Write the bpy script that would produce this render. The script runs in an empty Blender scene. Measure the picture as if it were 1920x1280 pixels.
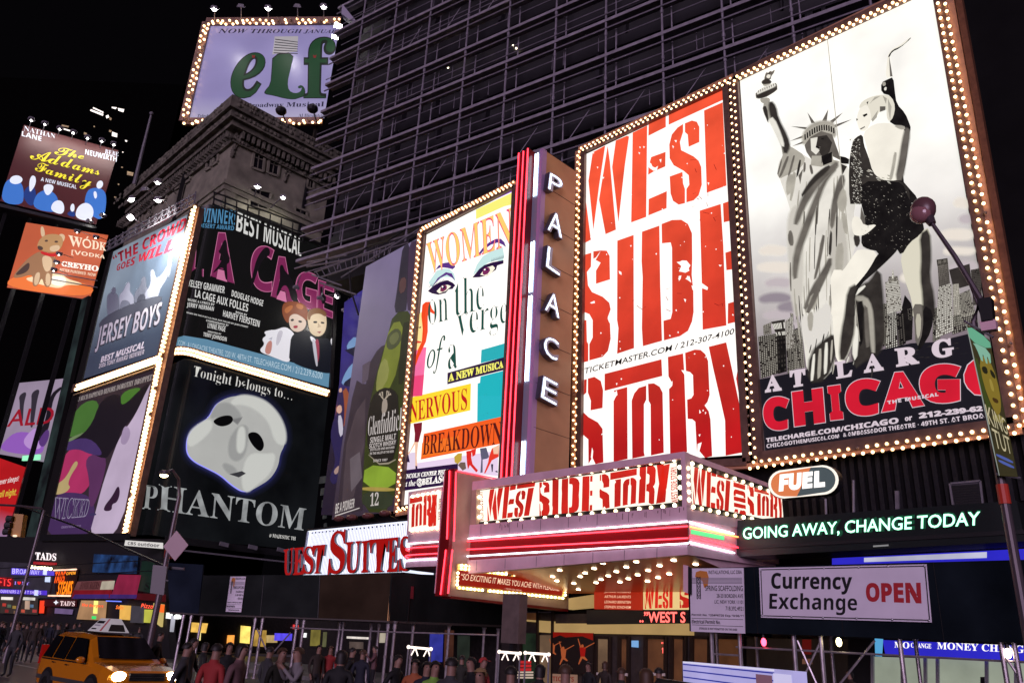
import bpy, bmesh, math, random
from mathutils import Vector, Matrix
from mathutils.geometry import tessellate_polygon
random.seed(7)
S = bpy.context.scene
COL = S.collection
R = math.radians
V = Vector
# ------------------------------------------------------------ camera (solved from the photograph's vanishing points)
FPX = 1460.12; YAW, PITCH, ROLL = R(-45.1387), R(20.9434), R(3.05068)
EYE = V((0, 0, 2.1))
_cy, _sy, _cp, _sp, _cr, _sr = math.cos(YAW), math.sin(YAW), math.cos(PITCH), math.sin(PITCH), math.cos(ROLL), math.sin(ROLL)
FWD = V((_sy*_cp, _cy*_cp, _sp)); _r0 = V((_cy, -_sy, 0)); _u0 = _r0.cross(FWD)
RGT = _cr*_r0 + _sr*_u0; UPV = -_sr*_r0 + _cr*_u0
cd = bpy.data.cameras.new('camera'); cam = bpy.data.objects.new('camera', cd); COL.objects.link(cam)
cd.sensor_width = 36; cd.sensor_fit = 'HORIZONTAL'; cd.lens = FPX*36/1920; cd.clip_end = 2000; cd.clip_start = .1
cam.matrix_world = Matrix(((RGT.x, UPV.x, -FWD.x, EYE.x), (RGT.y, UPV.y, -FWD.y, EYE.y), (RGT.z, UPV.z, -FWD.z, EYE.z), (0, 0, 0, 1)))
S.camera = cam
# ------------------------------------------------------------ night sky, the square's purple glow, exposure
S.view_settings.view_transform = 'Standard'; S.view_settings.look = 'None'; S.view_settings.exposure = 0; S.view_settings.gamma = 1
w = bpy.data.worlds.new('World'); S.world = w; w.use_nodes = True
nt = w.node_tree; bg = nt.nodes['Background']; sky = nt.nodes.new('ShaderNodeTexSky'); sky.sky_type = 'NISHITA'; sky.sun_disc = False
sky.sun_elevation = R(-6); sky.sun_rotation = R(172); nt.links.new(sky.outputs[0], bg.inputs[0]); bg.inputs[1].default_value = .05
b2 = nt.nodes.new('ShaderNodeBackground'); b2.inputs[0].default_value = (.66, .55, .8, 1); b2.inputs[1].default_value = .0022
ad = nt.nodes.new('ShaderNodeAddShader'); nt.links.new(bg.outputs[0], ad.inputs[0]); nt.links.new(b2.outputs[0], ad.inputs[1]); nt.links.new(ad.outputs[0], nt.nodes['World Output'].inputs[0])
sl = bpy.data.lights.new('glow_of_the_square', 'SUN'); sl.energy = 1.7; sl.angle = R(28); sl.color = (.92, .7, .98)
so = bpy.data.objects.new('glow_of_the_square', sl); COL.objects.link(so); so.location = (0, -20, 30)
so.rotation_euler = V((-.5, .85, -.2)).to_track_quat('-Z', 'Y').to_euler()
S.cycles.max_bounces = 5; S.cycles.diffuse_bounces = 2; S.cycles.glossy_bounces = 2; S.cycles.transmission_bounces = 4; S.cycles.transparent_max_bounces = 24
S.cycles.sample_clamp_indirect = 2.0; S.cycles.use_denoising = True; S.cycles.caustics_reflective = False; S.cycles.caustics_refractive = False
# ------------------------------------------------------------ helpers
def ray(x, y): return RGT*((x-960)/FPX) - UPV*((y-640)/FPX) + FWD
def depth_pt(x, y, t): return EYE + ray(x, y)*t
def onz(x, y, z): d = ray(x, y); return EYE + d*((z-EYE.z)/d.z)
def pix(p):
    q = V(p)-EYE; z = q.dot(FWD); return (q.dot(RGT)/z*FPX+960, 640-q.dot(UPV)/z*FPX)
class Plane:                                     # a vertical plane through o along the horizontal direction u
    def __init__(s, o, u):
        s.o = V(o); s.u = V((u[0], u[1], 0)).normalized(); s.n = V((s.u.y, -s.u.x, 0))
        if s.n.dot(EYE-s.o) < 0: s.n = -s.n
    def hit(s, x, y, off=0):
        d = ray(x, y); o = s.o+s.n*off; return EYE + d*((o-EYE).dot(s.n)/d.dot(s.n))
    def back(s, dist): return Plane(s.o-s.n*dist, s.u)
class Flat:                                      # a horizontal plane
    def __init__(s, z): s.z = z; s.n = V((0, 0, -1))
    def hit(s, x, y, off=0): return onz(x, y, s.z-off)
class Arc:                                       # a vertical cylinder, its near (convex) side
    def __init__(s, cx, cy, r): s.c = (cx, cy); s.r = r
    def hit(s, x, y, off=0):
        d = ray(x, y); r = s.r+off; ex, ey = EYE.x-s.c[0], EYE.y-s.c[1]
        a = d.x*d.x+d.y*d.y; b = ex*d.x+ey*d.y; c = ex*ex+ey*ey-r*r; q = b*b-a*c
        t = (-b-math.sqrt(max(q, 0)))/a; return EYE+d*t
class Corner:                                    # plane whose near end turns away on a vertical quarter cylinder
    def __init__(s, plane, arc, test): s.p, s.a, s.t, s.n = plane, arc, test, plane.n
    def hit(s, x, y, off=0):
        q = s.p.hit(x, y, off); return q if s.t(q) else s.a.hit(x, y, off)
class Mix:                                       # plane with a rounded end: first surface whose test passes
    def __init__(s, test, a, b): s.t, s.a, s.b = test, a, b
    def hit(s, x, y, off=0): return (s.a if s.t(x, y) else s.b).hit(x, y, off)
def Y(y): return Plane((0, y, 0), (1, 0))
def X(x): return Plane((x, 0, 0), (0, 1))
def through(x0, y0, t0, x1, y1):                 # plane through two pixels that lie at one height, the first at depth t0
    a = depth_pt(x0, y0, t0); b = onz(x1, y1, a.z); return Plane(a, (b.x-a.x, b.y-a.y))
def P(s, o=(0, 0), k=1.0):                       # "x,y x,y" in a zoomed crop -> photo pixels
    return [(o[0]+float(a.split(',')[0])*k, o[1]+float(a.split(',')[1])*k) for a in s.split()]
def lin(c): c /= 255; return c/12.92 if c <= .04045 else ((c+.055)/1.055)**2.4
def rgb(r, g, b): return (lin(r), lin(g), lin(b), 1)
_M = {}
def mat(key, col, rough=.6, metal=0, em=0, ecol=None, noise=0, nscale=6, bump=0, sample=True, grad=None, spec=.5, ndetail=4):
    """procedural material. noise mottles the colour; grad=(z0,col0,z1,col1) is a colour ramp up the sheet."""
    if key in _M: return _M[key]
    m = bpy.data.materials.new(key); m.use_nodes = True; n = m.node_tree.nodes; L = m.node_tree.links; p = n['Principled BSDF']
    p.inputs['Base Color'].default_value = col; p.inputs['Roughness'].default_value = rough; p.inputs['Metallic'].default_value = metal
    p.inputs['Specular IOR Level'].default_value = spec
    out = None
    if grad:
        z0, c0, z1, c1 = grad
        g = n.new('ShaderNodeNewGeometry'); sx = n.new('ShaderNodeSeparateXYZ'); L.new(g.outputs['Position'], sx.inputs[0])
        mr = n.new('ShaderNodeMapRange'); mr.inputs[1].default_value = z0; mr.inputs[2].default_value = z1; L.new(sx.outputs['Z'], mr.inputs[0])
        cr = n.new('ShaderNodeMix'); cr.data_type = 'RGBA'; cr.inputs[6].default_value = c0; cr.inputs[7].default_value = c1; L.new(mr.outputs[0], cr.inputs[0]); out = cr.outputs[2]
    if noise:
        tc = n.new('ShaderNodeTexCoord'); nz = n.new('ShaderNodeTexNoise'); nz.inputs['Scale'].default_value = nscale; nz.inputs['Detail'].default_value = ndetail; L.new(tc.outputs['Object'], nz.inputs['Vector'])
        mr = n.new('ShaderNodeMapRange'); mr.inputs[1].default_value = .3; mr.inputs[2].default_value = .7; mr.inputs[3].default_value = 1-noise; mr.inputs[4].default_value = 1+noise; L.new(nz.outputs[0], mr.inputs[0])
        mx = n.new('ShaderNodeMix'); mx.data_type = 'RGBA'; mx.blend_type = 'MULTIPLY'; mx.inputs[0].default_value = 1; mx.inputs[6].default_value = col
        if out: L.new(out, mx.inputs[6])
        L.new(mr.outputs[0], mx.inputs[7]); out = mx.outputs[2]
        if bump:
            bp = n.new('ShaderNodeBump'); bp.inputs['Strength'].default_value = bump; bp.inputs['Distance'].default_value = .03; L.new(nz.outputs[0], bp.inputs['Height']); L.new(bp.outputs[0], p.inputs['Normal'])
    if em and ecol is None: p.inputs['Base Color'].default_value = (col[0]*.2, col[1]*.2, col[2]*.2, 1)
    elif out: L.new(out, p.inputs['Base Color'])
    if em:
        p.inputs['Emission Strength'].default_value = em; p.inputs['Emission Color'].default_value = ecol or col
        if out and ecol is None: L.new(out, p.inputs['Emission Color'])
    if em and not sample: m.cycles.emission_sampling = 'NONE'
    _M[key] = m; return m
def lit(r, g, b, em=1.0, sample=False, base=.25, **k):      # print that emits its own colour, on backlit and floodlit sheets
    c = rgb(r, g, b); key = 'print_%d_%d_%d_%g' % (r, g, b, em)+('s' if sample else '')+''.join(str(q) for q in k.values())
    if key in _M: return _M[key]
    m = mat(key, c, rough=.5, em=em, sample=sample, spec=.2, **k)
    return m
def sft(m):                                      # the same ink with a feathered edge (the mesh's 'ink' coverage)
    k = m.name+'_soft'
    if k not in _M:
        c = m.copy(); c.name = k; n = c.node_tree.nodes; L = c.node_tree.links; a = n.new('ShaderNodeAttribute'); a.attribute_name = 'ink'; t = n.new('ShaderNodeBsdfTransparent'); x = n.new('ShaderNodeMixShader')
        L.new(a.outputs['Fac'], x.inputs[0]); L.new(t.outputs[0], x.inputs[1]); L.new(n['Principled BSDF'].outputs[0], x.inputs[2]); L.new(x.outputs[0], n['Material Output'].inputs[0]); c.cycles.emission_sampling = 'NONE'; _M[k] = c
    return _M[k]
def vinyl(r, g, b, **k): return mat('vinyl_%d_%d_%d' % (r, g, b)+''.join(str(q) for q in k.values()), rgb(r, g, b), rough=.65, spec=.2, **k)
def obj(name, data, parent=None, loc=(0, 0, 0)):
    o = bpy.data.objects.new(name, data); COL.objects.link(o); o.location = loc
    if parent: o.parent = parent
    return o
def tag(o, label, cat, group=None, kind=None):
    if label: o['label'] = label
    if cat: o['category'] = cat
    if group: o['group'] = group
    if kind: o['kind'] = kind
    return o
def thing(name, label, cat, loc=(0, 0, 0), group=None, rotz=0):
    o = obj(name, None, None, loc); o.rotation_euler = (0, 0, rotz); o.empty_display_size = .3; return tag(o, label, cat, group)
def wloc(o):
    l = V((0, 0, 0))
    while o: l = l+o.location; o = o.parent
    return l
class MB:
    def __init__(s): s.v = []; s.f = []; s.m = []; s.mats = []; s.sm = False; s.al = {}; s.ko = 0
    def mi(s, m):
        if m not in s.mats: s.mats.append(m)
        return s.mats.index(m)
    def face(s, pts, m):
        b = len(s.v); s.v += [tuple(p) for p in pts]; s.f.append(tuple(range(b, b+len(pts)))); s.m.append(s.mi(m)); return s
    def raw(s, vs, fs, m):
        b = len(s.v); s.v += [tuple(p) for p in vs]; i = s.mi(m)
        for f in fs: s.f.append(tuple(b+q for q in f)); s.m.append(i)
        return s
    def poly(s, surf, pts, off, m):                # a printed flat shape traced in photo pixels, laid on its sheet
        if isinstance(pts, str): pts = P(pts)
        vs = [surf.hit(x, y, off) for x, y in pts]
        tr = tessellate_polygon([[V((x, y, 0)) for x, y in pts]])
        return s.raw(vs, tr, m)
    def blob(s, surf, pts, off, m, it=2, fe=0):   # printed organic shape: corners rounded, edge feathered over fe pixels
        s.ko += .00005; off += s.ko
        if isinstance(pts, str): pts = P(pts)
        if it and len(pts) > 3:
            for _ in range(it):
                n = len(pts); pts = [q for i in range(n) for q in ((pts[i][0]*.75+pts[(i+1) % n][0]*.25, pts[i][1]*.75+pts[(i+1) % n][1]*.25), (pts[i][0]*.25+pts[(i+1) % n][0]*.75, pts[i][1]*.25+pts[(i+1) % n][1]*.75))]
        if fe < 0: fe = min(5.5, max(.7, abs(sum(pts[i][0]*pts[(i+1) % len(pts)][1]-pts[(i+1) % len(pts)][0]*pts[i][1] for i in range(len(pts)))/2)**.5/(-fe)))
        if not fe: return s.poly(surf, pts, off, m)
        m = sft(m); n = len(pts); ar = sum(pts[i][0]*pts[(i+1) % n][1]-pts[(i+1) % n][0]*pts[i][1] for i in range(n)); sg = 1 if ar > 0 else -1; out = []
        for i in range(n):
            a, c = pts[i-1], pts[(i+1) % n]; dx, dy = c[0]-a[0], c[1]-a[1]; l = math.hypot(dx, dy) or 1; out.append((pts[i][0]+sg*dy/l*fe, pts[i][1]-sg*dx/l*fe))
        s.poly(surf, pts, off, m); b = len(s.v); s.v += [tuple(surf.hit(x, y, off)) for x, y in pts]+[tuple(surf.hit(x, y, off)) for x, y in out]; k = s.mi(m)
        for i in range(n): j = (i+1) % n; s.f.append((b+i, b+j, b+n+j, b+n+i)); s.m.append(k); s.al[b+n+i] = 0.0
        return s
    def grid(s, surf, q, off, m, nu=1, nv=1):      # quad TL TR BR BL in pixels, subdivided (for curved sheets)
        if isinstance(q, str): q = P(q)
        vs = []; fs = []
        for j in range(nv+1):
            for i in range(nu+1):
                a, b = i/nu, j/nv
                x = (q[0][0]*(1-a)+q[1][0]*a)*(1-b)+(q[3][0]*(1-a)+q[2][0]*a)*b
                y = (q[0][1]*(1-a)+q[1][1]*a)*(1-b)+(q[3][1]*(1-a)+q[2][1]*a)*b
                vs.append(surf.hit(x, y, off))
        for j in range(nv):
            for i in range(nu): k = j*(nu+1)+i; fs.append((k, k+1, k+nu+2, k+nu+1))
        return s.raw(vs, fs, m)
    def slab(s, surf, pts, t, m, off=0, side=None):  # solid plate: front at off, back at off-t
        if isinstance(pts, str): pts = P(pts)
        n = len(pts); a = [surf.hit(x, y, off) for x, y in pts]
        nr = surf.n if not isinstance(surf, Arc) else None
        bk = [p-nr*t for p in a] if nr is not None else [p+V((0, t, 0)) for p in a]
        tr = tessellate_polygon([[V((x, y, 0)) for x, y in pts]])
        s.raw(a, tr, m); s.raw(bk, tr, side or m)
        for i in range(n): j = (i+1) % n; s.face([a[i], a[j], bk[j], bk[i]], side or m)
        return s
    def beam(s, surf, p0, p1, wd, t, m, off=0):     # bar lying on surf between two pixels, wd wide, t deep
        a = surf.hit(*p0, off); b = surf.hit(*p1, off); return s.bar(a, b, wd, t, m, surf.n)
    def bar(s, a, b, wd, t, m, n=None):
        a, b = V(a), V(b); d = (b-a).normalized(); n = V(n) if n is not None else (V((0, 0, 1)) if abs(d.z) < .9 else V((0, 1, 0)))
        e = d.cross(n).normalized()*wd/2; n = e.cross(d).normalized()*t/2
        c = [a-e-n, a+e-n, a+e+n, a-e+n, b-e-n, b+e-n, b+e+n, b-e+n]
        return s.raw(c, [(0, 1, 2, 3), (7, 6, 5, 4), (0, 4, 5, 1), (1, 5, 6, 2), (2, 6, 7, 3), (3, 7, 4, 0)], m)
    def box(s, lo, hi, m):
        x0, y0, z0 = lo; x1, y1, z1 = hi
        return s.raw([(x0, y0, z0), (x1, y0, z0), (x1, y1, z0), (x0, y1, z0), (x0, y0, z1), (x1, y0, z1), (x1, y1, z1), (x0, y1, z1)],
                     [(3, 2, 1, 0), (4, 5, 6, 7), (0, 1, 5, 4), (1, 2, 6, 5), (2, 3, 7, 6), (3, 0, 4, 7)], m)
    def prism(s, pts, z0, z1, m):                   # plan polygon extruded up
        n = len(pts); tr = tessellate_polygon([[V((x, y, 0)) for x, y in pts]])
        s.raw([(x, y, z0) for x, y in pts], tr, m); s.raw([(x, y, z1) for x, y in pts], tr, m)
        for i in range(n): j = (i+1) % n; s.face([(*pts[i], z0), (*pts[j], z0), (*pts[j], z1), (*pts[i], z1)], m)
        return s
    def tube(s, path, r, m, n=8, cap=True):
        path = [V(p) for p in path]; rr = r if isinstance(r, (list, tuple)) else [r]*len(path); vs = []; fs = []
        for i, p in enumerate(path):
            d = (path[min(i+1, len(path)-1)]-path[max(i-1, 0)]).normalized(); a = d.cross(V((0, 0, 1)) if abs(d.z) < .95 else V((1, 0, 0))).normalized(); b = d.cross(a)
            for k in range(n): t = 2*math.pi*k/n; vs.append(p+(a*math.cos(t)+b*math.sin(t))*rr[i])
        for i in range(len(path)-1):
            for k in range(n): fs.append((i*n+k, i*n+(k+1) % n, (i+1)*n+(k+1) % n, (i+1)*n+k))
        if cap: fs.append(tuple(range(n))); fs.append(tuple((len(path)-1)*n+k for k in range(n)))
        return s.raw(vs, fs, m)
    def ball(s, c, r, m, nu=10, nv=7, sc=(1, 1, 1)):
        vs = []; fs = []
        for j in range(nv+1):
            for i in range(nu):
                a, b = 2*math.pi*i/nu, math.pi*j/nv
                vs.append((c[0]+r*sc[0]*math.sin(b)*math.cos(a), c[1]+r*sc[1]*math.sin(b)*math.sin(a), c[2]+r*sc[2]*math.cos(b)))
        for j in range(nv):
            for i in range(nu): fs.append((j*nu+i, j*nu+(i+1) % nu, (j+1)*nu+(i+1) % nu, (j+1)*nu+i))
        return s.raw(vs, fs, m)
    def mesh(s, name, org=(0, 0, 0)):
        me = bpy.data.meshes.new(name); o = V(org)
        me.from_pydata([tuple(V(p)-o) for p in s.v], [], s.f)
        for m in s.mats: me.materials.append(m)
        me.polygons.foreach_set('material_index', s.m)
        if s.sm: me.polygons.foreach_set('use_smooth', [True]*len(s.f))
        me.update()
        if s.al:
            at = me.attributes.new('ink', 'FLOAT', 'POINT'); at.data.foreach_set('value', [s.al.get(i, 1.0) for i in range(len(s.v))])
        return me
    def build(s, name, parent=None, smooth=False, org=None):
        s.sm = smooth
        if parent: return obj(name, s.mesh(name, wloc(parent)), parent)
        if org is None:
            xs = [p[0] for p in s.v]; ys = [p[1] for p in s.v]; zs = [p[2] for p in s.v]
            org = ((min(xs)+max(xs))/2, (min(ys)+max(ys))/2, min(zs))
        return obj(name, s.mesh(name, org), None, org)
# text: built-in font outlines turned into meshes, fitted into a pixel quad and laid on a sheet
_TS = bpy.data.scenes.new('lettering_bench'); _TX = {}
_ALPH = {'b': (0x1D400, 0x1D41A, 0x1D7CE), 'bi': (0x1D468, 0x1D482, 0x1D7CE), 's': (0x1D4D0, 0x1D4EA, None), 'h': (0x1D5D4, 0x1D5EE, 0x1D7EC), 'hi': (0x1D63C, 0x1D656, 0x1D7EC), 'i': (0x1D434, 0x1D44E, 0x1D7CE), 'm': (0x1D670, 0x1D68A, 0x1D7F6)}
def styled(t, st):
    if st not in _ALPH: return t
    A, a, d = _ALPH[st]
    return ''.join('\u210e' if (st == 'i' and c == 'h') else chr(A+ord(c)-65) if 'A' <= c <= 'Z' else chr(a+ord(c)-97) if 'a' <= c <= 'z' else chr(d+ord(c)-48) if d and c.isdigit() else c for c in t)
def glyphs(t, st='h', bold=0, shear=0, space=1.0):
    k = (t, st, bold, shear, space)
    if k not in _TX:
        c = bpy.data.curves.new('lettering', 'FONT'); c.body = styled(t, st); c.size = 1; c.offset = bold; c.shear = shear; c.resolution_u = 3; c.space_character = space
        o = bpy.data.objects.new('lettering', c); _TS.collection.objects.link(o)
        me = o.to_mesh(); vs = [(q.co.x, q.co.y) for q in me.vertices]; fs = [tuple(p.vertices) for p in me.polygons]
        xs = [q[0] for q in vs]; ys = [q[1] for q in vs]; x0, x1, y0, y1 = min(xs), max(xs), min(ys), max(ys)
        _TX[k] = ([((q[0]-x0)/(x1-x0), (y1-q[1])/(y1-y0)) for q in vs], fs, (x1-x0)/(y1-y0))
        o.to_mesh_clear(); bpy.data.objects.remove(o); bpy.data.curves.remove(c)
    return _TX[k]
def homat(q):
    (x0, y0), (x1, y1), (x2, y2), (x3, y3) = q
    dx1, dx2, dx3 = x1-x2, x3-x2, x0-x1+x2-x3; dy1, dy2, dy3 = y1-y2, y3-y2, y0-y1+y2-y3
    D = dx1*dy2-dx2*dy1; g = (dx3*dy2-dx2*dy3)/D; h = (dx1*dy3-dx3*dy1)/D
    return Matrix(((x1-x0+g*x1, x3-x0+h*x3, x0), (y1-y0+g*y1, y3-y0+h*y3, y0), (g, h, 1)))
def homap(M):
    def f(u, v): p = M @ V((u, v, 1)); return (p.x/p.z, p.y/p.z)
    return f
def homog(q): return homap(homat(q))
def remap(src, dst): return homap(homat(dst) @ homat(src).inverted())
def text(mb, surf, t, q, off, m, st='h', bold=0, shear=0, space=1.0, thick=0, side=None, warp=None):
    if isinstance(q, str): q = P(q)
    vs, fs, _ = glyphs(t, st, bold, shear, space); H = homog(q); W = warp or (lambda u, v: (u, v))
    px = [H(*W(u, v)) for u, v in vs]; a = [surf.hit(x, y, off) for x, y in px]
    mb.raw(a, fs, m)
    if thick:
        bk = [surf.hit(x, y, off)-surf.n*thick for x, y in px]; mb.raw(bk, fs, side or m)
        cnt = {}
        for f in fs:
            for i in range(len(f)):
                e = (f[i], f[(i+1) % len(f)]); cnt[tuple(sorted(e))] = cnt.get(tuple(sorted(e)), 0)+1
        for (i, j), c in cnt.items():
            if c == 1: mb.face([a[i], a[j], bk[j], bk[i]], side or m)
    return mb
# light bulbs: each a mesh object of its own sharing one mesh; past 100 on one thing the rest are one part
BULB_W = mat('warm_bulb_glass', (1, .8, .5, 1), em=5.5, ecol=(1, .62, .3, 1), sample=True)
BULB_C = mat('cream_bulb_glass', (1, .9, .6, 1), em=6, ecol=(1, .84, .5, 1), sample=True)
BULB_WD = mat('warm_bulb_glass_aged', (1, .75, .42, 1), em=3.2, ecol=(1, .6, .28, 1), sample=True); BULB_CD = mat('cream_bulb_glass_aged', (1, .85, .5, 1), em=3, ecol=(1, .78, .42, 1), sample=True)
BULB_O = mat('burnt_out_bulb_glass', (.25, .17, .12, 1), rough=.15)
_B = {}
def bulb_mesh(r, m):
    k = (round(r, 4), m.name)
    if k not in _B: b = MB(); b.ball((0, 0, 0), r, m, 8, 6); b.sm = True; _B[k] = b.mesh('bulb')
    return _B[k]
def row(a, b, n, zig=None, amp=0, jit=0):
    out = []
    for i in range(n):
        t = (i+.5)/n; p = a.lerp(b, t)
        if zig is not None: p = p+zig*(amp if i % 2 else -amp)
        if jit: p = p+V((random.uniform(-jit, jit), random.uniform(-jit, jit), random.uniform(-jit, jit)))
        out.append(p)
    return out
def bulbs(parent, pts, r, m=None, dead=.03, limit=100):
    m = m or BULB_W; pts = sorted(pts, key=lambda p: (p-EYE).length); org = wloc(parent)
    for p in pts[:limit]: obj('bulb', bulb_mesh(r, BULB_O if random.random() < dead else (BULB_CD if m is BULB_C else BULB_WD) if random.random() < .3 else m), parent, p-org)
    if len(pts) > limit:
        b = MB()
        for p in pts[limit:]: b.ball(p, r, m, 8, 6)
        o = b.build('bulb_row', parent, smooth=True); o['kind'] = 'stuff'
def copy_tree(o, parent=None):
    c = o.copy(); COL.objects.link(c)
    if parent: c.parent = parent
    for ch in list(o.children): copy_tree(ch, c)
    return c
def relabel(o, label): o['label'] = label; return o
# ============================================================ setting: ground, kerbs, buildings
PAL = Y(27.8); WALL = Y(28.25); MQF = Y(21.5); MQS = Y(21.72); MQX = X(-13.64); FIN = X(-23.45); BLD = X(-23.2)
LAC = X(-60); JER = Plane((-62.4, 21.55, 0), (-.9952, -.098)); TWR = Plane(depth_pt(620, 440, 1), (1, 0))
_d = V((math.sin(R(-101.1)), math.cos(R(-101.1)), 0)); _p = Y(30.6).hit(620, 440); TWR = Plane(_p, (_d.x, _d.y))
asphalt = mat('asphalt', (.05, .048, .05, 1), rough=.42, noise=.35, nscale=9, bump=.3)
concrete = mat('sidewalk_concrete', (.16, .15, .15, 1), rough=.7, noise=.2, nscale=2, bump=.15)
kerbm = mat('kerb_granite', (.22, .21, .2, 1), rough=.7, noise=.2)
roadpaint = mat('worn_road_paint', (.5, .5, .48, 1), rough=.5, noise=.4, nscale=3)
darkwall = mat('dark_wall', (.006, .006, .006, 1), rough=.9, spec=.1, noise=.3, nscale=.6)
blackm = mat('black_metal', (.012, .012, .013, 1), rough=.45)
steel = mat('galvanised_steel', (.32, .31, .34, 1), rough=.4, metal=.7, noise=.15, nscale=4)
greym = mat('grey_painted_steel', (.16, .15, .17, 1), rough=.5, noise=.2, nscale=3)
stone = mat('weathered_limestone', (.2, .19, .14, 1), rough=.9, noise=.3, nscale=.9, bump=.4)
stone_d = mat('sooty_carved_stone', (.12, .113, .085, 1), rough=.95, noise=.55, nscale=1.6, bump=1)
winglass = mat('dark_window_glass', (.008, .008, .01, 1), rough=.12)
b = MB(); b.face([(-700, -300, 0), (400, -300, 0), (400, 700, 0), (-700, 700, 0)], asphalt)
tag(b.build('street', org=(0, 0, 0)), None, None, kind='structure')
b = MB(); b.prism([(14, 20.9), (14, 29), (-44, 30), (-46, 27), (-44, 21.6), (-40, 20.9)], .002, .15, concrete); b.build('sidewalk', org=(-20, 24, 0))['kind'] = 'structure'
b = MB(); b.prism([(14, 20.72), (14, 20.895), (-40, 20.895), (-40, 20.72)], .002, .155, kerbm); b.build('kerb', org=(-20, 20.8, 0))['kind'] = 'structure'
b = MB(); b.prism([(-59, 20), (-58, 60), (-75, 60), (-160, 20), (-160, 8.5), (-61, 19)], .002, .15, concrete); b.build('sidewalk', org=(-80, 20, 0))['kind'] = 'structure'
b = MB()
for k in range(9): b.box((-60+k*6, 11.6, .004), (-57+k*6, 11.75, .006), roadpaint)
for k in range(9): b.box((-62+k*6, 6.2, .004), (-59+k*6, 6.35, .006), roadpaint)
for k in range(11): b.box((-52+k*1.3, 13.2, .004), (-51.4+k*1.3, 20.4, .006), roadpaint)
b.build('road_markings', org=(-40, 10, 0))['kind'] = 'structure'
# theatre building behind the signs
t = thing('theatre_building', 'dark low theatre block behind the row of lit show billboards', 'building', (-20, 34, 0))
b = MB(); b.box((-39, 28.3, .15), (10, 44, 27.4), darkwall); b.build('wall', t)
corr = mat('dark_corrugated_metal', (.012, .012, .014, 1), rough=.6, noise=.3, spec=.2)
b = MB()
for k in range(46): b.box((-13.2+k*.3, 28.2, 6.9), (-13.05+k*.3, 28.297, 9.2), corr)
b.build('corrugated_cladding', t)
b = MB(); b.slab(WALL, '1782,905 1836,901 1842,945 1788,948', .25, greym, .12); lv = b.build('air_vent', t)
b = MB()
for k in range(8): b.beam(WALL, (1785+k*.8, 912+k*4.6), (1838+k*.6, 908+k*4.6), .07, .05, blackm, .14)
b.build('louvre', lv)
b = MB(); b.beam(WALL, (1782, 906), (1838, 901), .06, .06, steel, .16); b.beam(WALL, (1781, 906), (1787, 946), .06, .06, steel, .16); b.beam(WALL, (1838, 901), (1843, 944), .06, .06, steel, .16); b.build('vent_trim', lv)
b = MB(); b.beam(WALL, (1682, 920), (1684, 990), .12, .1, greym, .1); b.tube([WALL.hit(1600, 900, .1), WALL.hit(1601, 985, .1)], .05, greym, 8); b.build('pipe', t)
# hotel tower under scaffold netting
t = thing('tower_block', 'tall unlit tower wrapped in scaffolding behind the theatre signs', 'building', tuple(TWR.back(9).hit(1000, 400)*1)[:2]+(0,))
def twp(x, y): return TWR.hit(x, y)
e0 = TWR.hit(600, 300); u = -_d; nb = -TWR.n
def TP(s, dpt, z): q = V((e0.x, e0.y, 0))+u*s+nb*dpt; return (q.x, q.y, z)
def tpl(s0, s1, d0, d1): return [TP(s0, d0, 0)[:2], TP(s1, d0, 0)[:2], TP(s1, d1, 0)[:2], TP(s0, d1, 0)[:2]]
twdark = mat('tower_dark_facade', (.008, .008, .009, 1), rough=.7, noise=.5, nscale=.5)  # near-black wall, mottled at random
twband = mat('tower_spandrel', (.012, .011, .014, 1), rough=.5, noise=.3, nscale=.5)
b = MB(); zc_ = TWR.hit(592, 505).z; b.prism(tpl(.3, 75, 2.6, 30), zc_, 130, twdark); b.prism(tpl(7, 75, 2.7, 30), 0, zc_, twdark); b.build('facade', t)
b = MB()
for k in range(32):
    z = 24.4+k*3.3
    if z < 34: continue
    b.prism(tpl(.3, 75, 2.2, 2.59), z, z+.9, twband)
b.build('spandrel_band', t)
random.seed(3)
b = MB()
for k in range(150):
    s0 = random.uniform(1, 70); z = random.choice([35.3+q*3.3 for q in range(24)])
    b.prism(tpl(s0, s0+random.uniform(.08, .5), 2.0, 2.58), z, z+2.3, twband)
b.build('mullion', t)
tl_ = mat('tiny_work_lamp', (1, .8, .5, 1), em=4, ecol=(1, .85, .6, 1), sample=False)
for x, y in [(696, 44), (856, 107), (863, 110), (851, 117), (948, 75), (962, 86), (968, 91), (840, 127), (911, 93)]:
    b = MB(); b.ball(TWR.back(2.0).hit(x, y), .09, tl_, 6, 5); b.build('work_light', t)
# scaffolding
sc = thing('scaffolding', 'steel pole scaffolding wrapped around the dark tower', 'scaffolding', tuple(TWR.hit(800, 400))[:2]+(0,))
scm = mat('scaffold_tube', (.22, .2, .235, 1), rough=.5, metal=.25, noise=.2, nscale=2)
plank = mat('scaffold_plank', (.23, .21, .24, 1), rough=.8, noise=.25, nscale=2)
zr = lambda p: p.z
tops = [(686, 0), (745, 8), (810, 4), (881, 7), (957, 7), (1044, 7), (1136.6, 5), (1240.5, 5), (1353, 5), (1482, 5), (1632, 5), (1800, 5)]
ss = [(TWR.hit(*q)-V((e0.x, e0.y, 0))).dot(u) for q in tops]
zp_ = TWR.hit(600, 500).z
for s0 in ss:
    b = MB(); b.tube([TP(s0, 0, zp_), TP(s0, 0, 76)], .085, scm, 8)
    for k in range(24): b.tube([TP(s0, 0, zp_+.5+k*2.0), TP(s0, 0, zp_+.8+k*2.0)], .12, scm, 8)
    b.build('standard_pole', sc)
smax = ss[-1]+6; smin = -.9
ZB = [TWR.hit(580+i*.1, y).z for i, y in enumerate(())]
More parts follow.
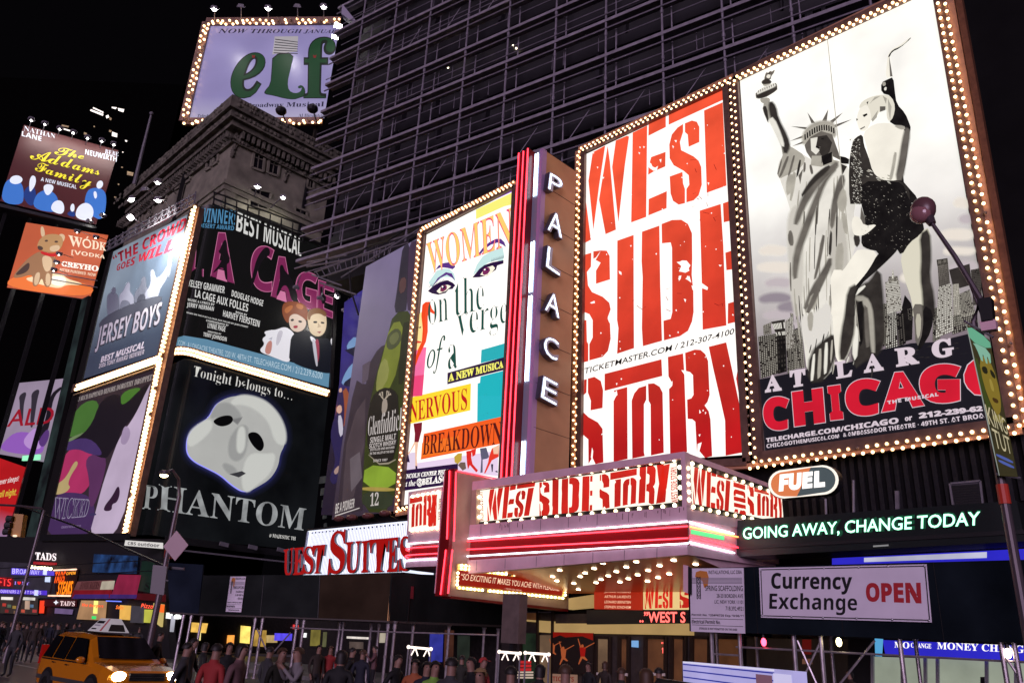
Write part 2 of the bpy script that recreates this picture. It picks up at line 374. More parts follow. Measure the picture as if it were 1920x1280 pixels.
zl = [TWR.hit(x, y).z for x, y in [(637.5, 104), (626.7, 156), (617.7, 206), (608.8, 259), (599.8, 312.6), (592.6, 366.6), (581.8, 427.7)]]
dz = (zl[0]-zl[-1])/6; zlo = zl[-1]
random.seed(11)
for k in range(-1, 16):
    z = zlo+k*dz
    b = MB(); b.prism(tpl(smin, smax, -.12, -.04), z, z+.26, plank); b.prism(tpl(smin, smax, -.02, .9), z+.03, z+.08, plank); b.build('deck_board', sc)
    b = MB(); b.tube([TP(smin, -.09, z-.62), TP(smax, -.09, z-.62)], .07, scm, 6); b.build('ledger', sc)
    if k % 2: b = MB(); b.tube([TP(smin, -.09, z+.72), TP(smax, -.09, z+.72)], .045, scm, 6); b.build('guard_rail', sc)
    b = MB()
    for s0 in [q*.5 for q in range(3, 130)]:
        if random.random() < .1: b.tube([TP(s0, 1.0, z-1.4), TP(s0, 1.0, z+.1)], .03, scm, 5)
    if k % 5 == 0:
        for s0 in ss[:-1]: b.tube([TP(s0, .95, z), TP(s0+2.6, .95, z+dz)], .035, scm, 5)
    b.tube([TP(smin, 1.05, z-.5), TP(smax, 1.05, z-.5)], .045, scm, 5)
    b.build('inner_tubes', sc)
for s0 in ss:
    b = MB(); b.tube([TP(s0+.3, 1.05, zp_), TP(s0+.3, 1.05, 76)], .06, scm, 6); b.build('inner_pole', sc)
# plank building at the right edge
t = thing('corner_building', 'dark grey panelled building at the top right edge', 'building', (4, 40, 0))
RB = Y(31.5); pan = mat('grey_facade_panel', (.17, .15, .18, 1), rough=.75, noise=.25, nscale=1.2)
e = RB.hit(1873, 90)
b = MB(); b.box((e.x, 31.6, 0), (e.x+26, 52, 70), pan); b.build('wall', t)
b = MB()
for k in range(22): b.box((e.x, 31.52, 12+k*1.55), (e.x+26, 31.597, 12+k*1.55+1.46), pan)
b.build('facade_panel', t)
b = MB(); b.slab(Y(30), '1803,18 1842,11 1845,19 1806,27', .3, steel); b.slab(Y(30), '1812,32 1847,26 1847,29 1812,37', .3, steel); b.build('ledge', t)
# ------------------------------------------------------------ the stone corner block with the stacked billboards
t = thing('stone_building', 'old carved limestone corner building with heavy cornice above the stacked billboards', 'building', (-66, 29, 0))
jd = V((-1, 0, 0)); Pc = V((-61.7, 24.1, 0))
def SB(l, g): q = Pc+jd*l+V((0, 1, 0))*g*0; return q
L1 = 25; G1 = 10.2
def ring(o, z0, z1, m, b, L=L1):                 # corner-shaped band projecting o from the walls
    c = Pc+V((o, 0, 0))-V((0, o, 0)); a1 = c+jd*(L); g1 = c+V((0, G1+o, 0))
    b.prism([(c.x, c.y), (g1.x, g1.y), (g1.x-1.2-o, g1.y), (c.x-1.2-o, c.y+1.2+o), (a1.x, a1.y+1.2+o), (a1.x, a1.y)], z0, z1, m)
b = MB(); ring(0, 35.2, 46, stone, b); b.build('wall', t)
b = MB(); ring(-1.2, 0, 35.2, darkwall, b); b.build('lower_wall', t)
b = MB(); q = Pc+jd*L1; b.prism([(Pc.x-1.2, Pc.y+1.3), (Pc.x-1.2, Pc.y+G1), (q.x, Pc.y+G1), (q.x, q.y+1.3)], 35.3, 45.7, darkwall); b.build('core', t)
b = MB(); ring(.3, 43.3, 43.7, stone_d, b); ring(.9, 44.5, 45.0, stone_d, b); ring(1.35, 45.0, 45.7, stone_d, b); ring(1.7, 45.7, 46.9, stone_d, b); cn = b.build('cornice', t)
b = MB()
for k in range(20):
    g = .3+k*.52; c = Pc+V((0, g, 0)); b.box((c.x, c.y, 43.75), (c.x+.75, c.y+.24, 44.5), stone_d)
for k in range(46):
    c = Pc+jd*(.3+k*.58); b.box((c.x-.24, c.y-.75, 43.75), (c.x, c.y, 44.5), stone_d)
b.build('bracket', cn)
random.seed(5); b = MB()
for k in range(240):
    g = random.uniform(-1, 10.4); z = random.choice([45.15, 45.9, 46.4, 43.35]); o = {45.15: 1.36, 45.9: 1.71, 46.4: 1.71, 43.35: .31}[z]
    r = random.uniform(.1, .26); c = Pc+V((o, g, 0)); b.ball((c.x, c.y, z+.25), r, stone_d, 6, 4, (.6, 1, 1))
    l = random.uniform(-.5, 26); c = Pc+jd*l+V((0, -o, 0)); b.ball((c.x, c.y, z+.25), r, stone_d, 6, 4, (1, .6, 1))
b.build('carved_ornament', cn)
SW = Plane((-61.7, 24.1, 0), (0, 1)); SJ = Plane(Pc, (jd.x, jd.y))
b = MB()
for z0, z1, o in ((38.9, 39.3, .3), (38.4, 38.9, .16), (36.2, 36.5, .2)): ring(o, z0, z1, stone, b)
b.build('string_course', t)
def sq(s): return P(s, (180, 170), .2578)
for s in ('1155,400 1230,425 1215,590 1132,560', '1265,450 1342,478 1322,625 1245,598', '1120,705 1275,740 1245,870 1110,840', '1448,845 1535,880 1525,960 1430,930', '1545,580 1592,598 1580,720 1530,705'):
    b = MB(); b.poly(SW, sq(s), .02, winglass); wn = b.build('window', t)
    q = sq(s); b = MB()
    for i in range(4): b.beam(SW, q[i], q[(i+1) % 4], .22, .2, stone, .04)
    m0 = ((q[0][0]+q[1][0])/2, (q[0][1]+q[1][1])/2); m1 = ((q[3][0]+q[2][0])/2, (q[3][1]+q[2][1])/2); b.beam(SW, m0, m1, .09, .06, stone_d, .06)
    b.beam(SW, ((q[0][0]+q[3][0])/2, (q[0][1]+q[3][1])/2), ((q[1][0]+q[2][0])/2, (q[1][1]+q[2][1])/2), .09, .06, stone_d, .06)
    b.build('window_frame', wn)
for s in ('820,470 850,440 840,560 805,580', '870,430 900,405 890,520 855,545', '672,590 700,560 690,650 655,675', '600,650 625,628 612,700 580,720', '500,740 530,712 515,790 480,815', '400,850 430,820 410,900 375,925', '330,900 350,885 338,960 310,980'):
    b = MB(); b.poly(SJ, sq(s), .02, winglass); wn = b.build('window', t); q = sq(s); b = MB()
    for i in range(4): b.beam(SJ, q[i], q[(i+1) % 4], .3, .3, stone, .04)
    b.build('window_frame', wn)
b = MB()                                         # carved drops between the windows
for (x, y, n) in ((1045, 320, 9), (1420, 520, 8)):
    for k in range(n*3): p = SW.hit(*sq('%d,%d' % (x+random.uniform(-28, 28)*(1-k/n/4)-k*2, y+k*6))[0]); b.ball(p, random.uniform(.1, .2), stone_d, 6, 4)
b.build('stone_garland', t)
b = MB()                                         # rusticated corner blocks
for k in range(7):
    z = 34.6+k*.55
    if k % 2 == 0: b.box((Pc.x, Pc.y, z), (Pc.x+.1, Pc.y+1.1, z+.5), stone)
    else: b.box((Pc.x, Pc.y, z), (Pc.x+.1, Pc.y+.6, z+.5), stone)
b.build('quoin', t)
# ------------------------------------------------------------ far dark tower at the left with a few lit rooms
FT = Plane(depth_pt(120, 300, 175), (RGT.x, RGT.y))
t = thing('office_tower', 'black skyscraper far behind at left with scattered lit rooms', 'building', tuple(FT.hit(120, 600))[:2]+(0,))
a = FT.hit(-160, 500); c = FT.hit(262, 500); n = FT.n
ftm = mat('far_tower_wall', (.002, .002, .002, 1), rough=.9, spec=0)
b = MB(); b.prism([(a.x, a.y), (c.x, c.y), (c.x-n.x*30, c.y-n.y*30), (a.x-n.x*30, a.y-n.y*30)], 0, FT.hit(120, 150).z, ftm); b.build('wall', t)
rmw = mat('lit_room_white', (1, .93, .8, 1), em=1.2, ecol=(1, .95, .82, 1), noise=.5, nscale=2, sample=False); rmd = mat('lit_room_dim', (.8, .55, .3, 1), em=.35, noise=.5, nscale=2, sample=False)
def fq(s): return P(s, (0, 200), .2813)
for s, m in (('605,18 690,50 685,62 600,28', rmw), ('622,4 690,36 688,44 618,12', rmw), ('745,2 780,6 770,18 745,10', rmw), ('785,10 828,18 822,38 790,28', rmw), ('705,62 722,55 728,72 710,80', rmw), ('730,70 745,78 740,92 728,86', rmd), ('728,155 745,160 740,172 726,168', rmd), ('748,168 782,180 780,205 745,196', rmw), ('560,170 580,178 577,190 558,186', rmd), ('575,190 602,196 600,215 572,206', rmw), ('412,120 460,130 455,140 410,130', rmd), ('414,142 470,158 466,166 412,150', rmw), ('835,222 848,226 846,236 834,232', rmw), ('848,430 890,440 885,462 846,455', rmd), ('815,300 824,303 822,308 814,306', rmw), ('786,512 796,515 794,524 785,521', rmd), ('762,598 774,602 772,610 761,606', rmd), ('624,128 632,130 631,138 624,136', rmd), ('808,400 820,402 818,410 808,408', rmd)):
    b = MB(); b.poly(FT, fq(s), .15, m); b.build('lit_window', t)
# flagpole
fp = thing('flagpole', 'thin bare flagpole on the roof left of the stone building', 'flagpole', tuple(depth_pt(252, 345, 84)))
b = MB(); b.tube([depth_pt(252, 345, 84), depth_pt(284, 214, 84)], [.22, .12], greym, 8); b.build('pole', fp)
b = MB(); b.ball(depth_pt(284, 213, 84), .22, greym); b.build('finial', fp)
# ============================================================ the three big show billboards along the theatre
chn = mat('copper_bulb_channel', (.5, .26, .15, 1), rough=.5, metal=.2, noise=.15, nscale=3)
frm = mat('bronze_sign_frame', (.2, .12, .09, 1), rough=.4, metal=.4, noise=.2, nscale=3)
frd = mat('dark_sign_frame', (.04, .03, .032, 1), rough=.4, metal=.3)
def frame_beams(parent, surf, corners, wd, t, m, off, name='frame', closed=True):
    b = MB(); n = len(corners)
    for i in range(n if closed else n-1): b.beam(surf, corners[i], corners[(i+1) % n], wd, t, m, off)
    return b.build(name, parent)
def base_of(surf, q): a = surf.hit(*q[2]); c = surf.hit(*q[3]); return ((a.x+c.x)/2, (a.y+c.y)/2, min(a.z, c.z))
WH = (255, 251, 243)
# ---- red stencil musical poster
Q = P('1099.5,289 1357,168 1397,852 1091,874')
t = thing('billboard', 'tall white billboard with huge red stencil words between blade sign and statue poster', 'billboard', base_of(PAL, Q), 'bulb-framed billboards on the theatre front')
wpan = lit(*WH, em=1.12, sample=True, noise=.06, nscale=.25)
red = mat('stencil_red', rgb(226, 52, 36), rough=.5, em=.95, noise=.2, nscale=.45, sample=False, spec=.2, grad=(10.5, rgb(176, 22, 26), 24, rgb(247, 90, 58)))  # uneven backlight painted in: orange at the top, darker red below
redd = lit(130, 14, 20); ink = lit(20, 16, 18, em=.6)
b = MB(); b.slab(PAL, Q, .25, wpan, 0, frd); b.build('backlit_panel', t)
b = MB()
A = ((1085, 140), .23443); B = ((1085, 360), .25); C3 = ((1075, 600), .2188)
WSS = [P(s, *T) for T, s in ((B, '48,15 92,358 46,383'), (A, '112,622 212,568 165,880 118,1240 78,850'), (A, '232,570 250,700 298,1240 215,1276 163,1000 195,800'), (A, '297,528 405,482 370,720 318,1180 268,740'),
  (A, '432,465 548,408 540,1138 420,1182 430,600'), (A, '560,395 697,335 697,420 558,490'), (A, '720,325 1160,122 1160,200 720,402'), (A, '580,660 695,618 693,735 600,775 556,802 558,740'), (A, '560,995 705,932 703,1068 558,1126'),
  (A, '835,395 790,425 745,480 725,560 728,670 760,725 840,770 880,805 885,880 862,915 862,1022 920,1005 960,965 985,880 980,740 960,690 920,655 820,605 810,540 835,460'), (A, '850,390 905,368 945,378 965,420 965,540 880,578 872,480 850,460'), (A, '728,815 830,778 835,870 850,915 850,1028 800,1040 755,1010 735,950'), (A, '1003,288 1152,222 1182,888 1025,945'),
  (B, '46,470 95,455 92,560 62,600 70,700 100,750 180,785 230,830 240,880 218,940 235,980 240,1100 220,1190 180,1235 80,1262 80,1140 105,1090 105,960 80,915 42,900'), (B, '110,445 165,438 210,440 232,480 235,655 130,688 130,590 165,530 110,500'), (B, '44,960 58,960 62,1120 72,1140 72,1268 40,1275'),
  (B, '290,365 412,322 413,760 415,1170 288,1212 298,1020 288,960'), (B, '475,298 605,252 612,700 625,1115 482,1155 474,1020 480,640 472,520'), (B, '622,240 700,210 770,208 820,240 850,310 852,500 848,620 860,740 862,900 850,970 820,1040 760,1080 640,1112 636,965 690,950 702,900 700,420 690,378 625,385'),
  (B, '908,140 1065,90 1085,400 1098,760 1108,1000 930,1032 924,700'), (B, '1082,85 1137,66 1145,215 1088,228'), (B, '1100,455 1160,435 1166,578 1108,586'), (B, '1120,835 1180,817 1187,972 1118,988'),
  (C3, '125,500 180,485 235,520 255,600 250,752 148,772 150,690 125,620'), (C3, '92,510 115,505 112,620 90,640'), (C3, '88,790 130,830 210,875 250,930 258,1218 190,1232 160,1180 130,1230 128,1020 80,978 80,840'),
  (C3, '268,460 755,335 762,478 268,605'), (C3, '345,604 462,572 465,1188 345,1213 345,690 372,640'), (C3, '625,560 625,680 605,720 605,1130 612,1163 505,1185 500,690 520,630 560,580'), (C3, '640,545 690,540 740,570 765,620 775,1135 665,1158 662,720 645,690'),
  (C3, '810,315 940,285 950,430 975,1128 830,1145 820,590 850,545 815,480'), (C3, '958,280 1040,252 1090,255 1130,290 1155,350 1168,640 1150,700 1125,730 1160,780 1175,850 1190,1165 1130,1178 1060,1140 1045,870 1020,848 980,845 975,680 1010,670 1030,640 1025,470 1000,445 965,435'),
  (C3, '1160,228 1310,190 1360,420 1450,850 1462,1130 1305,1160 1300,860 1260,680 1200,420'), (C3, '1415,345 1412,400 1395,500 1445,790 1440,560'))]
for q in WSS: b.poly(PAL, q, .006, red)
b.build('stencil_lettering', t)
b = MB()
for T, s in ((B, '735,525 760,522 775,513 810,515 838,550 825,572 830,590 800,605 780,600 752,595 770,555'), (B, '846,700 880,712 920,680 970,715 965,735 930,722 900,735 855,735'), (B, '750,630 770,625 765,650 752,668'), (B, '800,650 830,628 845,680 820,660'), (B, '300,590 320,600 322,622 305,612'), (B, '788,800 806,805 800,828'), (B, '220,940 235,920 232,985 218,950'), (B, '85,830 118,815 122,832 96,836'), (B, '1050,545 1075,548 1060,560'), (B, '105,505 130,490 165,440 150,470 120,520'),
  (A, '545,690 580,712 590,735 612,745 635,730 625,765 600,770 570,750 545,725'), (A, '765,525 785,525 780,545'), (A, '748,565 762,575 755,592'), (A, '815,540 835,480 838,530 812,555'), (A, '485,575 497,580 490,592'), (A, '515,572 530,578 520,590'), (A, '478,620 492,625 485,640'), (A, '645,680 662,675 658,705'), (A, '185,818 206,820 195,835'), (A, '145,735 158,740 150,752'), (A, '1030,860 1045,865 1038,885'),
  (C3, '355,620 372,600 378,640 350,665'), (C3, '365,540 378,538 372,560'), (C3, '820,560 850,520 848,560 825,585'), (C3, '1065,1060 1100,1045 1090,1085 1080,1120 1130,1180 1060,1140'), (C3, '1080,765 1095,790 1080,800'), (C3, '1128,785 1140,790 1130,808'), (C3, '1072,980 1090,975 1082,998'), (C3, '160,1090 170,1120 165,1180 190,1232 150,1175'), (C3, '925,428 950,430 955,470'), (C3, '1125,730 1170,690 1165,760')):
    b.poly(PAL, P(s, *T), .012, wpan)
random.seed(21)
for k in range(90):                              # flecked, worn stencil ink
    x = random.uniform(1105, 1385); y = random.uniform(230, 840); r = random.uniform(.6, 1.7)
    pts = [(x+r*random.uniform(.5, 1.3)*math.cos(a*1.05), y+r*random.uniform(.5, 1.5)*math.sin(a*1.05)) for a in range(6)]
    lx = 1099.5-8.5*(y-289)/585
    if x > lx+4 and y > 289-.47*(x-1099): b.poly(PAL, pts, .012, wpan)
for k in range(26):                              # scratches
    x, y = random.choice([(1330, 410), (1290, 300), (1310, 370), (1345, 300), (1340, 560), (1380, 820), (1260, 560), (1200, 560)]); x += random.uniform(-18, 18); y += random.uniform(-20, 20); a = random.uniform(-.6, 1.6); l = random.uniform(5, 14)
    b.poly(PAL, [(x, y), (x+l*math.cos(a), y+l*math.sin(a)), (x+l*math.cos(a)-.9, y+l*math.sin(a)+.6), (x-.5, y+.8)], .012, redd)
b.build('worn_ink_marks', t)
b = MB(); text(b, PAL, 'TICKETMASTER.COM / 212-307-4100', P('95,412 1378,68 1380,118 100,460', *C3), .012, ink, st='d', bold=.01, shear=.2); b.build('ticket_lettering', t)
frame_beams(t, PAL, P('1095,284 1362,160 1402,866 1087,882'), .3, .3, frm, .05)
frame_beams(t, PAL, P('1086,283 1372,149 1412,868 1078,890'), .42, .2, chn, .03, 'bulb_channel')
zz = V((0, 0, 1)); xx = V((1, 0, 0))
h = PAL.hit
pts = row(h(1084, 283, .2), h(1372, 149, .2), 66, zz, .09) + row(h(1372, 152, .2), h(1412, 862, .2), 96, xx, .1) + row(h(1085, 288, .2), h(1076, 880, .2), 84, xx, .08)
bulbs(t, pts, .054)
# ---- statue and dancer poster
Q = P('1387,147 1746,-22 1882,790 1434,846')
t = thing('billboard', 'largest billboard, grey statue with torch beside a dancer above red and white lettering', 'billboard', base_of(PAL, Q), 'bulb-framed billboards on the theatre front')
skyp = mat('poster_cloud_print', rgb(253, 252, 244), rough=.5, em=1.0, noise=.16, nscale=.3, sample=True, spec=.2, grad=(12.5, rgb(104, 94, 98), 20.5, rgb(254, 253, 244)))
b = MB(); b.slab(PAL, Q, .3, skyp, 0, frd); b.build('backlit_panel', t)
K1 = ((1400, 60), .25); K2 = ((1440, 280), .25); K3 = ((1410, 460), .22917); K4 = ((1410, 620), .23438)
g1, g2, g3, g4, g5 = lit(236, 234, 220, em=.9, noise=.08, nscale=1), lit(176, 172, 158, em=.9, noise=.2, nscale=1.2), lit(105, 100, 92, em=.9, noise=.35, nscale=1.2), lit(52, 48, 44, em=.9, noise=.5, nscale=1.4), lit(22, 20, 19, em=.9, noise=.6, nscale=2)
pk = lit(205, 190, 200, em=.9)
b = MB()                                         # clouds, skyline and dark ground of the print
random.seed(2)
cl1 = lit(150, 140, 148, em=.9); cl2 = lit(196, 186, 188, em=.9); cl3 = lit(236, 228, 214, em=.9)
for (x, y, l, m) in ((1424, 560, 60, cl1), (1430, 590, 80, cl2), (1436, 530, 50, cl2), (1420, 500, 70, cl3), (1425, 470, 50, cl3), (1440, 610, 60, cl2), (1460, 575, 36, cl1), (1770, 470, 60, cl3), (1780, 500, 55, cl2), (1760, 440, 70, cl3), (1690, 520, 30, cl3), (1790, 380, 30, cl3), (1800, 410, 25, cl2)):
    b.blob(PAL, [(x, y), (x+l*.3, y-random.uniform(3, 8)), (x+l*.7, y-random.uniform(2, 9)), (x+l, y-2), (x+l*.8, y+random.uniform(4, 9)), (x+l*.4, y+random.uniform(3, 7)), (x+l*.1, y+5)], .004, m, 2, 7)
win = [g2, g1]
def tower(q, m, wm, nx, ny, o=.008, gap=.5):
    q = P(q, *K3); b.poly(PAL, q, o, m)
    H = homog(q[:4]) if len(q) == 4 else None
    if H:
        for i in range(nx):
            for j in range(ny):
                if random.random() < .86:
                    u0, v0 = (i+.2)/nx, (j+.2)/ny; u1, v1 = u0+gap/nx, v0+gap/ny
                    b.poly(PAL, [H(u0, v0), H(u1, v0), H(u1, v1), H(u0, v1)], o+.003, wm)
tower('50,745 205,718 215,1045 72,1090', g4, g2, 9, 24); tower('90,655 155,628 160,722 95,735', g3, g2, 4, 6); tower('155,625 268,605 275,740 205,745', g4, g1, 8, 2, gap=.6); tower('205,745 275,735 285,1030 215,1050', g5, g4, 3, 8)
tower('272,620 335,570 345,830 280,850', g3, g1, 5, 22); tower('312,552 338,560 340,620 318,620', g3, g2, 1, 4); tower('340,690 405,660 435,1000 350,1010', g4, g2, 6, 26, gap=.6); tower('280,850 350,830 352,1040 292,1060', g4, g2, 5, 14); tower('378,635 392,630 400,680 384,690', g3, g2, 1, 3)
tower('1090,300 1205,290 1230,530 1105,560', g3, g1, 12, 18, gap=.62); tower('1148,200 1156,198 1165,290 1142,292', g2, g1, 1, 3); tower('1120,255 1190,250 1200,300 1110,305', g3, g2, 5, 3); tower('1060,480 1110,470 1120,800 1070,830', g4, g2, 4, 22); tower('1110,560 1180,520 1195,830 1090,860', g4, g1, 6, 22)
b.poly(PAL, P('1215,560 1250,405 1300,470 1318,540 1310,770 1200,800', *K3), .009, g5); tower('1270,520 1305,510 1310,610 1280,620', g1, g3, 3, 8); tower('1180,560 1240,540 1260,800 1200,830', g5, g3, 3, 16)
tower('1515,120 1600,105 1620,310 1530,340', g3, g4, 7, 14); tower('1510,118 1598,104 1602,150 1516,170', g4, g3, 2, 1); tower('1525,340 1630,310 1650,700 1500,760', g3, g1, 10, 26, gap=.6)
b.poly(PAL, P('1612,200 1780,150 1800,320 1700,350 1640,320', *K3), .007, g4); tower('1790,200 1875,185 1880,480 1810,490', g4, g3, 8, 22, o=.007); tower('1690,400 1780,360 1830,560 1710,590', g4, g2, 9, 20, gap=.62); tower('1640,320 1690,312 1720,640 1650,660', g2, g4, 4, 22); tower('1480,520 1530,500 1540,770 1478,790', g4, g2, 5, 20); tower('1620,580 1840,540 1850,660 1640,730', g4, g2, 14, 8)
b.poly(PAL, P('60,1095 290,1050 470,1010 690,980 900,930 1070,850 1300,800 1500,790 1900,690 1905,800 1990,1440 108,1690', *K3), .012, lit(24, 23, 30, em=.9))
for k in range(14): x = random.uniform(1690, 1800); y = 655-.12*(x-1690)+random.uniform(-4, 26); b.poly(PAL, [(x, y), (x+random.uniform(6, 22), y-2), (x+12, y-.8)], .014, g4)
b.build('skyline_print', t)
b = MB()                                         # the robed stone figure holding a torch
b.blob(PAL, P('70,490 65,455 150,410 225,378 232,430 200,458 130,498', *K1), .016, g3, 1); b.blob(PAL, P('80,450 150,405 222,385 215,405 150,440 82,470', *K1), .018, g1, 1, -7); b.blob(PAL, P('70,478 225,415 228,432 120,495 75,497', *K1), .018, g4, 1, -7)
for k in range(9): b.poly(PAL, P('%d,%d %d,%d %d,%d' % (85+k*16, 440-k*7, 92+k*16, 440-k*7, 90+k*16, 462-k*7), *K1), .02, g5)
b.blob(PAL, P('118,380 180,365 178,400 125,410', *K1), .017, g2, 1); b.blob(PAL, P('112,372 150,350 185,372 180,385 120,392', *K1), .019, g4, 1, -7); b.blob(PAL, P('130,355 145,300 165,310 175,292 190,300 212,280 205,308 185,330 180,360 140,362', *K1), .016, g3, 1); b.blob(PAL, P('145,340 160,318 180,322 172,350', *K1), .018, g1, 1, -7); b.blob(PAL, P('160,310 176,295 170,325', *K1), .019, g5, 1)
b.blob(PAL, P('98,500 165,490 180,520 140,540 108,530', *K1), .017, g2, 1)
b.blob(PAL, P('110,540 180,520 215,560 230,640 300,780 325,860 350,870 440,930 430,1000 330,1060 232,1110 240,1000 280,900 200,720 165,660', *K1), .016, g2, 1)
b.blob(PAL, P('180,520 215,560 232,650 305,790 320,860 290,920 270,850 225,730 185,640 170,560', *K1), .018, g4, 1, -7); b.blob(PAL, P('120,560 150,560 165,690 150,650 132,610', *K1), .018, g4, 1, -7)
b.blob(PAL, P('165,660 200,640 260,780 280,860 262,850 200,720', *K1), .019, g1, 1, -7)
for s in ('455,603 515,685 485,685', '330,708 452,715 445,732', '322,820 425,775 430,792', '340,858 432,815 440,832', '612,580 600,672 565,668', '722,605 640,690 625,668', '790,655 655,722 650,700'): b.poly(PAL, P(s, *K1), .016, g3)
b.blob(PAL, P('420,800 440,740 500,690 570,672 640,680 662,720 665,790 640,770 560,745 480,790 435,850', *K1), .018, g2, 1, -7)
for k in range(13):
    a = k/12; x = 432+a*215; y = 770-85*math.sin(a*2.2)+a*20; b.poly(PAL, P('%f,%f %f,%f %f,%f %f,%f' % (x, y, x+10, y-5, x+13, y+38, x+2, y+42), *K1), .02, g5)
b.blob(PAL, P('435,850 480,790 560,745 640,770 668,850 690,910 700,960 640,930 560,990 490,960 450,900', *K1), .018, g3, 0, .8); b.blob(PAL, P('480,800 530,790 525,860 545,890 520,920 485,890', *K1), .02, g1, 0, .6); b.blob(PAL, P('535,785 600,775 640,830 620,900 575,945 545,900 555,860 520,862', *K1), .02, g4, 0, .6); b.blob(PAL, P('560,800 582,796 575,805 560,806', *K1), .022, g5, 0, .6); b.blob(PAL, P('520,855 552,868 540,876 518,866', *K1), .022, g5, 0, .6)
b.blob(PAL, P('490,930 560,930 560,990 640,900 650,960 700,970 640,990 560,1010 480,1000', *K1), .018, g2, 0, .8); b.blob(PAL, P('560,935 640,900 640,975 575,1000', *K1), .02, g5, 0, .6); b.blob(PAL, P('690,930 740,940 768,955 765,990 710,985', *K1), .02, g5, 0, .6)
robe = P('440,930 560,1000 700,965 765,1000 790,1180 820,1280', *K1)+P('640,500 670,660 620,850 560,900 500,960 470,1060 470,1280', *K2)+P('680,420 680,880 640,1080 460,1120 400,600 370,440 335,230', *K3)+P('185,800 200,600 160,420 80,200 70,130 100,60 190,0', *K2)
b.blob(PAL, robe, .015, lit(226, 223, 211, em=.95, noise=.16, nscale=.8), 1)
random.seed(14)
for k in range(64):                              # fine folds of the robe
    a_ = random.uniform(0, 1); y0 = random.uniform(300, 600); y1 = y0+random.uniform(30, 120)
    fx = lambda yy: (1495+a_*88)*(1-(yy-300)/400)+(1516+a_*62)*((yy-300)/400)-30*(1-a_)*math.sin((yy-300)/400*2.6)
    w0 = random.uniform(.5, 1.6); b.blob(PAL, [(fx(y0), y0), (fx((y0+y1)/2)+w0, (y0+y1)/2), (fx(y1), y1), (fx((y0+y1)/2)-w0, (y0+y1)/2)], .0205, random.choice([g2, g2, g3, g4]), 1, .8)
for k in range(40):                              # folds of the lower skirt
    a_ = random.random(); y0 = random.uniform(600, 680); y1 = y0+random.uniform(15, 45); x_ = 1520+a_*120-(y0-640)*.25*(1-a_); w0 = random.uniform(.5, 1.4)
    b.blob(PAL, [(x_, y0), (x_+w0-2, (y0+y1)/2), (x_-5, y1), (x_-w0-2, (y0+y1)/2)], .0215, random.choice([g1, g2, g4, g5]), 1, .6)
for s, m in (('300,940 318,930 270,1060 235,1110', g3), ('350,930 362,925 330,1050 300,1120', g3), ('395,960 408,960 390,1060 370,1100', g4), ('430,980 442,980 440,1040 425,1060', g3), ('470,1000 484,995 500,1060 485,1070', g3), ('300,1100 340,1060 350,1100 330,1200 300,1230', g2)): b.blob(PAL, P(s, *K1), .019, m, 1, -7)
for s, m in (('520,95 470,130 380,190 300,290 230,440 200,560 215,560 270,430 350,300 430,210 520,130', g3), ('540,120 490,160 420,260 370,400 300,600 240,760 215,900 205,980 190,930 200,780 260,600 330,420 400,260', g3), ('470,120 420,140 330,220 260,330 250,360 340,250 440,165', g4), ('560,180 520,260 480,420 470,560 480,600 505,480 540,320 575,250', g3), ('590,130 560,190 550,110', g4), ('470,600 455,780 470,800 480,640', g4), ('410,640 370,860 345,980 360,960 400,800 425,650', g3), ('470,800 420,900 330,1040 270,1190 285,1200 380,1050 470,880', g3), ('520,720 560,700 560,880 520,960 510,840', g2), ('540,330 575,290 590,400 560,480 520,420', g2), ('185,640 165,600 150,660 165,720 190,720', g3), ('90,110 110,60 75,200 70,180', g3), ('190,160 210,190 190,320 165,410 175,300', g2), ('230,200 260,150 240,260', g3), ('560,480 580,480 600,640 570,620', g2), ('330,1080 300,1180 350,1200 370,1100', g2), ('640,640 680,640 690,700 660,740', g4), ('700,430 740,560 690,580', g3)): b.blob(PAL, P(s, *K2), .02, m, 1, -7)
for s, m in (('400,600 480,560 520,560 640,450 640,700 480,880 430,760', lit(225, 222, 212, em=.9)), ('480,880 640,740 680,740 680,900 600,1100 460,1120', g4), ('500,900 515,880 500,1100 480,1110', g1), ('550,850 565,840 560,1060 535,1100', g2), ('600,800 618,790 610,1030 590,1060', g1), ('650,780 660,770 655,900 640,980', g2), ('440,540 640,130 640,160 470,560', g3), ('455,560 500,540 490,700 465,690', g2), ('640,320 660,320 665,560 650,560', g3),
   ('830,380 920,320 970,300 1040,180 1065,420 1070,640 1080,760 1040,880 960,920 880,960 850,1000 820,860 860,640', g4), ('830,420 930,420 975,500 990,640 1000,880 985,870 960,640 920,460 850,440', g2), ('870,470 905,450 900,860 865,700', g5), ('920,480 945,520 960,820 935,840', g3), ('825,390 920,325 930,335 830,425', g1), ('850,640 870,720 850,960 820,860', g1)): b.blob(PAL, P(s, *K3), .02, m, 1, -7)
for q, m in (('1478,400 1500,380 1505,480 1500,600 1488,580 1480,480', lit(206, 202, 190, em=.92)), ('1550,420 1575,400 1590,470 1585,580 1565,560', lit(196, 192, 180, em=.92)), ('1515,620 1540,600 1560,680 1530,700', lit(190, 186, 176, em=.92))): b.blob(PAL, P(q), .0156, m, 2, 6)
b.build('statue_print', t)
b = MB(); b.ko = .01                             # the dancer seen from behind
skin = lit(242, 238, 222, em=.95, noise=.1, nscale=.7)
b.blob(PAL, P('1225,42 1232,48 1150,115 1085,150 1070,190 1090,340 1040,345 1055,210 1060,170 1090,130 1150,98', *K1), .024, skin, 1); b.blob(PAL, P('1228,42 1190,85 1150,112 1095,135 1068,170 1060,190 1072,190 1090,150 1150,122 1235,48', *K1), .026, g5, 1); b.blob(PAL, P('1068,180 1092,335 1078,335', *K1), .026, g3, 1, -7)
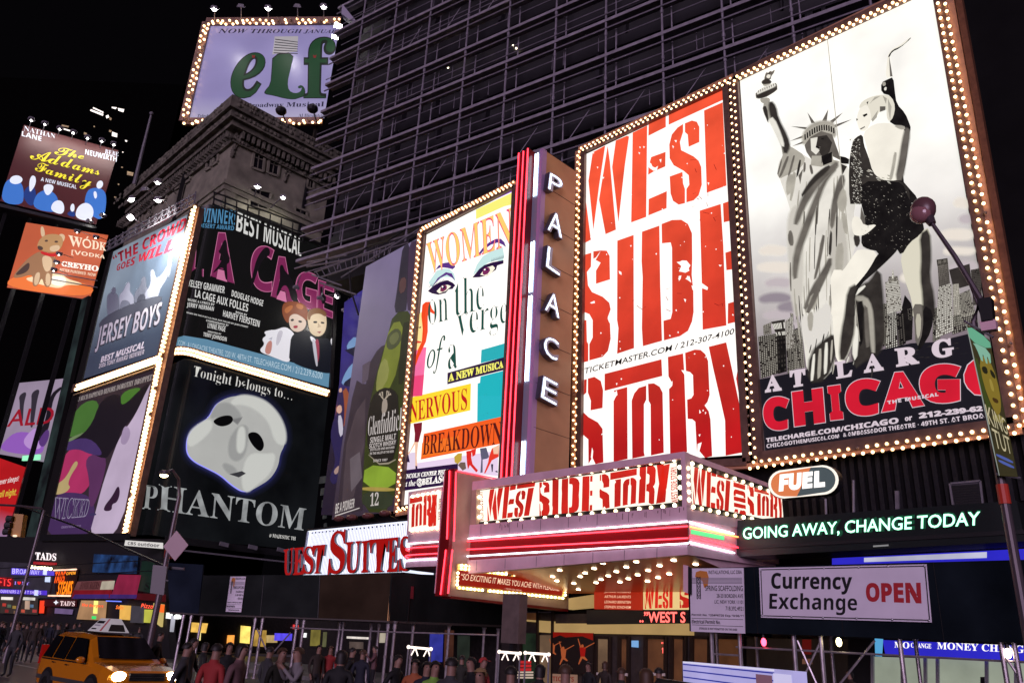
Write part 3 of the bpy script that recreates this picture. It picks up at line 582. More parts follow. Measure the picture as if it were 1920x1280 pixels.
b.blob(PAL, P('1008,380 1060,355 1100,338 1112,450 1125,540 1190,610 1222,690 1232,720 1220,760 1200,960 1165,1110 1225,1180 1280,1240 1280,1290 880,1290 870,1000 865,900 1080,1100 1160,1100 1190,720 1080,690 1065,640 1090,560 1085,480 1010,460', *K1), .024, g5, 1)
b.blob(PAL, P('1015,380 1040,372 1045,400 1022,410', *K1), .027, g2, 1); b.blob(PAL, P('1030,420 1050,410 1048,440 1032,440', *K1), .027, g1, 1)
b.blob(PAL, P('870,760 950,690 1060,680 1100,700 1195,720 1190,900 1165,1105 1080,1118 1000,1105 945,1050 915,940 895,840', *K1), .026, skin, 1); b.blob(PAL, P('1195,720 1225,740 1190,960 1165,1105 1120,1108 1150,960 1170,820', *K1), .028, g3, 1, -7); b.blob(PAL, P('1110,900 1125,910 1095,1080 1082,1110 1070,1110 1090,1020', *K1), .028, g2, 1, -7); b.blob(PAL, P('1100,700 1180,705 1190,730 1150,730', *K1), .028, g2, 1, -7)
b.blob(PAL, P('842,580 850,540 890,505 960,478 1040,470 1090,490 1115,560 1100,640 1070,675 1050,640 1050,570 1000,590 960,660 935,670 930,600 900,540', *K1), .028, lit(226, 222, 204, em=.95), 1); b.blob(PAL, P('840,585 895,520 930,600 935,670 900,740 850,745 830,690 825,650', *K1), .027, skin, 1)
for s, m in (('1000,560 1040,560 1040,585 1000,600', g3), ('1060,500 1085,560 1075,660 1065,600', g2), ('960,490 1000,482 940,520 925,540', g2), ('1020,480 1050,500 1045,540 1030,500', g2), ('900,530 912,520 906,545', g4), ('870,625 902,612 905,622 880,638', g5), ('822,650 835,655 825,668', g4), ('850,728 888,708 886,714 856,732', g3), ('935,660 985,590 975,640 945,672', g2)): b.blob(PAL, P(s, *K1), .03, m, 0, .8)
b.blob(PAL, P('790,830 820,790 870,765 880,850 900,900 935,1000 990,1080 1040,1120 1160,1115 1220,1180 1225,1290 830,1290 800,1290 770,1290 765,1000', *K1), .025, g4, 1)
b.blob(PAL, P('690,380 740,560 700,640 700,720 750,750 830,765 860,880 940,740 1000,740 1145,640 1180,590 1120,480 1050,360 1010,250 900,240 700,240', *K2), .0255, g5, 1)
random.seed(8)                                   # sequins
for k in range(420):
    if k < 250: u_, v_ = random.random(), random.random(); x, y = 1400+(775+u_*75+v_*20)*.25, 60+(800+v_*500)*.25
    else: u_, v_ = random.random(), random.random(); x, y = 1440+(720+u_*390-v_*40)*.25, 280+(240+v_*490+u_*60)*.25
    if k >= 250 and x > 1706: continue
    r = random.uniform(.5, 1.5); b.poly(PAL, [(x+r*math.cos(q*1.257), y+r*.7*math.sin(q*1.257+.5)) for q in range(5)], .055, random.choice([g1, g2, g3, g1]) if k < 250 else random.choice([g2, g3, g3, g4]))
for k in range(26): x = 1608+random.uniform(0, 62); y = 320+random.uniform(-6, 12)+(x-1620)*.25; b.poly(PAL, [(x, y), (x+5, y+1.5), (x+6, y+3), (x+1, y+1.6)], .056, random.choice([g1, g2]))
b.blob(PAL, P('640,500 690,510 720,575 820,560 780,600 730,640 680,650 640,640 625,560', *K2), .034, skin, 1)
b.blob(PAL, P('680,745 830,765 790,900 660,1040 600,1090 580,1280 470,1280 480,1080 500,980 600,860 640,790', *K2), .028, skin, 1); b.blob(PAL, P('700,280 660,400 670,560 690,740 680,880 590,900 560,1100 690,940 780,960', *K3)[:0] or P('830,765 940,740 990,740 850,880 640,1060 660,1280 580,1280 590,1100 660,1020 760,900', *K2), .03, g5)
b.blob(PAL, P('640,200 760,200 830,380 830,420 860,600 840,760 760,960 690,960 670,760 650,480', *K3), .028, skin, 1); b.blob(PAL, P('860,320 830,400 835,620 820,760 760,930 720,930 740,700 770,560 790,360', *K3), .03, g4, 1, -7); b.blob(PAL, P('1140,640 1180,590 1215,600 1218,800 1205,960 1240,1100 1245,1280 1085,1280 1085,1150 1020,960 990,790 1060,700', *K2), .028, lit(222, 218, 196, em=.9), 1); b.blob(PAL, P('1145,640 1205,600 1218,800 1205,960 1240,1100 1245,1290 1170,1290 1170,1100 1150,960 1160,800', *K2), .03, g4, 1, -7); b.blob(PAL, P('960,735 1000,800 1060,700 1145,640 1140,590 1000,640', *K2), .031, g5, 1)
b.blob(PAL, P('1310,480 1400,480 1480,560 1470,700 1400,810 1340,820 1330,640', *K3), .029, g3, 1); b.blob(PAL, P('1400,480 1485,540 1470,700 1380,850 1350,850 1400,700', *K3), .03, g5, 1); b.blob(PAL, P('1335,560 1385,560 1380,720 1350,780', *K3), .03, lit(190, 186, 166, em=.85), 1)
b.build('dancer_print', t)
b = MB(); wl = lit(214, 200, 208, em=.95)
for ch, q in (('A', '120,1065 215,1050 245,1185 105,1205'), ('T', '305,1025 435,1005 440,1145 318,1165'), ('L', '672,955 820,930 822,1070 690,1092'), ('A', '930,895 1040,875 1080,1020 915,1045'), ('R', '1165,845 1350,820 1370,965 1180,995'), ('G', '1465,775 1645,755 1655,905 1475,930')): text(b, PAL, ch, P(q, *K3), .062, wl, st='b', bold=.035)
b.build('slab_lettering', t)
b = MB(); cr = mat('poster_crimson', rgb(206, 26, 48), rough=.5, em=.95, noise=.15, nscale=.5, sample=False, spec=.2)
for ch, q in (('C', '78,520 300,520 305,800 92,800'), ('H', '312,485 570,448 592,735 335,772'), ('I', '600,440 708,425 735,710 625,722'), ('C', '738,385 1030,372 1035,680 745,690'), ('A', '1110,340 1215,322 1385,600 1035,655'), ('G', '1328,260 1675,258 1678,580 1340,588')):
    if ch == 'A': q2 = P('1050,335 1290,315 1385,600 1030,658', *K4)
    else: q2 = P(q, *K4)
    text(b, PAL, ch, q2, .062, wl, st='h', bold=.05 if ch != 'A' else .04); c = ((q2[0][0]+q2[2][0])/2, (q2[0][1]+q2[2][1])/2)
    q3 = [(c[0]+(x-c[0])*.965, c[1]+(y-c[1])*.965) for x, y in q2]; text(b, PAL, ch, q3, .066, cr, st='h', bold=.05 if ch != 'A' else .03)
b.poly(PAL, P('1690,350 1720,270 1775,225 1840,520 1780,515 1720,460 1695,410', *K4), .062, wl); b.poly(PAL, P('1697,350 1727,275 1775,235 1834,512 1780,507 1727,455 1702,410', *K4), .066, cr)
b.build('title_lettering', t)
b = MB(); text(b, PAL, 'THE MUSICAL', P('1080,560 1490,492 1492,520 1085,588', *K4), .07, wl, st='h', bold=.03, space=1.2)
text(b, PAL, 'TELECHARGE.COM/CHICAGO', P('112,858 1170,690 1174,738 115,892', *K4), .062, wl, st='h', bold=.03); text(b, PAL, 'or', P('1222,690 1280,680 1282,715 1224,722', *K4), .062, wl, st='h', bold=.03); text(b, PAL, '212-239-62', P('1328,655 1840,598 1848,640 1335,702', *K4), .062, wl, st='h', bold=.05)
text(b, PAL, 'CHICAGOTHEMUSICAL.COM', P('115,905 695,825 698,855 117,938', *K4), .062, wl, st='h', bold=.01); text(b, PAL, '& AMBASSADOR THEATRE \u00b7 49TH ST. AT BROA', P('728,815 1852,655 1860,695 730,848', *K4), .062, wl, st='h', bold=.01); b.build('small_lettering', t)
b = MB(); b.beam(PAL, (1551, 70), (1612, 640), .025, .01, g2, .03); b.build('panel_seam', t)
frame_beams(t, PAL, P('1377,148 1757,-32 1903,795 1424,858'), .42, .3, frm, .06)
frame_beams(t, PAL, P('1372,149 1770,-45 1917,802 1412,866'), .42, .2, chn, .03, 'bulb_channel')
frame_beams(t, PAL, [(1797, -10), (1940, 800)], .22, .35, mat('copper_edge', (.3, .13, .07, 1), rough=.35, metal=.5, noise=.2), .04, 'outer_edge', False)
pts = row(h(1374, 150, .25), h(1765, -34, .25), 62, zz, .09) + row(h(1764, 0, .3), h(1915, 796, .3), 92, xx, .12) + row(h(1402, 873, .25), h(1918, 803, .25), 56, zz, .11)
bulbs(t, pts, .06)
# ---- collage poster with painted eyes
Q = P('800,440 964,356 936,905 757,950')
t = thing('billboard', 'narrow white billboard with painted eyes and coloured blocks left of the blade sign', 'billboard', base_of(PAL, Q), 'bulb-framed billboards on the theatre front')
b = MB(); b.slab(PAL, Q, .25, wpan, 0, frd); b.build('backlit_panel', t)
D1 = ((780, 340), .15625); D2 = ((760, 520), .171875); D3 = ((740, 720), .171875)
b = MB(); pp = lambda s, T, o, m: b.poly(PAL, P(s, *T), o, m)
pp('640,340 1185,90 1185,110 640,362', D1, .006, lit(150, 80, 200)); pp('720,340 1180,125 1170,275 1060,300 720,455', D1, .006, lit(243, 238, 120))
eb = lit(88, 50, 130); tq = lit(196, 228, 224); dk = lit(40, 18, 60)
pp('145,1225 200,1110 270,1010 330,980 400,970 460,985 470,1030 440,1055 380,1040 300,1030 240,1060 190,1130', D1, .008, eb); pp('150,1215 250,1070 330,1045 400,1050 460,1110 475,1200 420,1150 330,1150 250,1200 190,1270', D1, .007, tq); pp('190,1270 260,1160 360,1090 430,1105 475,1200 440,1160 370,1120 290,1160', D1, .009, eb); pp('175,1290 290,1220 380,1185 440,1215 470,1245 440,1290 300,1310', D1, .009, dk)
pp('740,880 800,800 880,730 960,690 1020,690 1060,730 1080,790 1040,760 980,735 900,760 830,810 760,890', D1, .008, eb); pp('680,1130 730,1000 800,900 900,840 1040,790 1060,900 1040,960 960,950 860,980 770,1050', D1, .007, tq); pp('675,1155 760,1050 820,1005 920,970 1050,945 1050,985 975,1010 960,1060 860,1130 760,1150', D1, .009, dk); pp('770,1120 830,1040 920,1010 950,1040 900,1110 830,1135', D1, .011, lit(250, 244, 220)); pp('800,1110 800,1060 840,1030 880,1035 890,1070 860,1110 820,1125', D1, .013, lit(120, 40, 90)); pp('830,1060 850,1040 868,1050 855,1075', D1, .015, dk); pp('812,1060 828,1046 838,1058 822,1070', D1, .017, wpan)
for k in range(12): x = 900+k*13; y = 965-k*4; pp('%d,%d %d,%d %d,%d' % (x, y, x+6, y, x+14, y-45), D1, .011, dk)
pp('245,150 300,95 380,50 450,30 520,60 545,95 490,110 440,170 360,190 290,175', D2, .009, dk); pp('340,150 400,90 460,80 500,95 440,150 370,175', D2, .011, lit(250, 244, 220)); pp('380,150 385,105 430,80 455,95 450,130 410,158', D2, .013, lit(120, 40, 80)); pp('405,110 425,90 440,110 420,130', D2, .015, dk); pp('396,104 410,92 416,104 402,114', D2, .017, wpan)
for k in range(11): x = 260+k*16; y = 110-k*7; pp('%d,%d %d,%d %d,%d' % (x, y, x+7, y-2, x-12, y-30), D2, .011, dk)
pp('185,300 220,268 265,265 290,340 330,390 345,410 300,395 260,370 245,420 245,590 225,700 150,860 110,965 105,900 140,780 180,700 190,560 175,420', D2, .009, lit(238, 72, 30)); pp('150,400 185,370 190,560 185,690 140,790 105,790 120,660 135,520', D2, .008, lit(252, 226, 150)); pp('135,545 175,535 165,555', D2, .011, dk); pp('128,690 180,700 165,715 130,715', D2, .011, lit(226, 60, 50)); pp('110,770 230,760 185,1285 52,1300', D2, .007, mat('poster_pink', rgb(240, 110, 160), em=1, sample=False, noise=.12, nscale=.4)); pp('60,1080 205,1060 185,1290 52,1300', D2, .0075, lit(232, 70, 120))
pp('830,790 1095,715 1078,870 822,935', D2, .007, lit(40, 170, 178)); pp('820,1080 1075,1015 1060,1290 800,1290', D2, .007, lit(30, 176, 184)); pp('460,1040 1080,868 1070,1010 458,1165', D2, .012, dk)
text(b, PAL, 'A NEW MUSICA', P('470,1050 1070,905 1070,985 468,1140', *D2), .016, lit(244, 240, 110), st='b', bold=.03)
gr = lit(24, 74, 64)
text(b, PAL, 'on', P('245,250 460,215 465,470 250,525', *D2), .012, gr, st='b', bold=-.022); text(b, PAL, 'the', P('535,10 858,-30 855,345 540,425', *D2), .012, gr, st='b', bold=-.022); text(b, PAL, 'of', P('232,680 440,625 400,1030 235,1070', *D2), .012, gr, st='i', bold=.004); text(b, PAL, 'a', P('465,740 560,715 572,985 465,1005', *D2), .012, gr, st='b', bold=-.022)
text(b, PAL, 'verge', P('565,410 1112,275 1105,580 560,770', *D2), .012, gr, st='b', bold=-.022)
pp('150,150 832,-8 825,285 150,435', D3, .007, lit(246, 214, 46)); text(b, PAL, 'NERVOUS', P('165,195 790,40 790,275 165,415', *D3), .012, lit(190, 24, 30), st='b', bold=-.004)
pp('905,-10 1190,-60 1160,380 900,415', D3, .0068, lit(36, 178, 188)); pp('318,540 1160,355 1145,650 285,820', D3, .009, lit(238, 92, 30)); pp('300,640 700,560 690,730 288,800', D3, .0092, lit(240, 112, 34)); text(b, PAL, 'BREAKDOWN', P('318,560 1172,400 1165,650 305,775', *D3), .013, lit(84, 20, 18), st='b', bold=-.002)
pp('205,430 300,415 295,500 262,630 215,630 220,540', D3, .009, lit(120, 24, 40)); fl = lit(236, 190, 160)
pp('215,630 235,630 200,690 150,770 160,840 140,845 130,770 170,720', D3, .009, fl); pp('222,630 258,630 250,700 240,800 248,910 225,930 225,800', D3, .009, fl); pp('125,760 150,770 165,850 135,848', D3, .011, dk); pp('225,890 246,890 250,940 230,938', D3, .011, dk)
pp('650,790 690,755 735,750 730,830 690,870 655,850', D3, .009, lit(190, 160, 60)); pp('690,880 720,850 770,850 780,920 740,940', D3, .009, lit(110, 90, 80)); pp('780,730 840,720 835,800 850,870 910,940 890,960 820,880 800,930 790,870', D3, .009, lit(214, 40, 34)); pp('835,715 890,700 880,770 850,790', D3, .009, lit(222, 46, 36)); pp('930,700 1000,690 1030,790 1010,810 960,820 960,960 935,965 945,820', D3, .009, lit(92, 90, 112)); pp('1030,790 1060,700 1140,660 1135,790 1060,830 990,970 975,970 1020,850', D3, .009, lit(226, 58, 40)); pp('1070,690 1140,665 1130,760 1080,760', D3, .011, fl); pp('1050,870 1075,870 1070,950 1060,960', D3, .009, lit(60, 56, 76)); pp('1090,950 1120,940 1125,965', D3, .009, lit(60, 56, 76))
pp('90,760 230,740 240,930 85,945', D3, .006, lit(222, 206, 226)); pp('240,860 1130,720 1125,1000 240,920', D3, .0055, lit(226, 206, 230))
pp('85,940 690,865 690,1080 70,1165', D3, .014, dk); text(b, PAL, 'LINCOLN CENTER THEA', P('80,985 585,925 580,975 80,1035', *D3), .018, wpan, st='bi', bold=.02); text(b, PAL, 'at the', P('95,1060 228,1038 228,1105 95,1120', *D3), .018, wpan, st='bi'); text(b, PAL, 'BELASC', P('300,1030 590,975 570,1065 300,1100', *D3), .018, wpan, st='b', bold=.02)
b.poly(PAL, [(740+(272+32*math.cos(q*.5))*.1719, 720+(1070+46*math.sin(q*.5))*.1719) for q in range(13)], .017, wpan); b.poly(PAL, [(740+(272+24*math.cos(q*.5))*.1719, 720+(1070+36*math.sin(q*.5))*.1719) for q in range(13)], .019, dk); text(b, PAL, '8', P('258,1040 288,1036 288,1098 258,1102', *D3), .021, wpan, st='h')
b.build('collage_print', t)
b = MB(); text(b, PAL, 'WOMEN', P('120,740 1155,300 1160,760 165,1115', *D1), .012, lit(236, 70, 120), st='b', bold=.004); text(b, PAL, 'WOMEN', P('122,742 1155,302 1158,757 166,1112', *D1), .016, lit(250, 206, 110), st='b', bold=-.014); b.build('title_lettering', t)
frame_beams(t, PAL, P('796,437 966,350 940,915 753,953'), .26, .3, frm, .05)
frame_beams(t, PAL, P('788,433 966,343 942,930 744,962'), .36, .2, chn, .03, 'bulb_channel')
pts = row(h(788, 431, .2), h(964, 343, .2), 54, zz, .09) + row(h(787, 436, .2), h(744, 955, .2), 84, xx, .1) + row(h(742, 957, .2), h(772, 949, .2), 8, zz, .05)
bulbs(t, pts, .062)

W_ROW, SI_ROW, ST_ROW = WSS[:13], WSS[13:23], WSS[23:]
Q_W = P('1099,289 1357,168 1362,348 1096,452'); Q_SI = P('1096,478 1372,375 1384,602 1094,678'); Q_ST = P('1094,712 1388,640 1397,852 1091,874'); Q_TO = P('1132,703 1388,640 1397,852 1128,871')
def stencil(mb, surf, rows, src, dst, off, m):
    f = remap(src, P(dst) if isinstance(dst, str) else dst)
    for q in rows: mb.poly(surf, [f(*p) for p in q], off, m)
# ============================================================ theatre marquee, blade sign and fin
lav = mat('lavender_marquee_steel', (.72, .46, .52, 1), rough=.4, noise=.12, nscale=1.5)
beige = mat('tan_marquee_steel', (.42, .3, .22, 1), rough=.42, noise=.12, nscale=1.5)
redst = mat('red_enamel_steel', (.16, .008, .01, 1), rough=.3)
nred = mat('neon_red', (1, .1, .12, 1), em=5, ecol=(1, .03, .05, 1)); nwhite = mat('neon_white', (.8, .9, 1, 1), em=5, ecol=(.72, .86, 1, 1)); ngreen = mat('neon_green', (.1, .8, .3, 1), em=.8, ecol=(.05, .8, .25, 1)); norange = mat('neon_orange', (1, .4, .2, 1), em=5, ecol=(1, .22, .06, 1))
cream = lit(255, 246, 226, em=1.15, sample=True, noise=.07, nscale=.6)
sred = mat('marquee_stencil_red', rgb(206, 36, 24), em=.9, noise=.25, nscale=.8, sample=False)
top_z = MQF.hit(1282, 847).z; bot_z = MQF.hit(1288, 1038).z; XR_ = MQF.hit(1285, 940).x
t = thing('theatre_marquee', 'lavender theatre canopy with red stencil sign panels, neon lines and many bulbs', 'marquee', (-18.5, 25, bot_z))
tl = thing
b = MB(); b.box((-23.4, 21.8, bot_z+.3), (XR_-.06, 27.75, top_z-.02), lav); b.build('canopy_body', t)
b = MB()
b.slab(MQF, '868,905 1283,846 1284,858 869,921', .3, lav); b.slab(MQF, '866,985 1287,948 1288,974 865,1007', .3, lav); b.slab(MQF, '860,1051 1289,1021 1289,1039 860,1076', .3, lav); b.slab(MQF, '870,906 893,903 893,1000 867,1002', .3, beige, -.003); b.slab(MQF, '1276,849 1284,847 1288,948 1279,950', .3, lav, -.003)
b.build('front_fascia', t)
b = MB(); b.slab(MQF, '859,1006 1289,973 1290,1022 858,1052', .06, redst, -.1); b.build('neon_trough', t)
mx = X(XR_)
b = MB(); b.slab(mx, '1284,847 1480,920 1480,934 1285,859', .3, lav, -.002); b.slab(mx, '1288,949 1480,988 1480,1003 1288,974', .3, lav, -.002); b.slab(mx, '1289,1022 1430,1050 1430,1060 1289,1039', .3, lav, -.002); b.build('side_fascia', t)
b = MB(); b.slab(mx, '1290,974 1430,1006 1430,1052 1290,1022', .06, redst, -.1); b.build('side_neon_trough', t)
b = MB(); b.slab(MQS, '893,912 1278,856 1281,950 893,989', .1, cream); b.build('sign_panel', t)
b = MB()
stencil(b, MQS, W_ROW, Q_W, '914,917 1004,904 992,966 914,975', .006, sred); stencil(b, MQS, SI_ROW, Q_SI, '1011,904 1112,891 1111,956 1011,968', .006, sred); stencil(b, MQS, ST_ROW, Q_ST, '1124,890 1254,869 1248,942 1124,955', .006, sred)
b.poly(MQS, '1243,872 1256,869 1250,915 1238,942 1230,944 1234,915', .006, sred)
brn = lit(150, 60, 40)
text(b, MQS, 'WEST SIDE STORY', P('897,978 895,922 905,920 907,976'), .006, brn, st='h'); text(b, MQS, 'WEST SIDE STORY', P('1259,944 1257,876 1268,873 1271,942'), .006, sred, st='h')
b.build('stencil_lettering', t)
b = MB(); b.slab(mx, '1289,862 1472,929 1470,984 1293,950', .06, cream, -.03); b.build('side_sign_panel', t)
b = MB(); stencil(b, mx, W_ROW, Q_W, '1298,873 1371,892 1366,960 1300,946', -.02, sred); stencil(b, mx, SI_ROW, Q_SI, '1377,966 1375,899 1397,905 1399,970', -.02, sred); stencil(b, mx, ST_ROW, Q_ST, '1401,906 1467,928 1466,975 1402,964', -.02, sred)
text(b, mx, 'WEST SIDE STORY', P('1292,944 1289,882 1295,880 1298,944'), -.02, sred, st='h'); b.build('side_stencil_lettering', t)
blk = mat('bulb_socket_strip', (.03, .026, .02, 1), rough=.4)
b = MB(); b.beam(MQS, (896, 915), (1277, 859), .2, .04, blk, .04); b.beam(MQS, (896, 983), (1279, 946), .2, .04, blk, .04); b.beam(MQS, (1273, 860), (1276, 947), .16, .04, blk, .044); b.beam(mx, (1289, 865), (1470, 928), .17, .04, blk, .0); b.beam(mx, (1291, 947), (1470, 985), .17, .04, blk, .0); b.beam(mx, (1290, 866), (1292, 947), .14, .04, blk, .004); b.build('bulb_strip', t)
def seg(surf, a, c, n, off): return [surf.hit(a[0]+(c[0]-a[0])*(i+.5)/n, a[1]+(c[1]-a[1])*(i+.5)/n, off) for i in range(n)]
pts = seg(MQS, (900, 914), (1275, 860), 17, .1)+seg(MQS, (900, 982), (1276, 946), 17, .1)+seg(MQS, (899, 922), (899, 978), 3, .1)+seg(MQS, (1274, 866), (1276, 942), 4, .1)
pts += seg(mx, (1290, 866), (1465, 928), 11, .05)+seg(mx, (1292, 948), (1465, 984), 11, .05)+seg(mx, (1290, 870), (1292, 944), 5, .05)
bulbs(t, pts, .07, BULB_C, dead=.05)
def neon(surf, pth, off, m, r=.026): return MB().tube([surf.hit(x, y, off) for x, y in P(pth)], r, m, 6)
for pth, m in (('871,905 866,1010 1289,977', nwhite), ('860,1043 1290,1018', nwhite)): neon(MQF, pth, .02, m).build('neon_tube', t, True)
for pth, m in (('854,882 850,1016 1289,986', nred), ('840,1114 847,1031 1290,1008', nred)): neon(MQF, pth, .04, m).build('neon_tube', t, True)
for pth, m in (('1293,978 1376,1000', nwhite), ('1294,987 1388,1007', norange), ('1294,1005 1389,1027', nred), ('1293,1016 1377,1036', nwhite)): neon(mx, pth, .02, m).build('neon_tube', t, True)
b = MB(); b.slab(mx, '1296,992 1358,1004 1358,1012 1296,1000', .03, ngreen, -.05); b.build('green_neon_glow_strip', t)
b = MB(); rst = mat('rust_streak', (.12, .06, .05, 1), rough=.8)
random.seed(4)
for k in range(7): x = 905+k*55+random.uniform(-6, 6); y = 985-(x-869)*.089; b.beam(MQF, (x, y+1), (x-.4, y+21), .014, .004, blackm, .004); y2 = 1053-(x-861)*.07; b.beam(MQF, (x-8, y2), (x-8.5, y2+19), .014, .004, blackm, .004)
for k in range(26): x = random.choice([960, 1180, 1230, 1090, 1265])+random.uniform(-25, 25); y = 987-(x-869)*.089+random.uniform(0, 5); b.beam(MQF, (x, y), (x-.2, y+random.uniform(3, 12)), random.uniform(.008, .03), .003, rst, .003)
b.build('seam', t)
# left wing of the canopy, rounded end
wz0 = MQF.hit(780, 1062).z; wz1 = MQF.hit(800, 913).z; xa = MQF.hit(735, 1040).x
def rnd(o, x1=-24.0): return [(x1, 21.5-o)]+[(xa+1.5-math.sin(a*R(15))*(1.5+o), 23.0-math.cos(a*R(15))*(1.5+o)) for a in range(7)]+[(xa-o, 27.6), (x1, 27.6)]
zA = MQF.hit(765, 1000).z; zB = MQF.hit(765, 1016).z; zC = MQF.hit(765, 1046).z
b = MB(); b.prism(rnd(.0), zB, zA, lav); b.prism(rnd(.0), wz0, zC, lav); b.prism(rnd(-.12), zC, zB, redst); b.prism(rnd(-.35), zA, wz1, beige); b.build('wing_body', t)
for y0, m, r_ in ((1019, nwhite, .024), (1027, nred, .026), (1040, nred, .026), (1050, nwhite, .024)):
    z = MQF.hit(765, y0).z; b = MB(); b.tube([(q[0], q[1], z) for q in rnd(.03, -24.2)[:8]], r_, m, 6); b.build('neon_tube', t, True)
b = MB(); b.slab(MQF, '766,922 829,912 826,998 763,1003', .1, lav, -.02); b.slab(MQF, '768,930 826,920 823,990 766,995', .1, cream, .0); b.build('wing_sign_panel', t)
b = MB(); stencil(b, MQF, ST_ROW[3:], Q_TO, '768,934 820,925 818,986 766,990', .006, sred); b.poly(MQF, '812,928 820,926 817,950 811,986 804,987 808,955', .006, sred); text(b, MQF, 'THE NEW', P('821,975 823,934 827,933 825,974'), .006, brn); b.build('wing_stencil_lettering', t)
bulbs(t, seg(MQF, (769, 931), (826, 921), 6, .07)+seg(MQF, (767, 994), (824, 989), 6, .07), .07, BULB_C)
# fin below and through the canopy
fz0 = Y(20.5).hit(840, 1117).z; fz1 = Y(20.5).hit(850, 881).z
b = MB(); b.box((-23.98, 20.6, fz0), (-23.45, 27.7, fz1), beige); fin = b.build('fin', t)
b = MB(); b.box((-24.0, 20.45, fz0), (-23.43, 20.62, fz1+.05), redst); b.build('fin_red_edge', fin)
b = MB(); b.box((-24.02, 20.42, fz0+.1), (-23.99, 21.4, fz1), lav); b.build('fin_side_trim', fin)
F0 = Y(20.4)
for pth in ('843,882 838,1010', '836,1030 826,1114', '855,884 851,1014', '848,1030 840,1112'): neon(F0, pth, 0, nred, .03).build('neon_tube', fin, True)
neon(FIN, '857,882 936,898', .02, nred, .03).build('neon_tube', fin, True)
b = MB(); b.slab(FIN, '848,1056 1064,1052 1066,1141 842,1116', .04, beige, .03); b.build('fin_side_panel', t)
b = MB(); b.slab(FIN, '846,1116 1066,1141 1065,1146 845,1121', .5, redst, .02); b.build('fin_red_base', t)
b = MB(); b.poly(FIN, '856,1056 1063,1056 1062,1124 856,1104', .075, mat('gold_reflector', (.7, .5, .16, 1), rough=.25, metal=.6)); b.build('bulb_reflector', t)
b = MB(); b.slab(FIN, '861,1068 1056,1093 1055,1116 859,1096', .03, mat('quote_panel_red', rgb(150, 24, 10), em=.8, sample=False, noise=.1, nscale=1), .11); qp = b.build('quote_panel', t)
b = MB(); text(b, FIN, '\u201cSO EXCITING IT MAKES YOU ACHE WITH PLEASURE.\u201d', P('865,1074 1052,1098 1052,1108 864,1086'), .12, lit(255, 214, 180), st='d', shear=.2, bold=.005); text(b, FIN, 'a new york reviewer'[:0] or '\u2014 THE NEW YORK OBSERVER', P('945,1101 978,1105 978,1108 945,1104'), .12, lit(240, 190, 160), st='d'); b.build('quote_lettering', qp)
bulbs(t, seg(FIN, (862, 1059), (1062, 1080), 26, .14)+seg(FIN, (861, 1065), (1060, 1089), 26, .14)+seg(FIN, (858, 1101), (1059, 1121), 28, .14)+seg(FIN, (859, 1070), (857, 1099), 4, .14)+seg(FIN, (1061, 1060), (1060, 1118), 9, .14), .055, BULB_C, dead=.02)
# soffit with downlights
sofm = mat('polished_copper_soffit', (.7, .22, .09, 1), rough=.28, metal=.15, noise=.1, nscale=.7)
zb2 = Y(27.6).hit(1090, 1112).z
b = MB(); b.face([(-23.4, 21.6, bot_z+.05), (XR_-.1, 21.6, bot_z+.05), (XR_-.1, 27.6, zb2), (-23.4, 27.6, zb2)], sofm); b.face([(XR_-.12, 21.6, bot_z+.05), (XR_-.12, 27.6, zb2), (XR_-.12, 27.6, bot_z+.3), (XR_-.12, 21.6, bot_z+.3)], lav); b.build('soffit', t)
class Slope:
    def __init__(s): s.o = V((0, 21.6, bot_z+.05)); s.n = V((0, zb2-bot_z-.05, -6)).normalized(); s.n = -s.n if s.n.z > 0 else s.n
    def hit(s, x, y, off=0): d = ray(x, y); o = s.o+s.n*off; return EYE+d*((o-EYE).dot(s.n)/d.dot(s.n))
dlm = mat('downlight_lens', (1, .9, .7, 1), em=10, ecol=(1, .8, .52, 1)); SOF = Slope()
for x, y in P('40,820 265,810 500,800 765,790 203,848 430,838 665,828 140,880 360,870 585,862 920,818 105,905 303,900 510,893 733,886 60,953 252,925 445,920 655,912 217,948 385,943 580,938 92,995 -40,860 -90,905 -60,935', (1060, 840), .2657):
    p = SOF.hit(x, y, .01); b = MB(); b.tube([p-SOF.n*.005, p+SOF.n*.02], [.095, .085], dlm, 12); b.build('downlight', t)
# blade sign
YB = 23.5; xl = Y(YB).hit(958, 600).x; xr = Y(YB).hit(1004, 600).x; BL_ = X(xr); yb = BL_.hit(1073, 600).y; bz0 = top_z-.6; bz1 = Y(YB).hit(1004, 286).z
t = thing('blade_sign', 'tall vertical PALACE sign of brown steel with red neon edge', 'sign', ((xl+xr)/2, YB, bz0))
brown = mat('bronze_brown_steel', (.4, .235, .11, 1), rough=.42, metal=.1, noise=.2, nscale=.5); purp = mat('violet_steel_trim', (.4, .26, .46, 1), rough=.35)
b = MB(); b.box((xl+.1, YB+.15, bz0), (xr, yb, bz1), brown); b.build('blade_body', t)
for k in range(9):
    z = bz0+1.2+k*2.0; b = MB(); b.bar((xr+.004, YB+.16, z), (xr+.004, yb, z), .025, .012, blackm); b.build('panel_joint', t)
b = MB(); b.box((xl, YB, bz0), (xl+.24, YB+.3, bz1-.9), purp); b.box((xr-.2, YB, bz0), (xr+.01, YB+.3, bz1+.05), purp); b.build('edge_trim', t)
b = MB(); b.box((xl+.26, YB-.35, bz0), (xl+.95, YB+.14, bz1+.12), redst); b.build('red_spine', t)
b = MB(); b.box((xl+.97, YB+.05, bz0), (xr-.22, YB+.14, bz1), mat('blue_grey_trough', (.2, .23, .3, 1), rough=.3)); b.build('neon_trough', t)
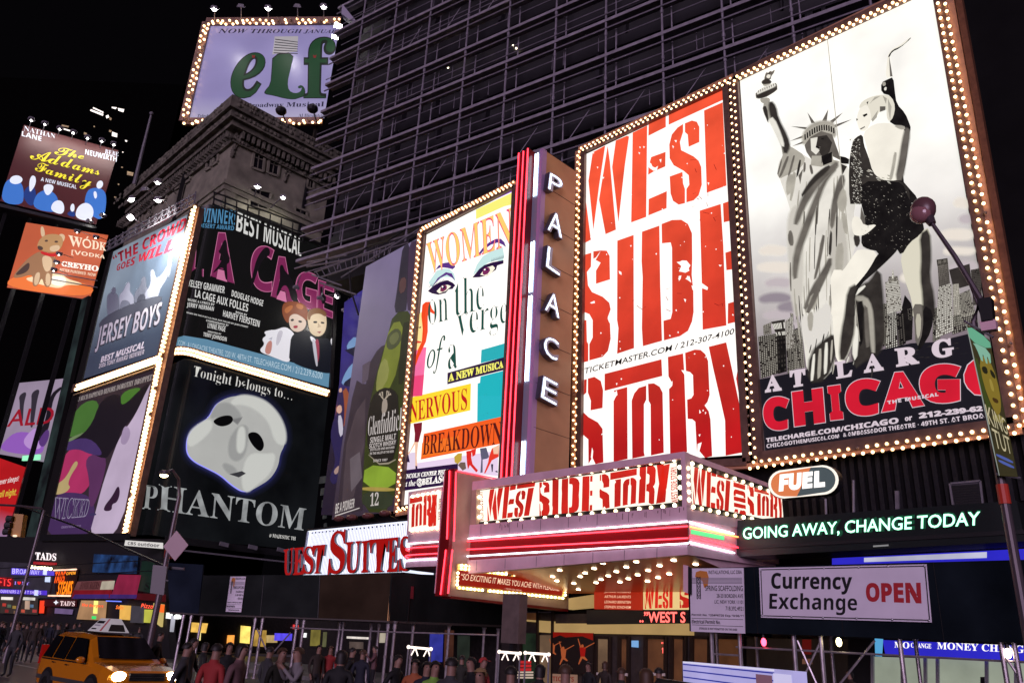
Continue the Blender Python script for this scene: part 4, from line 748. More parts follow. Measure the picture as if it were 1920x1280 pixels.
for xx_, yy, m, z1 in ((xl+.3, YB-.38, nred, bz1+.1), (xl+.92, YB-.38, nred, bz1+.1), (xl+.6, YB-.36, nred, bz1+.1)):
    b = MB(); b.tube([(xx_, yy, bz0+.4), (xx_, yy, z1)], .035, m, 6); b.build('neon_tube', t, True)
for z0, z1 in ((bz0, bz0+2.6), (bz0+5.2, bz0+9.4), (bz0+9.5, bz0+12.2), (bz0+14.6, bz1-.1)):
    for dx in (1.1, 1.25): b = MB(); b.tube([(xl+dx, YB, z0+.1), (xl+dx, YB, z1)], .03, nwhite, 6); b.build('neon_tube', t, True)
lbody = mat('letter_return_steel', (.12, .11, .14, 1), rough=.3, metal=.6); lface = mat('letter_face_white', (.3, .3, .36, 1), rough=.3, em=.06, ecol=(.8, .85, 1, 1), sample=False)
for ch, q in (('P', '1031,322 1057,337 1054,371 1027,354'), ('A', '1030,391 1058,407 1055,449 1026,431'), ('L', '1027,459 1053,476 1051,519 1023,500'), ('A', '1026,542 1053,558 1050,599 1021,581'), ('C', '1022,624 1050,640 1046,680 1017,662'), ('E', '1019,703 1048,718 1045,762 1013,745')):
    b = MB(); text(b, BL_, ch, P(q), .34, lface, st='d', bold=.045, thick=.3, side=lbody); le = b.build('letter', t)
    b = MB(); q2 = P(q); c = (sum(p[0] for p in q2)/4, sum(p[1] for p in q2)/4); text(b, BL_, ch, [(c[0]+(x-c[0])*.84, c[1]+(y-c[1])*.88) for x, y in q2], .37, nwhite, st='d', bold=-.028); b.build('neon_tube', le)
# theatre front under the marquee
t = thing('theatre_entrance', 'glowing theatre doors and lobby front under the marquee', 'shopfront', (-17, 27.9, .15))
EN = Y(27.65); crw = mat('lit_cream_fascia', rgb(206, 170, 108), em=.55, noise=.12, nscale=.8, sample=False); lob = mat('lobby_warm_glow', rgb(120, 74, 44), em=.32, noise=.5, nscale=1.2, sample=False); lob2 = mat('lobby_pale_glow', rgb(150, 120, 90), em=.4, noise=.4, nscale=.9, sample=False)
b = MB(); b.slab(EN, '930,1150 1560,1150 1560,1330 930,1330', .2, mat('lobby_dark_wall', (.03, .022, .02, 1), rough=.6, noise=.3)); b.build('wall', t)
b = MB(); b.slab(EN, '1028,1168 1295,1168 1295,1190 1028,1185', .3, crw, .25); b.slab(EN, '1066,1121 1112,1114 1112,1138 1066,1142', .3, crw, .3); b.slab(EN, '975,1160 1036,1164 1036,1186 1008,1184 1008,1166 975,1163', .3, crw, .2); b.build('cream_fascia', t)
b = MB(); b.slab(EN, '1114,1101 1203,1104 1203,1143 1114,1141', .1, mat('credits_red', rgb(176, 40, 18), em=.8, sample=False, noise=.15, nscale=.9), .3); cp = b.build('credits_panel', t)
b = MB()
for s_, y0 in (('BASED ON A CONCEPTION BY', 1104), ('JEROME ROBBINS', 1106.5), ('ARTHUR LAURENTS', 1115), ('LEONARD BERNSTEIN', 1125), ('STEPHEN SONDHEIM', 1134.5)): wd = 15 if y0 < 1106 else 25; hh = 2 if y0 < 1106 else 5; text(b, EN, s_, P('%f,%f %f,%f %f,%f %f,%f' % (1158-wd, y0, 1158+wd, y0+.8, 1158+wd, y0+hh+.8, 1158-wd, y0+hh)), .32, lit(250, 196, 160), st='d', shear=.25, bold=.006)
b.build('credits_lettering', cp)
b = MB(); b.slab(EN, '1206,1098 1290,1098 1290,1142 1206,1142', .1, mat('lobby_sign_cream', rgb(240, 206, 140), em=.9, sample=True), .3); sp = b.build('lobby_sign_panel', t)
b = MB(); stencil(b, EN, W_ROW, Q_W, '1209,1101 1262,1101 1261,1139 1209,1140', .31, sred); stencil(b, EN, SI_ROW[:3], Q_SI, '1274,1104 1375,1104 1375,1139 1274,1139', .31, sred); b.build('stencil_lettering', sp)
b = MB(); b.slab(EN, '1100,1143 1292,1143 1292,1168 1100,1170', .1, blackm, .28); lp = b.build('message_board', t)
ledr = mat('led_red', (1, .15, .1, 1), em=2.2, ecol=(1, .12, .1, 1), sample=False)
b = MB(); text(b, EN, '..\u201dWEST S', P('1199,1146 1285,1146 1285,1167 1199,1166'), .3, ledr, st='d', bold=.02); b.build('message_lettering', lp)
bronze_door = mat('bronze_door_frame', (.045, .03, .022, 1), rough=.35, metal=.5)
for i, (x0, x1) in enumerate(((1120, 1143), (1164, 1178), (1213, 1248), (1262, 1284), (1300, 1330), (1345, 1392), (1430, 1474))):
    b = MB(); b.slab(EN, [(x0, 1194), (x1, 1195), (x1-1, 1340), (x0-1, 1340)], .06, (lob2, lob, lob, lob)[i % 4] if i < 3 else lob, .03); dr = b.build('door', t)
    b = MB()
    for x in (x0-2, x1+1): b.beam(EN, (x, 1192), (x-1, 1340), .16, .12, bronze_door, .06)
    b.beam(EN, (x0, 1194), (x1, 1195), .12, .12, bronze_door, .06); b.beam(EN, (x0, 1262), (x1, 1264), .1, .12, mat('pale_push_bar', (.6, .55, .5, 1), rough=.4), .1) if i < 3 else None; b.build('door_frame', dr)
b = MB(); b.slab(EN, '1184,1200 1196,1200 1196,1213 1184,1212', .05, lit(120, 170, 220, em=.9), .12); b.build('ticket_screen', t)
b = MB(); text(b, EN, 'EXIT', P('1240,1203 1247,1203 1247,1206 1240,1206'), .1, ledr); text(b, EN, '15', P('1241,1213 1247,1214 1247,1224 1241,1224'), .1, ledr); b.build('exit_sign', t)
b = MB(); b.slab(EN, '1034,1184 1112,1186 1110,1262 1034,1262', .08, mat('show_poster_dark', rgb(24, 12, 10), em=.5, sample=False), .3); b.poly(EN, '1034,1184 1112,1186 1112,1200 1092,1192 1060,1194 1050,1190 1034,1196', .31, lit(150, 24, 14, em=.6)); fo = b.build('dance_poster', t)
b = MB(); fl = lit(190, 96, 54, em=.6); fr_ = lit(170, 26, 20, em=.6)
for x, y, k in ((1036, 1213, .8), (1056, 1222, 1), (1092, 1219, 1.1)):
    for s_ in ('-8,-20 -7,-21 -2,-6 -4,-5', '20,-14 21,-13 3,-3 3,-5', '-5,-6 6,-6 4,10 -3,10'): b.poly(EN, [(x+a*k, y+c*k) for a, c in P(s_)], .32, fl if k < 1.05 or s_[0] != '-' or '10' not in s_ else fr_)
    b.poly(EN, [(x+2.6*k*math.cos(q), y-8*k+3*k*math.sin(q)) for q in range(6)], .32, fl)
    b.poly(EN, [(x-3*k, y+10*k), (x+4*k, y+10*k), (x+9*k, y+16*k), (x+7*k, y+17*k), (x, y+13*k), (x-6*k, y+24*k), (x-7*k, y+22*k)], .32, fl)
b.build('dancer_print', fo)
b = MB(); b.slab(EN, '1032,1262 1080,1264 1080,1290 1032,1290', .1, lit(170, 130, 110, em=.5), .34); text(b, EN, 'TICKETS', P('1036,1267 1076,1268 1076,1277 1036,1276'), .35, lit(110, 30, 20)); b.build('counter_sign', t)
b = MB()
for x in (977, 1008, 1036): b.beam(EN, (x, 1142), (x-1, 1320), .1, .1, bronze_door, .3)
b.beam(EN, (975, 1147), (1036, 1147), .06, .06, steel, .3); b.build('window_mullion', t)
b = MB(); b.slab(EN, '978,1148 1006,1148 1006,1163 978,1162', .05, lob, .15); b.slab(EN, '1012,1190 1032,1190 1032,1300 1012,1300', .05, lob2, .15); b.slab(EN, '980,1186 1004,1187 1004,1300 980,1300', .05, mat('lobby_green_glow', rgb(40, 60, 40), em=.3, noise=.6, nscale=2, sample=False), .15); b.build('window', t)
# ============================================================ stacked billboards on the corner block and others at the left
def flood(name_label, head, aim, arm=None, power=0, size=.3, group=None, color=(1, .97, .92), on=True, spread=110, cat='floodlight'):
    """a floodlight: housing, lens, arm and (when lit) its own spot lamp"""
    head = V(head); d = (V(aim)-head).normalized(); t = thing('floodlight', name_label, cat, tuple(head), group)
    hz = d.to_track_quat('-Z', 'Y').to_matrix()
    def W(x, y, z): return head+hz @ V((x, y, z))
    k = size; b = MB()
    f = [W(-k, -k*.6, 0), W(k, -k*.6, 0), W(k, k*.6, 0), W(-k, k*.6, 0)]; r = [W(-k*.55, -k*.35, k*.8), W(k*.55, -k*.35, k*.8), W(k*.55, k*.35, k*.8), W(-k*.55, k*.35, k*.8)]
    b.face(r, greym)
    for i in range(4): j = (i+1) % 4; b.face([f[i], f[j], r[j], r[i]], greym)
    b.build('housing', t)
    b = MB(); b.face([W(-k*.93, -k*.54, -.01), W(k*.93, -k*.54, -.01), W(k*.93, k*.54, -.01), W(-k*.93, k*.54, -.01)], mat('floodlight_lens', (1, 1, 1, 1), em=18, ecol=(1, .97, .92, 1), sample=False) if on else winglass)
    if on: b.ball(tuple(head), k*.62, mat('floodlight_lens', 0), 10, 7)
    b.build('lens', t)
    if arm is not None: b = MB(); b.tube([W(0, 0, k*.7), V(arm)], .05, greym, 6); b.build('bracket_arm', t)
    if power:
        l = bpy.data.lights.new('flood_beam', 'SPOT'); l.energy = power; l.spot_size = R(spread); l.spot_blend = .9; l.shadow_soft_size = .15; l.color = color
        o = bpy.data.objects.new('flood_beam', l); COL.objects.link(o); o.parent = t; o.location = d*(size*.62+.08); o.rotation_euler = d.to_track_quat('-Z', 'Y').to_euler()
    return t
T3 = ((140, 340), .3281); T4 = ((0, 660), .2812); T5 = ((240, 660), .2968); T2 = ((320, 0), .2031); T1 = ((0, 200), .2813)
LACS = Corner(LAC, Arc(-62.4, 24.0, 2.4), lambda p: p.y >= 24.0)
blackf = mat('black_frame', (.015, .014, .014, 1), rough=.35)
# ---- quartet poster, upper left
Q = P('210,473 352,402 297,664 151,712')
t = thing('billboard', 'floodlit pale blue quartet poster at the upper left of the bulb cross', 'billboard', base_of(JER, Q), 'four stacked billboards on the stone corner building')
jp = mat('vinyl_quartet_sky', rgb(150, 180, 215), rough=.45, em=.28, sample=False, noise=.22, nscale=.16, grad=(24, rgb(62, 64, 72), 31, rgb(214, 232, 250)))  # glow of its own added on top of the floodlights
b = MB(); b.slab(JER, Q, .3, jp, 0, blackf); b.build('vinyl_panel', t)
b = MB(); j1, j2, j3 = vinyl(128, 136, 148), vinyl(176, 184, 196), vinyl(90, 96, 106)
for s, m in (('185,660 200,640 225,635 245,650 250,690 255,780 190,790', j1), ('205,635 225,600 235,620 228,640', j1), ('255,650 280,630 300,580 315,580 310,630 340,660 330,760 270,790 260,720', j2), ('262,690 290,680 320,700 300,780 268,785', j1), ('340,640 380,600 385,550 405,545 405,600 430,640 420,700 350,740', j1), ('400,640 440,590 435,510 450,505 460,560 500,540 540,470 550,490 520,560 480,620 470,690 400,700', j2), ('545,380 560,375 545,540 525,550', j1), ('360,660 400,640 400,700 360,730', j3), ('180,760 500,640 490,700 300,790 120,850', j3)): b.blob(JER, P(s, *T3), .01, m, 2, 2)
b.build('singers_print', t)
b = MB(); rd = vinyl(200, 40, 60); rdo = vinyl(250, 240, 245)
text(b, JER, '\u201cTHE CROWD', P('212,425 645,200 628,275 232,475', *T3), .012, rd, st='hi', bold=.01); text(b, JER, 'GOES WILL', P('240,478 572,322 560,395 240,512', *T3), .012, rd, st='hi', bold=.01); b.build('headline_lettering', t)
b = MB(); wv = vinyl(214, 214, 220); text(b, JER, 'JERSEY BOYS', P('128,838 504,682 488,852 112,982', *T3), .014, vinyl(70, 72, 80), st='hi', bold=.06); text(b, JER, 'JERSEY BOYS', P('130,835 502,685 486,847 115,977', *T3), .02, wv, st='hi', bold=.0); b.build('title_lettering', t)
b = MB(); text(b, JER, 'BEST MUSICAL', P('150,1002 402,912 396,952 147,1036', *T3), .014, vinyl(235, 235, 240), st='hi', bold=.02); text(b, JER, '2006 TONY AWARD WINNER', P('140,1042 399,957 396,987 137,1068', *T3), .014, vinyl(220, 220, 226), st='hi'); b.build('small_lettering', t)
for i, (x, y) in enumerate(((296, 341), (246, 374), (297, 375), (245, 408))):
    hp = JER.hit(x, y, 3.2); a = JER.hit(262+i*24, 530, 0)
    flood('lit floodlight on a long bracket above the pale blue quartet poster', hp, a, JER.hit(x+34, y+22, -.4), 3600, .36, 'floodlights above the quartet poster', spread=100)
flood('dark switched-off floodlight among the lit ones above the quartet poster', JER.hit(272, 357, 3.2), JER.hit(300, 500), JER.hit(306, 378, -.4), 0, .36, on=False)
# ---- storm green and violet poster, lower left
Q = P('142,741 290,692 226,1001 82,1003')
t = thing('billboard', 'violet, green and white poster at the lower left of the bulb cross', 'billboard', base_of(JER, Q), 'four stacked billboards on the stone corner building')
b = MB(); b.slab(JER, Q, .3, lit(52, 40, 48, em=.85), 0, blackf); b.build('backlit_panel', t)
b = MB(); E_ = lambda r, g, bb: lit(r, g, bb, em=.85, noise=.1, nscale=.3)
pp = lambda s, o, m: b.blob(JER, P(s, *T4), o, m, 2, .8)
pp('520,345 675,308 620,520 420,590', .006, E_(70, 110, 50)); pp('420,590 620,510 560,600 430,660', .0062, E_(110, 130, 90)); pp('805,265 960,225 880,320 805,380', .006, E_(72, 118, 46))
pp('675,308 805,270 805,380 960,225 1005,205 900,420 800,520 790,600 740,660 700,720 560,640 440,640 430,620 600,520', .008, E_(30, 24, 32))
pp('440,640 620,600 640,780 560,960 360,960 390,860', .007, E_(170, 50, 96)); pp('360,960 440,930 600,950 640,1060 590,1240 290,1240', .0072, E_(70, 46, 90)); pp('430,600 600,560 700,690 600,680 520,640 430,660', .0085, E_(70, 50, 100))
pp('560,690 720,670 680,880 610,1060 590,960 600,860', .0075, E_(90, 50, 90)); pp('500,720 525,740 470,820 450,880 470,900 430,940 350,950 380,880 440,840', .009, E_(180, 160, 110))
pp('1005,200 1040,190 805,1240 590,1240 640,1060 680,900 740,720 800,560 900,430', .008, E_(190, 172, 196)); pp('700,1020 750,960 790,880 800,940 780,1000 745,1010 745,1055 690,1058', .0095, E_(52, 30, 52)); pp('610,1070 640,1075 640,1085 590,1090', .0095, E_(60, 50, 90))
pp('830,480 870,520 860,580 830,620 800,600', .0088, E_(160, 140, 170))
b.build('abstract_print', t)
b = MB(); text(b, JER, 'SO MUCH HAPPENED BEFORE DOROTHY DROPPED', P('514,302 1022,145 1014,186 510,332', *T4), .012, lit(190, 180, 175, em=.7), st='b'); text(b, JER, 'WICKED', P('368,962 604,978 578,1098 346,1120', *T4), .012, lit(150, 140, 165, em=.8), st='b', bold=.01); text(b, JER, 'WICKED', P('372,968 600,984 575,1092 350,1112', *T4), .016, lit(60, 44, 84, em=.7), st='b', bold=-.016); text(b, JER, 'GERSHWIN THEATRE 222 WEST 51ST', P('410,1158 540,1150 540,1164 408,1174', *T4), .012, lit(140, 120, 160, em=.7), st='h'); b.build('lettering', t)
# ---- pink title poster with couple, upper right, wrapped round the corner
Q = P('371,392 640,470 622,728 316,660')
t = thing('billboard', 'black poster with pink capitals and a couple, upper right of the bulb cross', 'billboard', base_of(LAC, Q), 'four stacked billboards on the stone corner building')
bkv = mat('vinyl_glossy_black', rgb(36, 36, 36), rough=.22, spec=.5, em=.25, sample=False)  # weak emission helps out the floodlights on this sheet
b = MB(); b.grid(LACS, '373,389 393,383 345,632 328,636', 0, bkv, 8, 6); b.grid(LACS, '393,383 445,396 388,634 345,632', 0, bkv, 12, 6); b.grid(LACS, '445,396 632,474 617,700 388,634', 0, bkv, 4, 4); b.build('vinyl_panel', t)
b = MB(); bl = lit(104, 150, 178, em=.75)
b.grid(LACS, '328,634 345,629 345,656 318,657', .01, bl, 6, 1); b.grid(LACS, '345,629 388,636 380,660 345,656', .01, bl, 8, 1); b.grid(LACS, '388,636 618,698 616,726 380,660', .01, bl, 3, 1)
text(b, LACS, '.COM \u00b7 & LONGACRE THEATRE, 220 W. 48TH ST. TELECHARGE.COM / 212.239.6200', P('590,905 1418,1092 1414,1136 588,938', *T3), .014, lit(190, 214, 226, em=.8), st='d'); b.build('address_band', t)
b = MB(); wl2 = lit(226, 226, 222, em=.8); lb = lit(80, 140, 180, em=.8)
text(b, LACS, 'WINNER!', P('724,152 920,166 915,250 712,232', *T3), .012, lb, st='h'); text(b, LACS, 'DESERT AWARD', P('716,238 912,255 910,281 712,262', *T3), .012, lb, st='h'); text(b, LACS, 'BEST MUSICAL', P('932,163 1299,330 1294,430 922,282', *T3), .012, wl2, st='h')
for s, q in (('KELSEY GRAMMER', '652,560 860,600 856,641 650,600'), ('DOUGLAS HODGE', '900,620 1080,680 1074,714 896,656'), ('LA CAGE AUX FOLLES', '690,616 994,700 989,746 686,660'), ('MUSIC & LYRICS BY', '648,668 800,698 798,712 647,682'), ('JERRY HERMAN', '642,690 797,717 792,747 640,722'), ('BOOK BY', '922,740 985,758 984,770 920,752'), ('HARVEY FIERSTEIN', '850,735 1060,796 1054,833 847,771'), ('BASED ON THE PLAY LA CAGE AUX FOLLES BY JEAN POIRET', '640,744 992,828 991,839 640,755'), ('CHOREOGRAPHY BY', '752,788 880,818 879,828 751,799'), ('LYNNE PAGE', '762,806 864,828 859,859 759,836'), ('DIRECTED BY', '762,852 838,868 837,877 761,861'), ('TERRY JOHNSON', '737,861 870,890 866,921 734,889')): text(b, LACS, s, P(q, *T3), .012, wl2, st='h')
b.build('credits_lettering', t)
b = MB(); pk1 = lit(126, 40, 86, em=.85); pk2 = lit(206, 120, 160, em=.85)
for ch, q in (('L', '668,352 742,372 736,545 648,530'), ('A', '772,288 920,296 914,588 775,545'), ('C', '1006,362 1142,372 1136,645 1004,610'), ('A', '1120,420 1256,440 1252,705 1120,660'), ('G', '1262,500 1392,530 1384,745 1262,705'), ('E', '1392,560 1484,592 1474,784 1386,748')):
    q = P(q, *T3); c = (sum(p[0] for p in q)/4, sum(p[1] for p in q)/4)
    text(b, LACS, ch, q, .012, pk2, st='h', bold=.02); text(b, LACS, ch, [(c[0]+(x-c[0])*.94, c[1]+(y-c[1])*.97) for x, y in q], .018, pk1, st='h', bold=.005)
b.build('title_lettering', t)
b = MB(); dk1 = lit(28, 22, 28, em=.6)
for s in ('845,350 860,330 872,350 870,400 890,440 880,470 868,470 875,560 862,565 850,480 800,520 785,525 840,460 838,420 820,400 830,390', '1080,380 1110,375 1120,420 1080,440 1050,500 1030,560 1010,620 1000,610 1020,520 1040,440', '1170,480 1190,475 1200,510 1230,540 1260,600 1280,680 1240,690 1220,600 1190,590 1160,660 1150,650 1175,560', '1400,600 1415,600 1420,640 1440,660 1430,700 1410,700'): b.blob(LACS, P(s, *T3), .022, dk1, 2)
hair, sk, wh, tux = lit(126, 62, 30, em=.9), lit(206, 184, 168, em=.9), lit(224, 222, 228, em=.9), lit(22, 24, 34, em=.8)
for s, m in (('1185,720 1200,690 1260,685 1320,705 1335,760 1330,800 1300,770 1250,760 1225,800 1215,810 1190,770', hair), ('1195,730 1240,705 1250,720 1210,760', lit(168, 96, 48, em=.9)), ('1270,695 1310,710 1300,735 1265,720', lit(170, 104, 60, em=.9)), ('1228,770 1260,755 1300,775 1325,800 1315,840 1280,862 1240,850 1225,810', sk), ('1235,790 1250,785 1252,795 1238,798', dk1), ('1280,795 1298,798 1296,806 1280,803', dk1), ('1250,826 1275,824 1272,836 1254,838', lit(150, 20, 50, em=.9)),
   ('1150,850 1200,830 1235,850 1260,880 1250,930 1225,990 1230,1040 1130,1000 1050,970 1090,930 1070,900 1100,880 1080,860 1120,850', wh), ('1100,920 1130,905 1120,990 1085,980', lit(190, 130, 120, em=.85)), ('1160,860 1190,850 1180,900 1150,950', lit(190, 186, 196, em=.9)), ('1110,900 1130,890 1125,905', lit(180, 178, 190, em=.9)),
   ('1330,760 1345,735 1400,730 1435,755 1440,820 1425,870 1390,888 1350,870 1335,820', lit(200, 180, 150, em=.9)), ('1330,760 1345,730 1400,722 1440,750 1435,775 1400,750 1350,760 1340,800', lit(120, 84, 56, em=.9)), ('1365,800 1385,800 1384,808 1365,808', dk1), ('1408,802 1426,806 1424,812 1408,810', dk1), ('1385,860 1410,858 1400,866', lit(150, 80, 80, em=.9)), ('1392,810 1406,830 1390,835', lit(170, 148, 122, em=.9)),
   ('1240,870 1330,850 1350,870 1390,905 1440,890 1470,930 1475,1085 1440,1100 1225,1035 1230,960', tux), ('1345,880 1380,905 1370,930 1350,905', wh), ('1375,905 1395,900 1398,1010 1380,1050 1378,960', lit(150, 60, 80, em=.85)), ('1355,900 1375,905 1390,1050 1380,1060', lit(190, 190, 200, em=.8)), ('1462,900 1480,895 1486,930 1470,945', wh)): b.blob(LACS, P(s, *T3), .024, m, 2, 1.0)
b.build('couple_print', t)
b = MB(); b.beam(LAC, (446, 394), (634, 473), .3, .3, blackf, .05); b.beam(LAC, (634, 474), (620, 728), .3, .3, blackf, .05); b.build('frame', t)
# ---- white mask poster, lower right
Q = P('303,690 615,742 585,1040 245,1005')
t = thing('billboard', 'black poster with pale mask and silver serif title, lower right of the bulb cross', 'billboard', base_of(LAC, Q), 'four stacked billboards on the stone corner building')
pbk = mat('backlit_smoky_black', rgb(22, 24, 27), rough=.2, em=.5, noise=.7, nscale=.22, sample=False)
b = MB(); b.grid(LACS, '304,692 345,672 280,1002 240,1003', 0, pbk, 10, 6); b.grid(LACS, '345,672 380,676 318,1008 280,1002', 0, pbk, 10, 6); b.grid(LACS, '380,676 616,744 584,1032 318,1008', 0, pbk, 4, 4); b.build('backlit_panel', t)
b = MB(); m1, m2, m3, m4 = lit(170, 171, 167, em=1, noise=.06, nscale=.3), lit(146, 147, 145, em=1, noise=.06, nscale=.3), lit(192, 194, 188, em=1), lit(120, 120, 120, em=.95)
gl = lit(26, 28, 52, em=.9); gl2 = lit(40, 42, 96, em=.9); rim = lit(150, 150, 255, em=1.1)
egg = '630,285 700,274 790,280 880,318 955,400 995,500 990,590 960,640 950,720 900,800 820,850 742,890 660,840 590,775 500,730 420,690 375,640 372,570 385,520 430,465 510,415 540,360 565,320'
def scale(s, k, T, dx=0, dy=0):
    q = P(s); c = (sum(p[0] for p in q)/len(q), sum(p[1] for p in q)/len(q)); return [(T[0][0]+(c[0]+(x-c[0])*k+dx)*T[1], T[0][1]+(c[1]+(y-c[1])*k+dy)*T[1]) for x, y in q]
b.blob(LACS, scale(egg, 1.02, T5), .006, gl, 3, 14); b.blob(LACS, scale(egg, 1.0, T5, -4, 3), .008, gl2, 3, 7); b.blob(LACS, scale(egg, .99, T5, -8, 4), .01, rim, 3, 1.2); b.blob(LACS, P(egg, *T5), .013, m1, 3)
for s, m in (('700,274 790,280 880,318 955,400 995,500 990,590 930,560 900,440 820,360 730,320 640,330', m3), ('560,330 640,320 720,400 680,440 560,400 520,420', m2), ('690,480 740,460 760,500 740,640 690,690 640,660 640,560', m2), ('700,480 735,470 735,600 705,640 690,600', m3), ('760,640 880,650 930,640 900,760 800,840 742,890 720,800', m3), ('430,470 520,420 530,480 450,560 380,600 385,520', m3), ('660,430 720,415 690,450', m4), ('590,700 660,720 690,760 640,770', m2)): b.blob(LACS, P(s, *T5), .016, m, 2, 4.5)
for s in ('532,440 560,415 610,398 655,400 667,430 640,460 580,472', '752,520 780,502 820,508 850,545 862,590 845,625 820,622 780,580'): b.blob(LACS, P(s, *T5), .02, lit(10, 10, 12, em=.5), 2)
b.poly(LACS, P('640,770 720,750 745,765 700,790', *T5), .02, lit(60, 60, 64, em=.8)); b.build('mask_print', t)
b = MB(); tw = lit(222, 222, 216, em=.85); text(b, LACS, 'Tonight belongs to\u2026', P('420,85 1042,242 1034,322 405,168', *T5), .012, tw, st='b', bold=-.018)
sv = mat('silver_title_print', rgb(150, 154, 154), em=.85, noise=.45, nscale=.9, sample=False)
text(b, LACS, 'P', P('108,838 190,848 180,995 90,988', *T5), .012, sv, st='b'); text(b, LACS, 'HANTOM', P('195,828 1128,985 1108,1128 185,1000', *T5), .012, sv, st='b'); text(b, LACS, '# MAJESTIC TH', P('895,1143 1060,1165 1058,1190 892,1168', *T5), .012, tw, st='b'); b.build('lettering', t)
# ---- the cross of bulbs between them
t = thing('bulb_cross', 'cross of dense warm bulbs dividing the four stacked posters', 'light frame', tuple(JER.hit(300, 1000)))
b = MB(); b.beam(JER, (365, 384), (301, 668), .75, .3, frm, .15); b.beam(JER, (301, 668), (233, 1002), .75, .3, frm, .15); b.beam(JER, (138, 729), (300, 673), .75, .3, frm, .155); b.beam(JER, (140, 741), (296, 687), .14, .25, mat('brass_rail', (.5, .4, .25, 1), rough=.3, metal=.6), .14)
cpts = P('306,666 316,661 328,658 340,657.5 352,659 364,662 376,666')
for i in range(len(cpts)-1): b.bar(LACS.hit(*cpts[i], .2), LACS.hit(*cpts[i+1], .2), .75, .3, frm, LACS.n)
b.bar(LACS.hit(376, 666, .2), LACS.hit(617, 738, .2), .75, .3, frm, LACS.n); b.build('frame', t)
ju = JER.u
pts = row(JER.hit(364, 388, .4), JER.hit(302, 665, .4), 74, ju, .17)+row(JER.hit(300, 672, .4), JER.hit(234, 1000, .4), 90, ju, .17)+row(JER.hit(142, 727, .4), JER.hit(297, 673, .4), 90, zz, .17)+row(LACS.hit(376, 666, .45), LACS.hit(616, 737, .45), 96, zz, .17)
for i in range(len(cpts)-1): pts += row(LACS.hit(*cpts[i], .45), LACS.hit(*cpts[i+1], .45), 4, zz, .17)
bulbs(t, pts, .13)
b = MB(); b.slab(JER, '204,474 211,470 84,1008 66,1010', .5, blackf, .1); b.build('side_post', t)
b = MB(); b.slab(JER, '368,388 374,388 242,1004 234,1004', .5, frm, .1); b.build('corner_post', t)
t = thing('billboard', 'narrow billboard seen almost edge-on left of the violet poster', 'billboard', tuple(JER.hit(60, 1010)))
eo = mat('edge_on_print', rgb(44, 60, 58), em=.35, noise=1.0, nscale=.5, sample=False, ndetail=8)
b = MB(); b.slab(JER, '154,560 166,554 66,1006 48,1010', .4, eo, -1.5, blackf); b.build('backlit_panel', t)
# ---- holiday show board on the roof
ELF = through(394, 48.7, 84, 637, 45.7)
Q = P('394,48.7 637,45.7 607,226 353,226')
t = thing('billboard', 'rooftop billboard with big green letters and a boot on lilac ground', 'billboard', base_of(ELF, Q))
lil = mat('vinyl_lilac', rgb(172, 164, 205), rough=.35, em=.78, noise=.12, nscale=.15, sample=False, grad=(47, rgb(216, 212, 226), 53, rgb(136, 130, 180)))  # floodlit vinyl, much of its brightness put in as emission
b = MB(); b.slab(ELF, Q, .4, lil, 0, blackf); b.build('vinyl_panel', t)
b = MB(); gd = lit(20, 70, 36, em=.6); go = lit(8, 30, 16, em=.5)
text(b, ELF, 'e', P('553,484 878,484 872,912 550,912', *T2), .02, go, st='bi', bold=.02); text(b, ELF, 'e', P('560,492 870,492 866,904 557,904', *T2), .03, gd, st='bi', bold=.0)
text(b, ELF, 'f', P('1228,340 1530,340 1500,910 1225,910', *T2), .02, go, st='b', bold=.02); text(b, ELF, 'f', P('1236,350 1520,350 1492,902 1232,902', *T2), .03, gd, st='b', bold=-.005); b.build('title_lettering', t)
b = MB(); boot = '940,500 1142,482 1105,640 1078,760 1090,840 1150,868 1205,850 1218,805 1185,822 1175,800 1212,783 1245,830 1238,890 1190,905 1140,922 1050,912 950,885 862,870 868,840 920,780 930,660'
b.blob(ELF, P(boot, *T2), .02, go, 1); b.blob(ELF, scale(boot, .96, T2), .03, gd, 1); b.poly(ELF, P('960,340 1178,336 1168,480 1040,490 938,505 950,430', *T2), .032, lit(180, 176, 180, em=.7))
for k in range(6): y = 360+k*25; b.poly(ELF, P('%d,%d %d,%d %d,%d %d,%d' % (965-k*3, y, 1174, y+28-k*4, 1174, y+35-k*4, 965-k*3, y+9), *T2), .036, lit(60, 56, 62, em=.6))
for x, y in ((765, 520), (1330, 520)): b.poly(ELF, P('%d,%d %d,%d %d,%d %d,%d %d,%d' % (x-16, y-14, x, y-4, x+16, y-14, x+10, y+16, x-10, y+16), *T2), .04, lit(130, 30, 30, em=.6))
b.build('boot_print', t)
b = MB(); nv = lit(30, 28, 62, em=.5); text(b, ELF, 'NOW THROUGH JANUAR', P('440,266 1532,275 1528,312 434,314', *T2), .02, nv, st='bi'); text(b, ELF, 'A Broadway Musical', P('640,955 1418,938 1412,998 630,1002', *T2), .02, nv, st='b'); text(b, ELF, '\u2776 Al Hirschfeld'[2:], P('1180,1050 1416,1055 1414,1082 1178,1080', *T2), .02, nv, st='b', bold=-.01); text(b, ELF, 'Telecharge', P('250,1055 430,1055 425,1090 245,1090', *T2), .02, nv, st='bi'); b.build('lettering', t)
b = MB(); b.beam(ELF, (387, 42), (640, 40), .9, .4, frm, .1); b.beam(ELF, (388, 43), (345, 228), .9, .4, frm, .1); b.beam(ELF, (344, 229), (606, 228), .8, .4, frm, .1); b.build('bulb_frame', t)
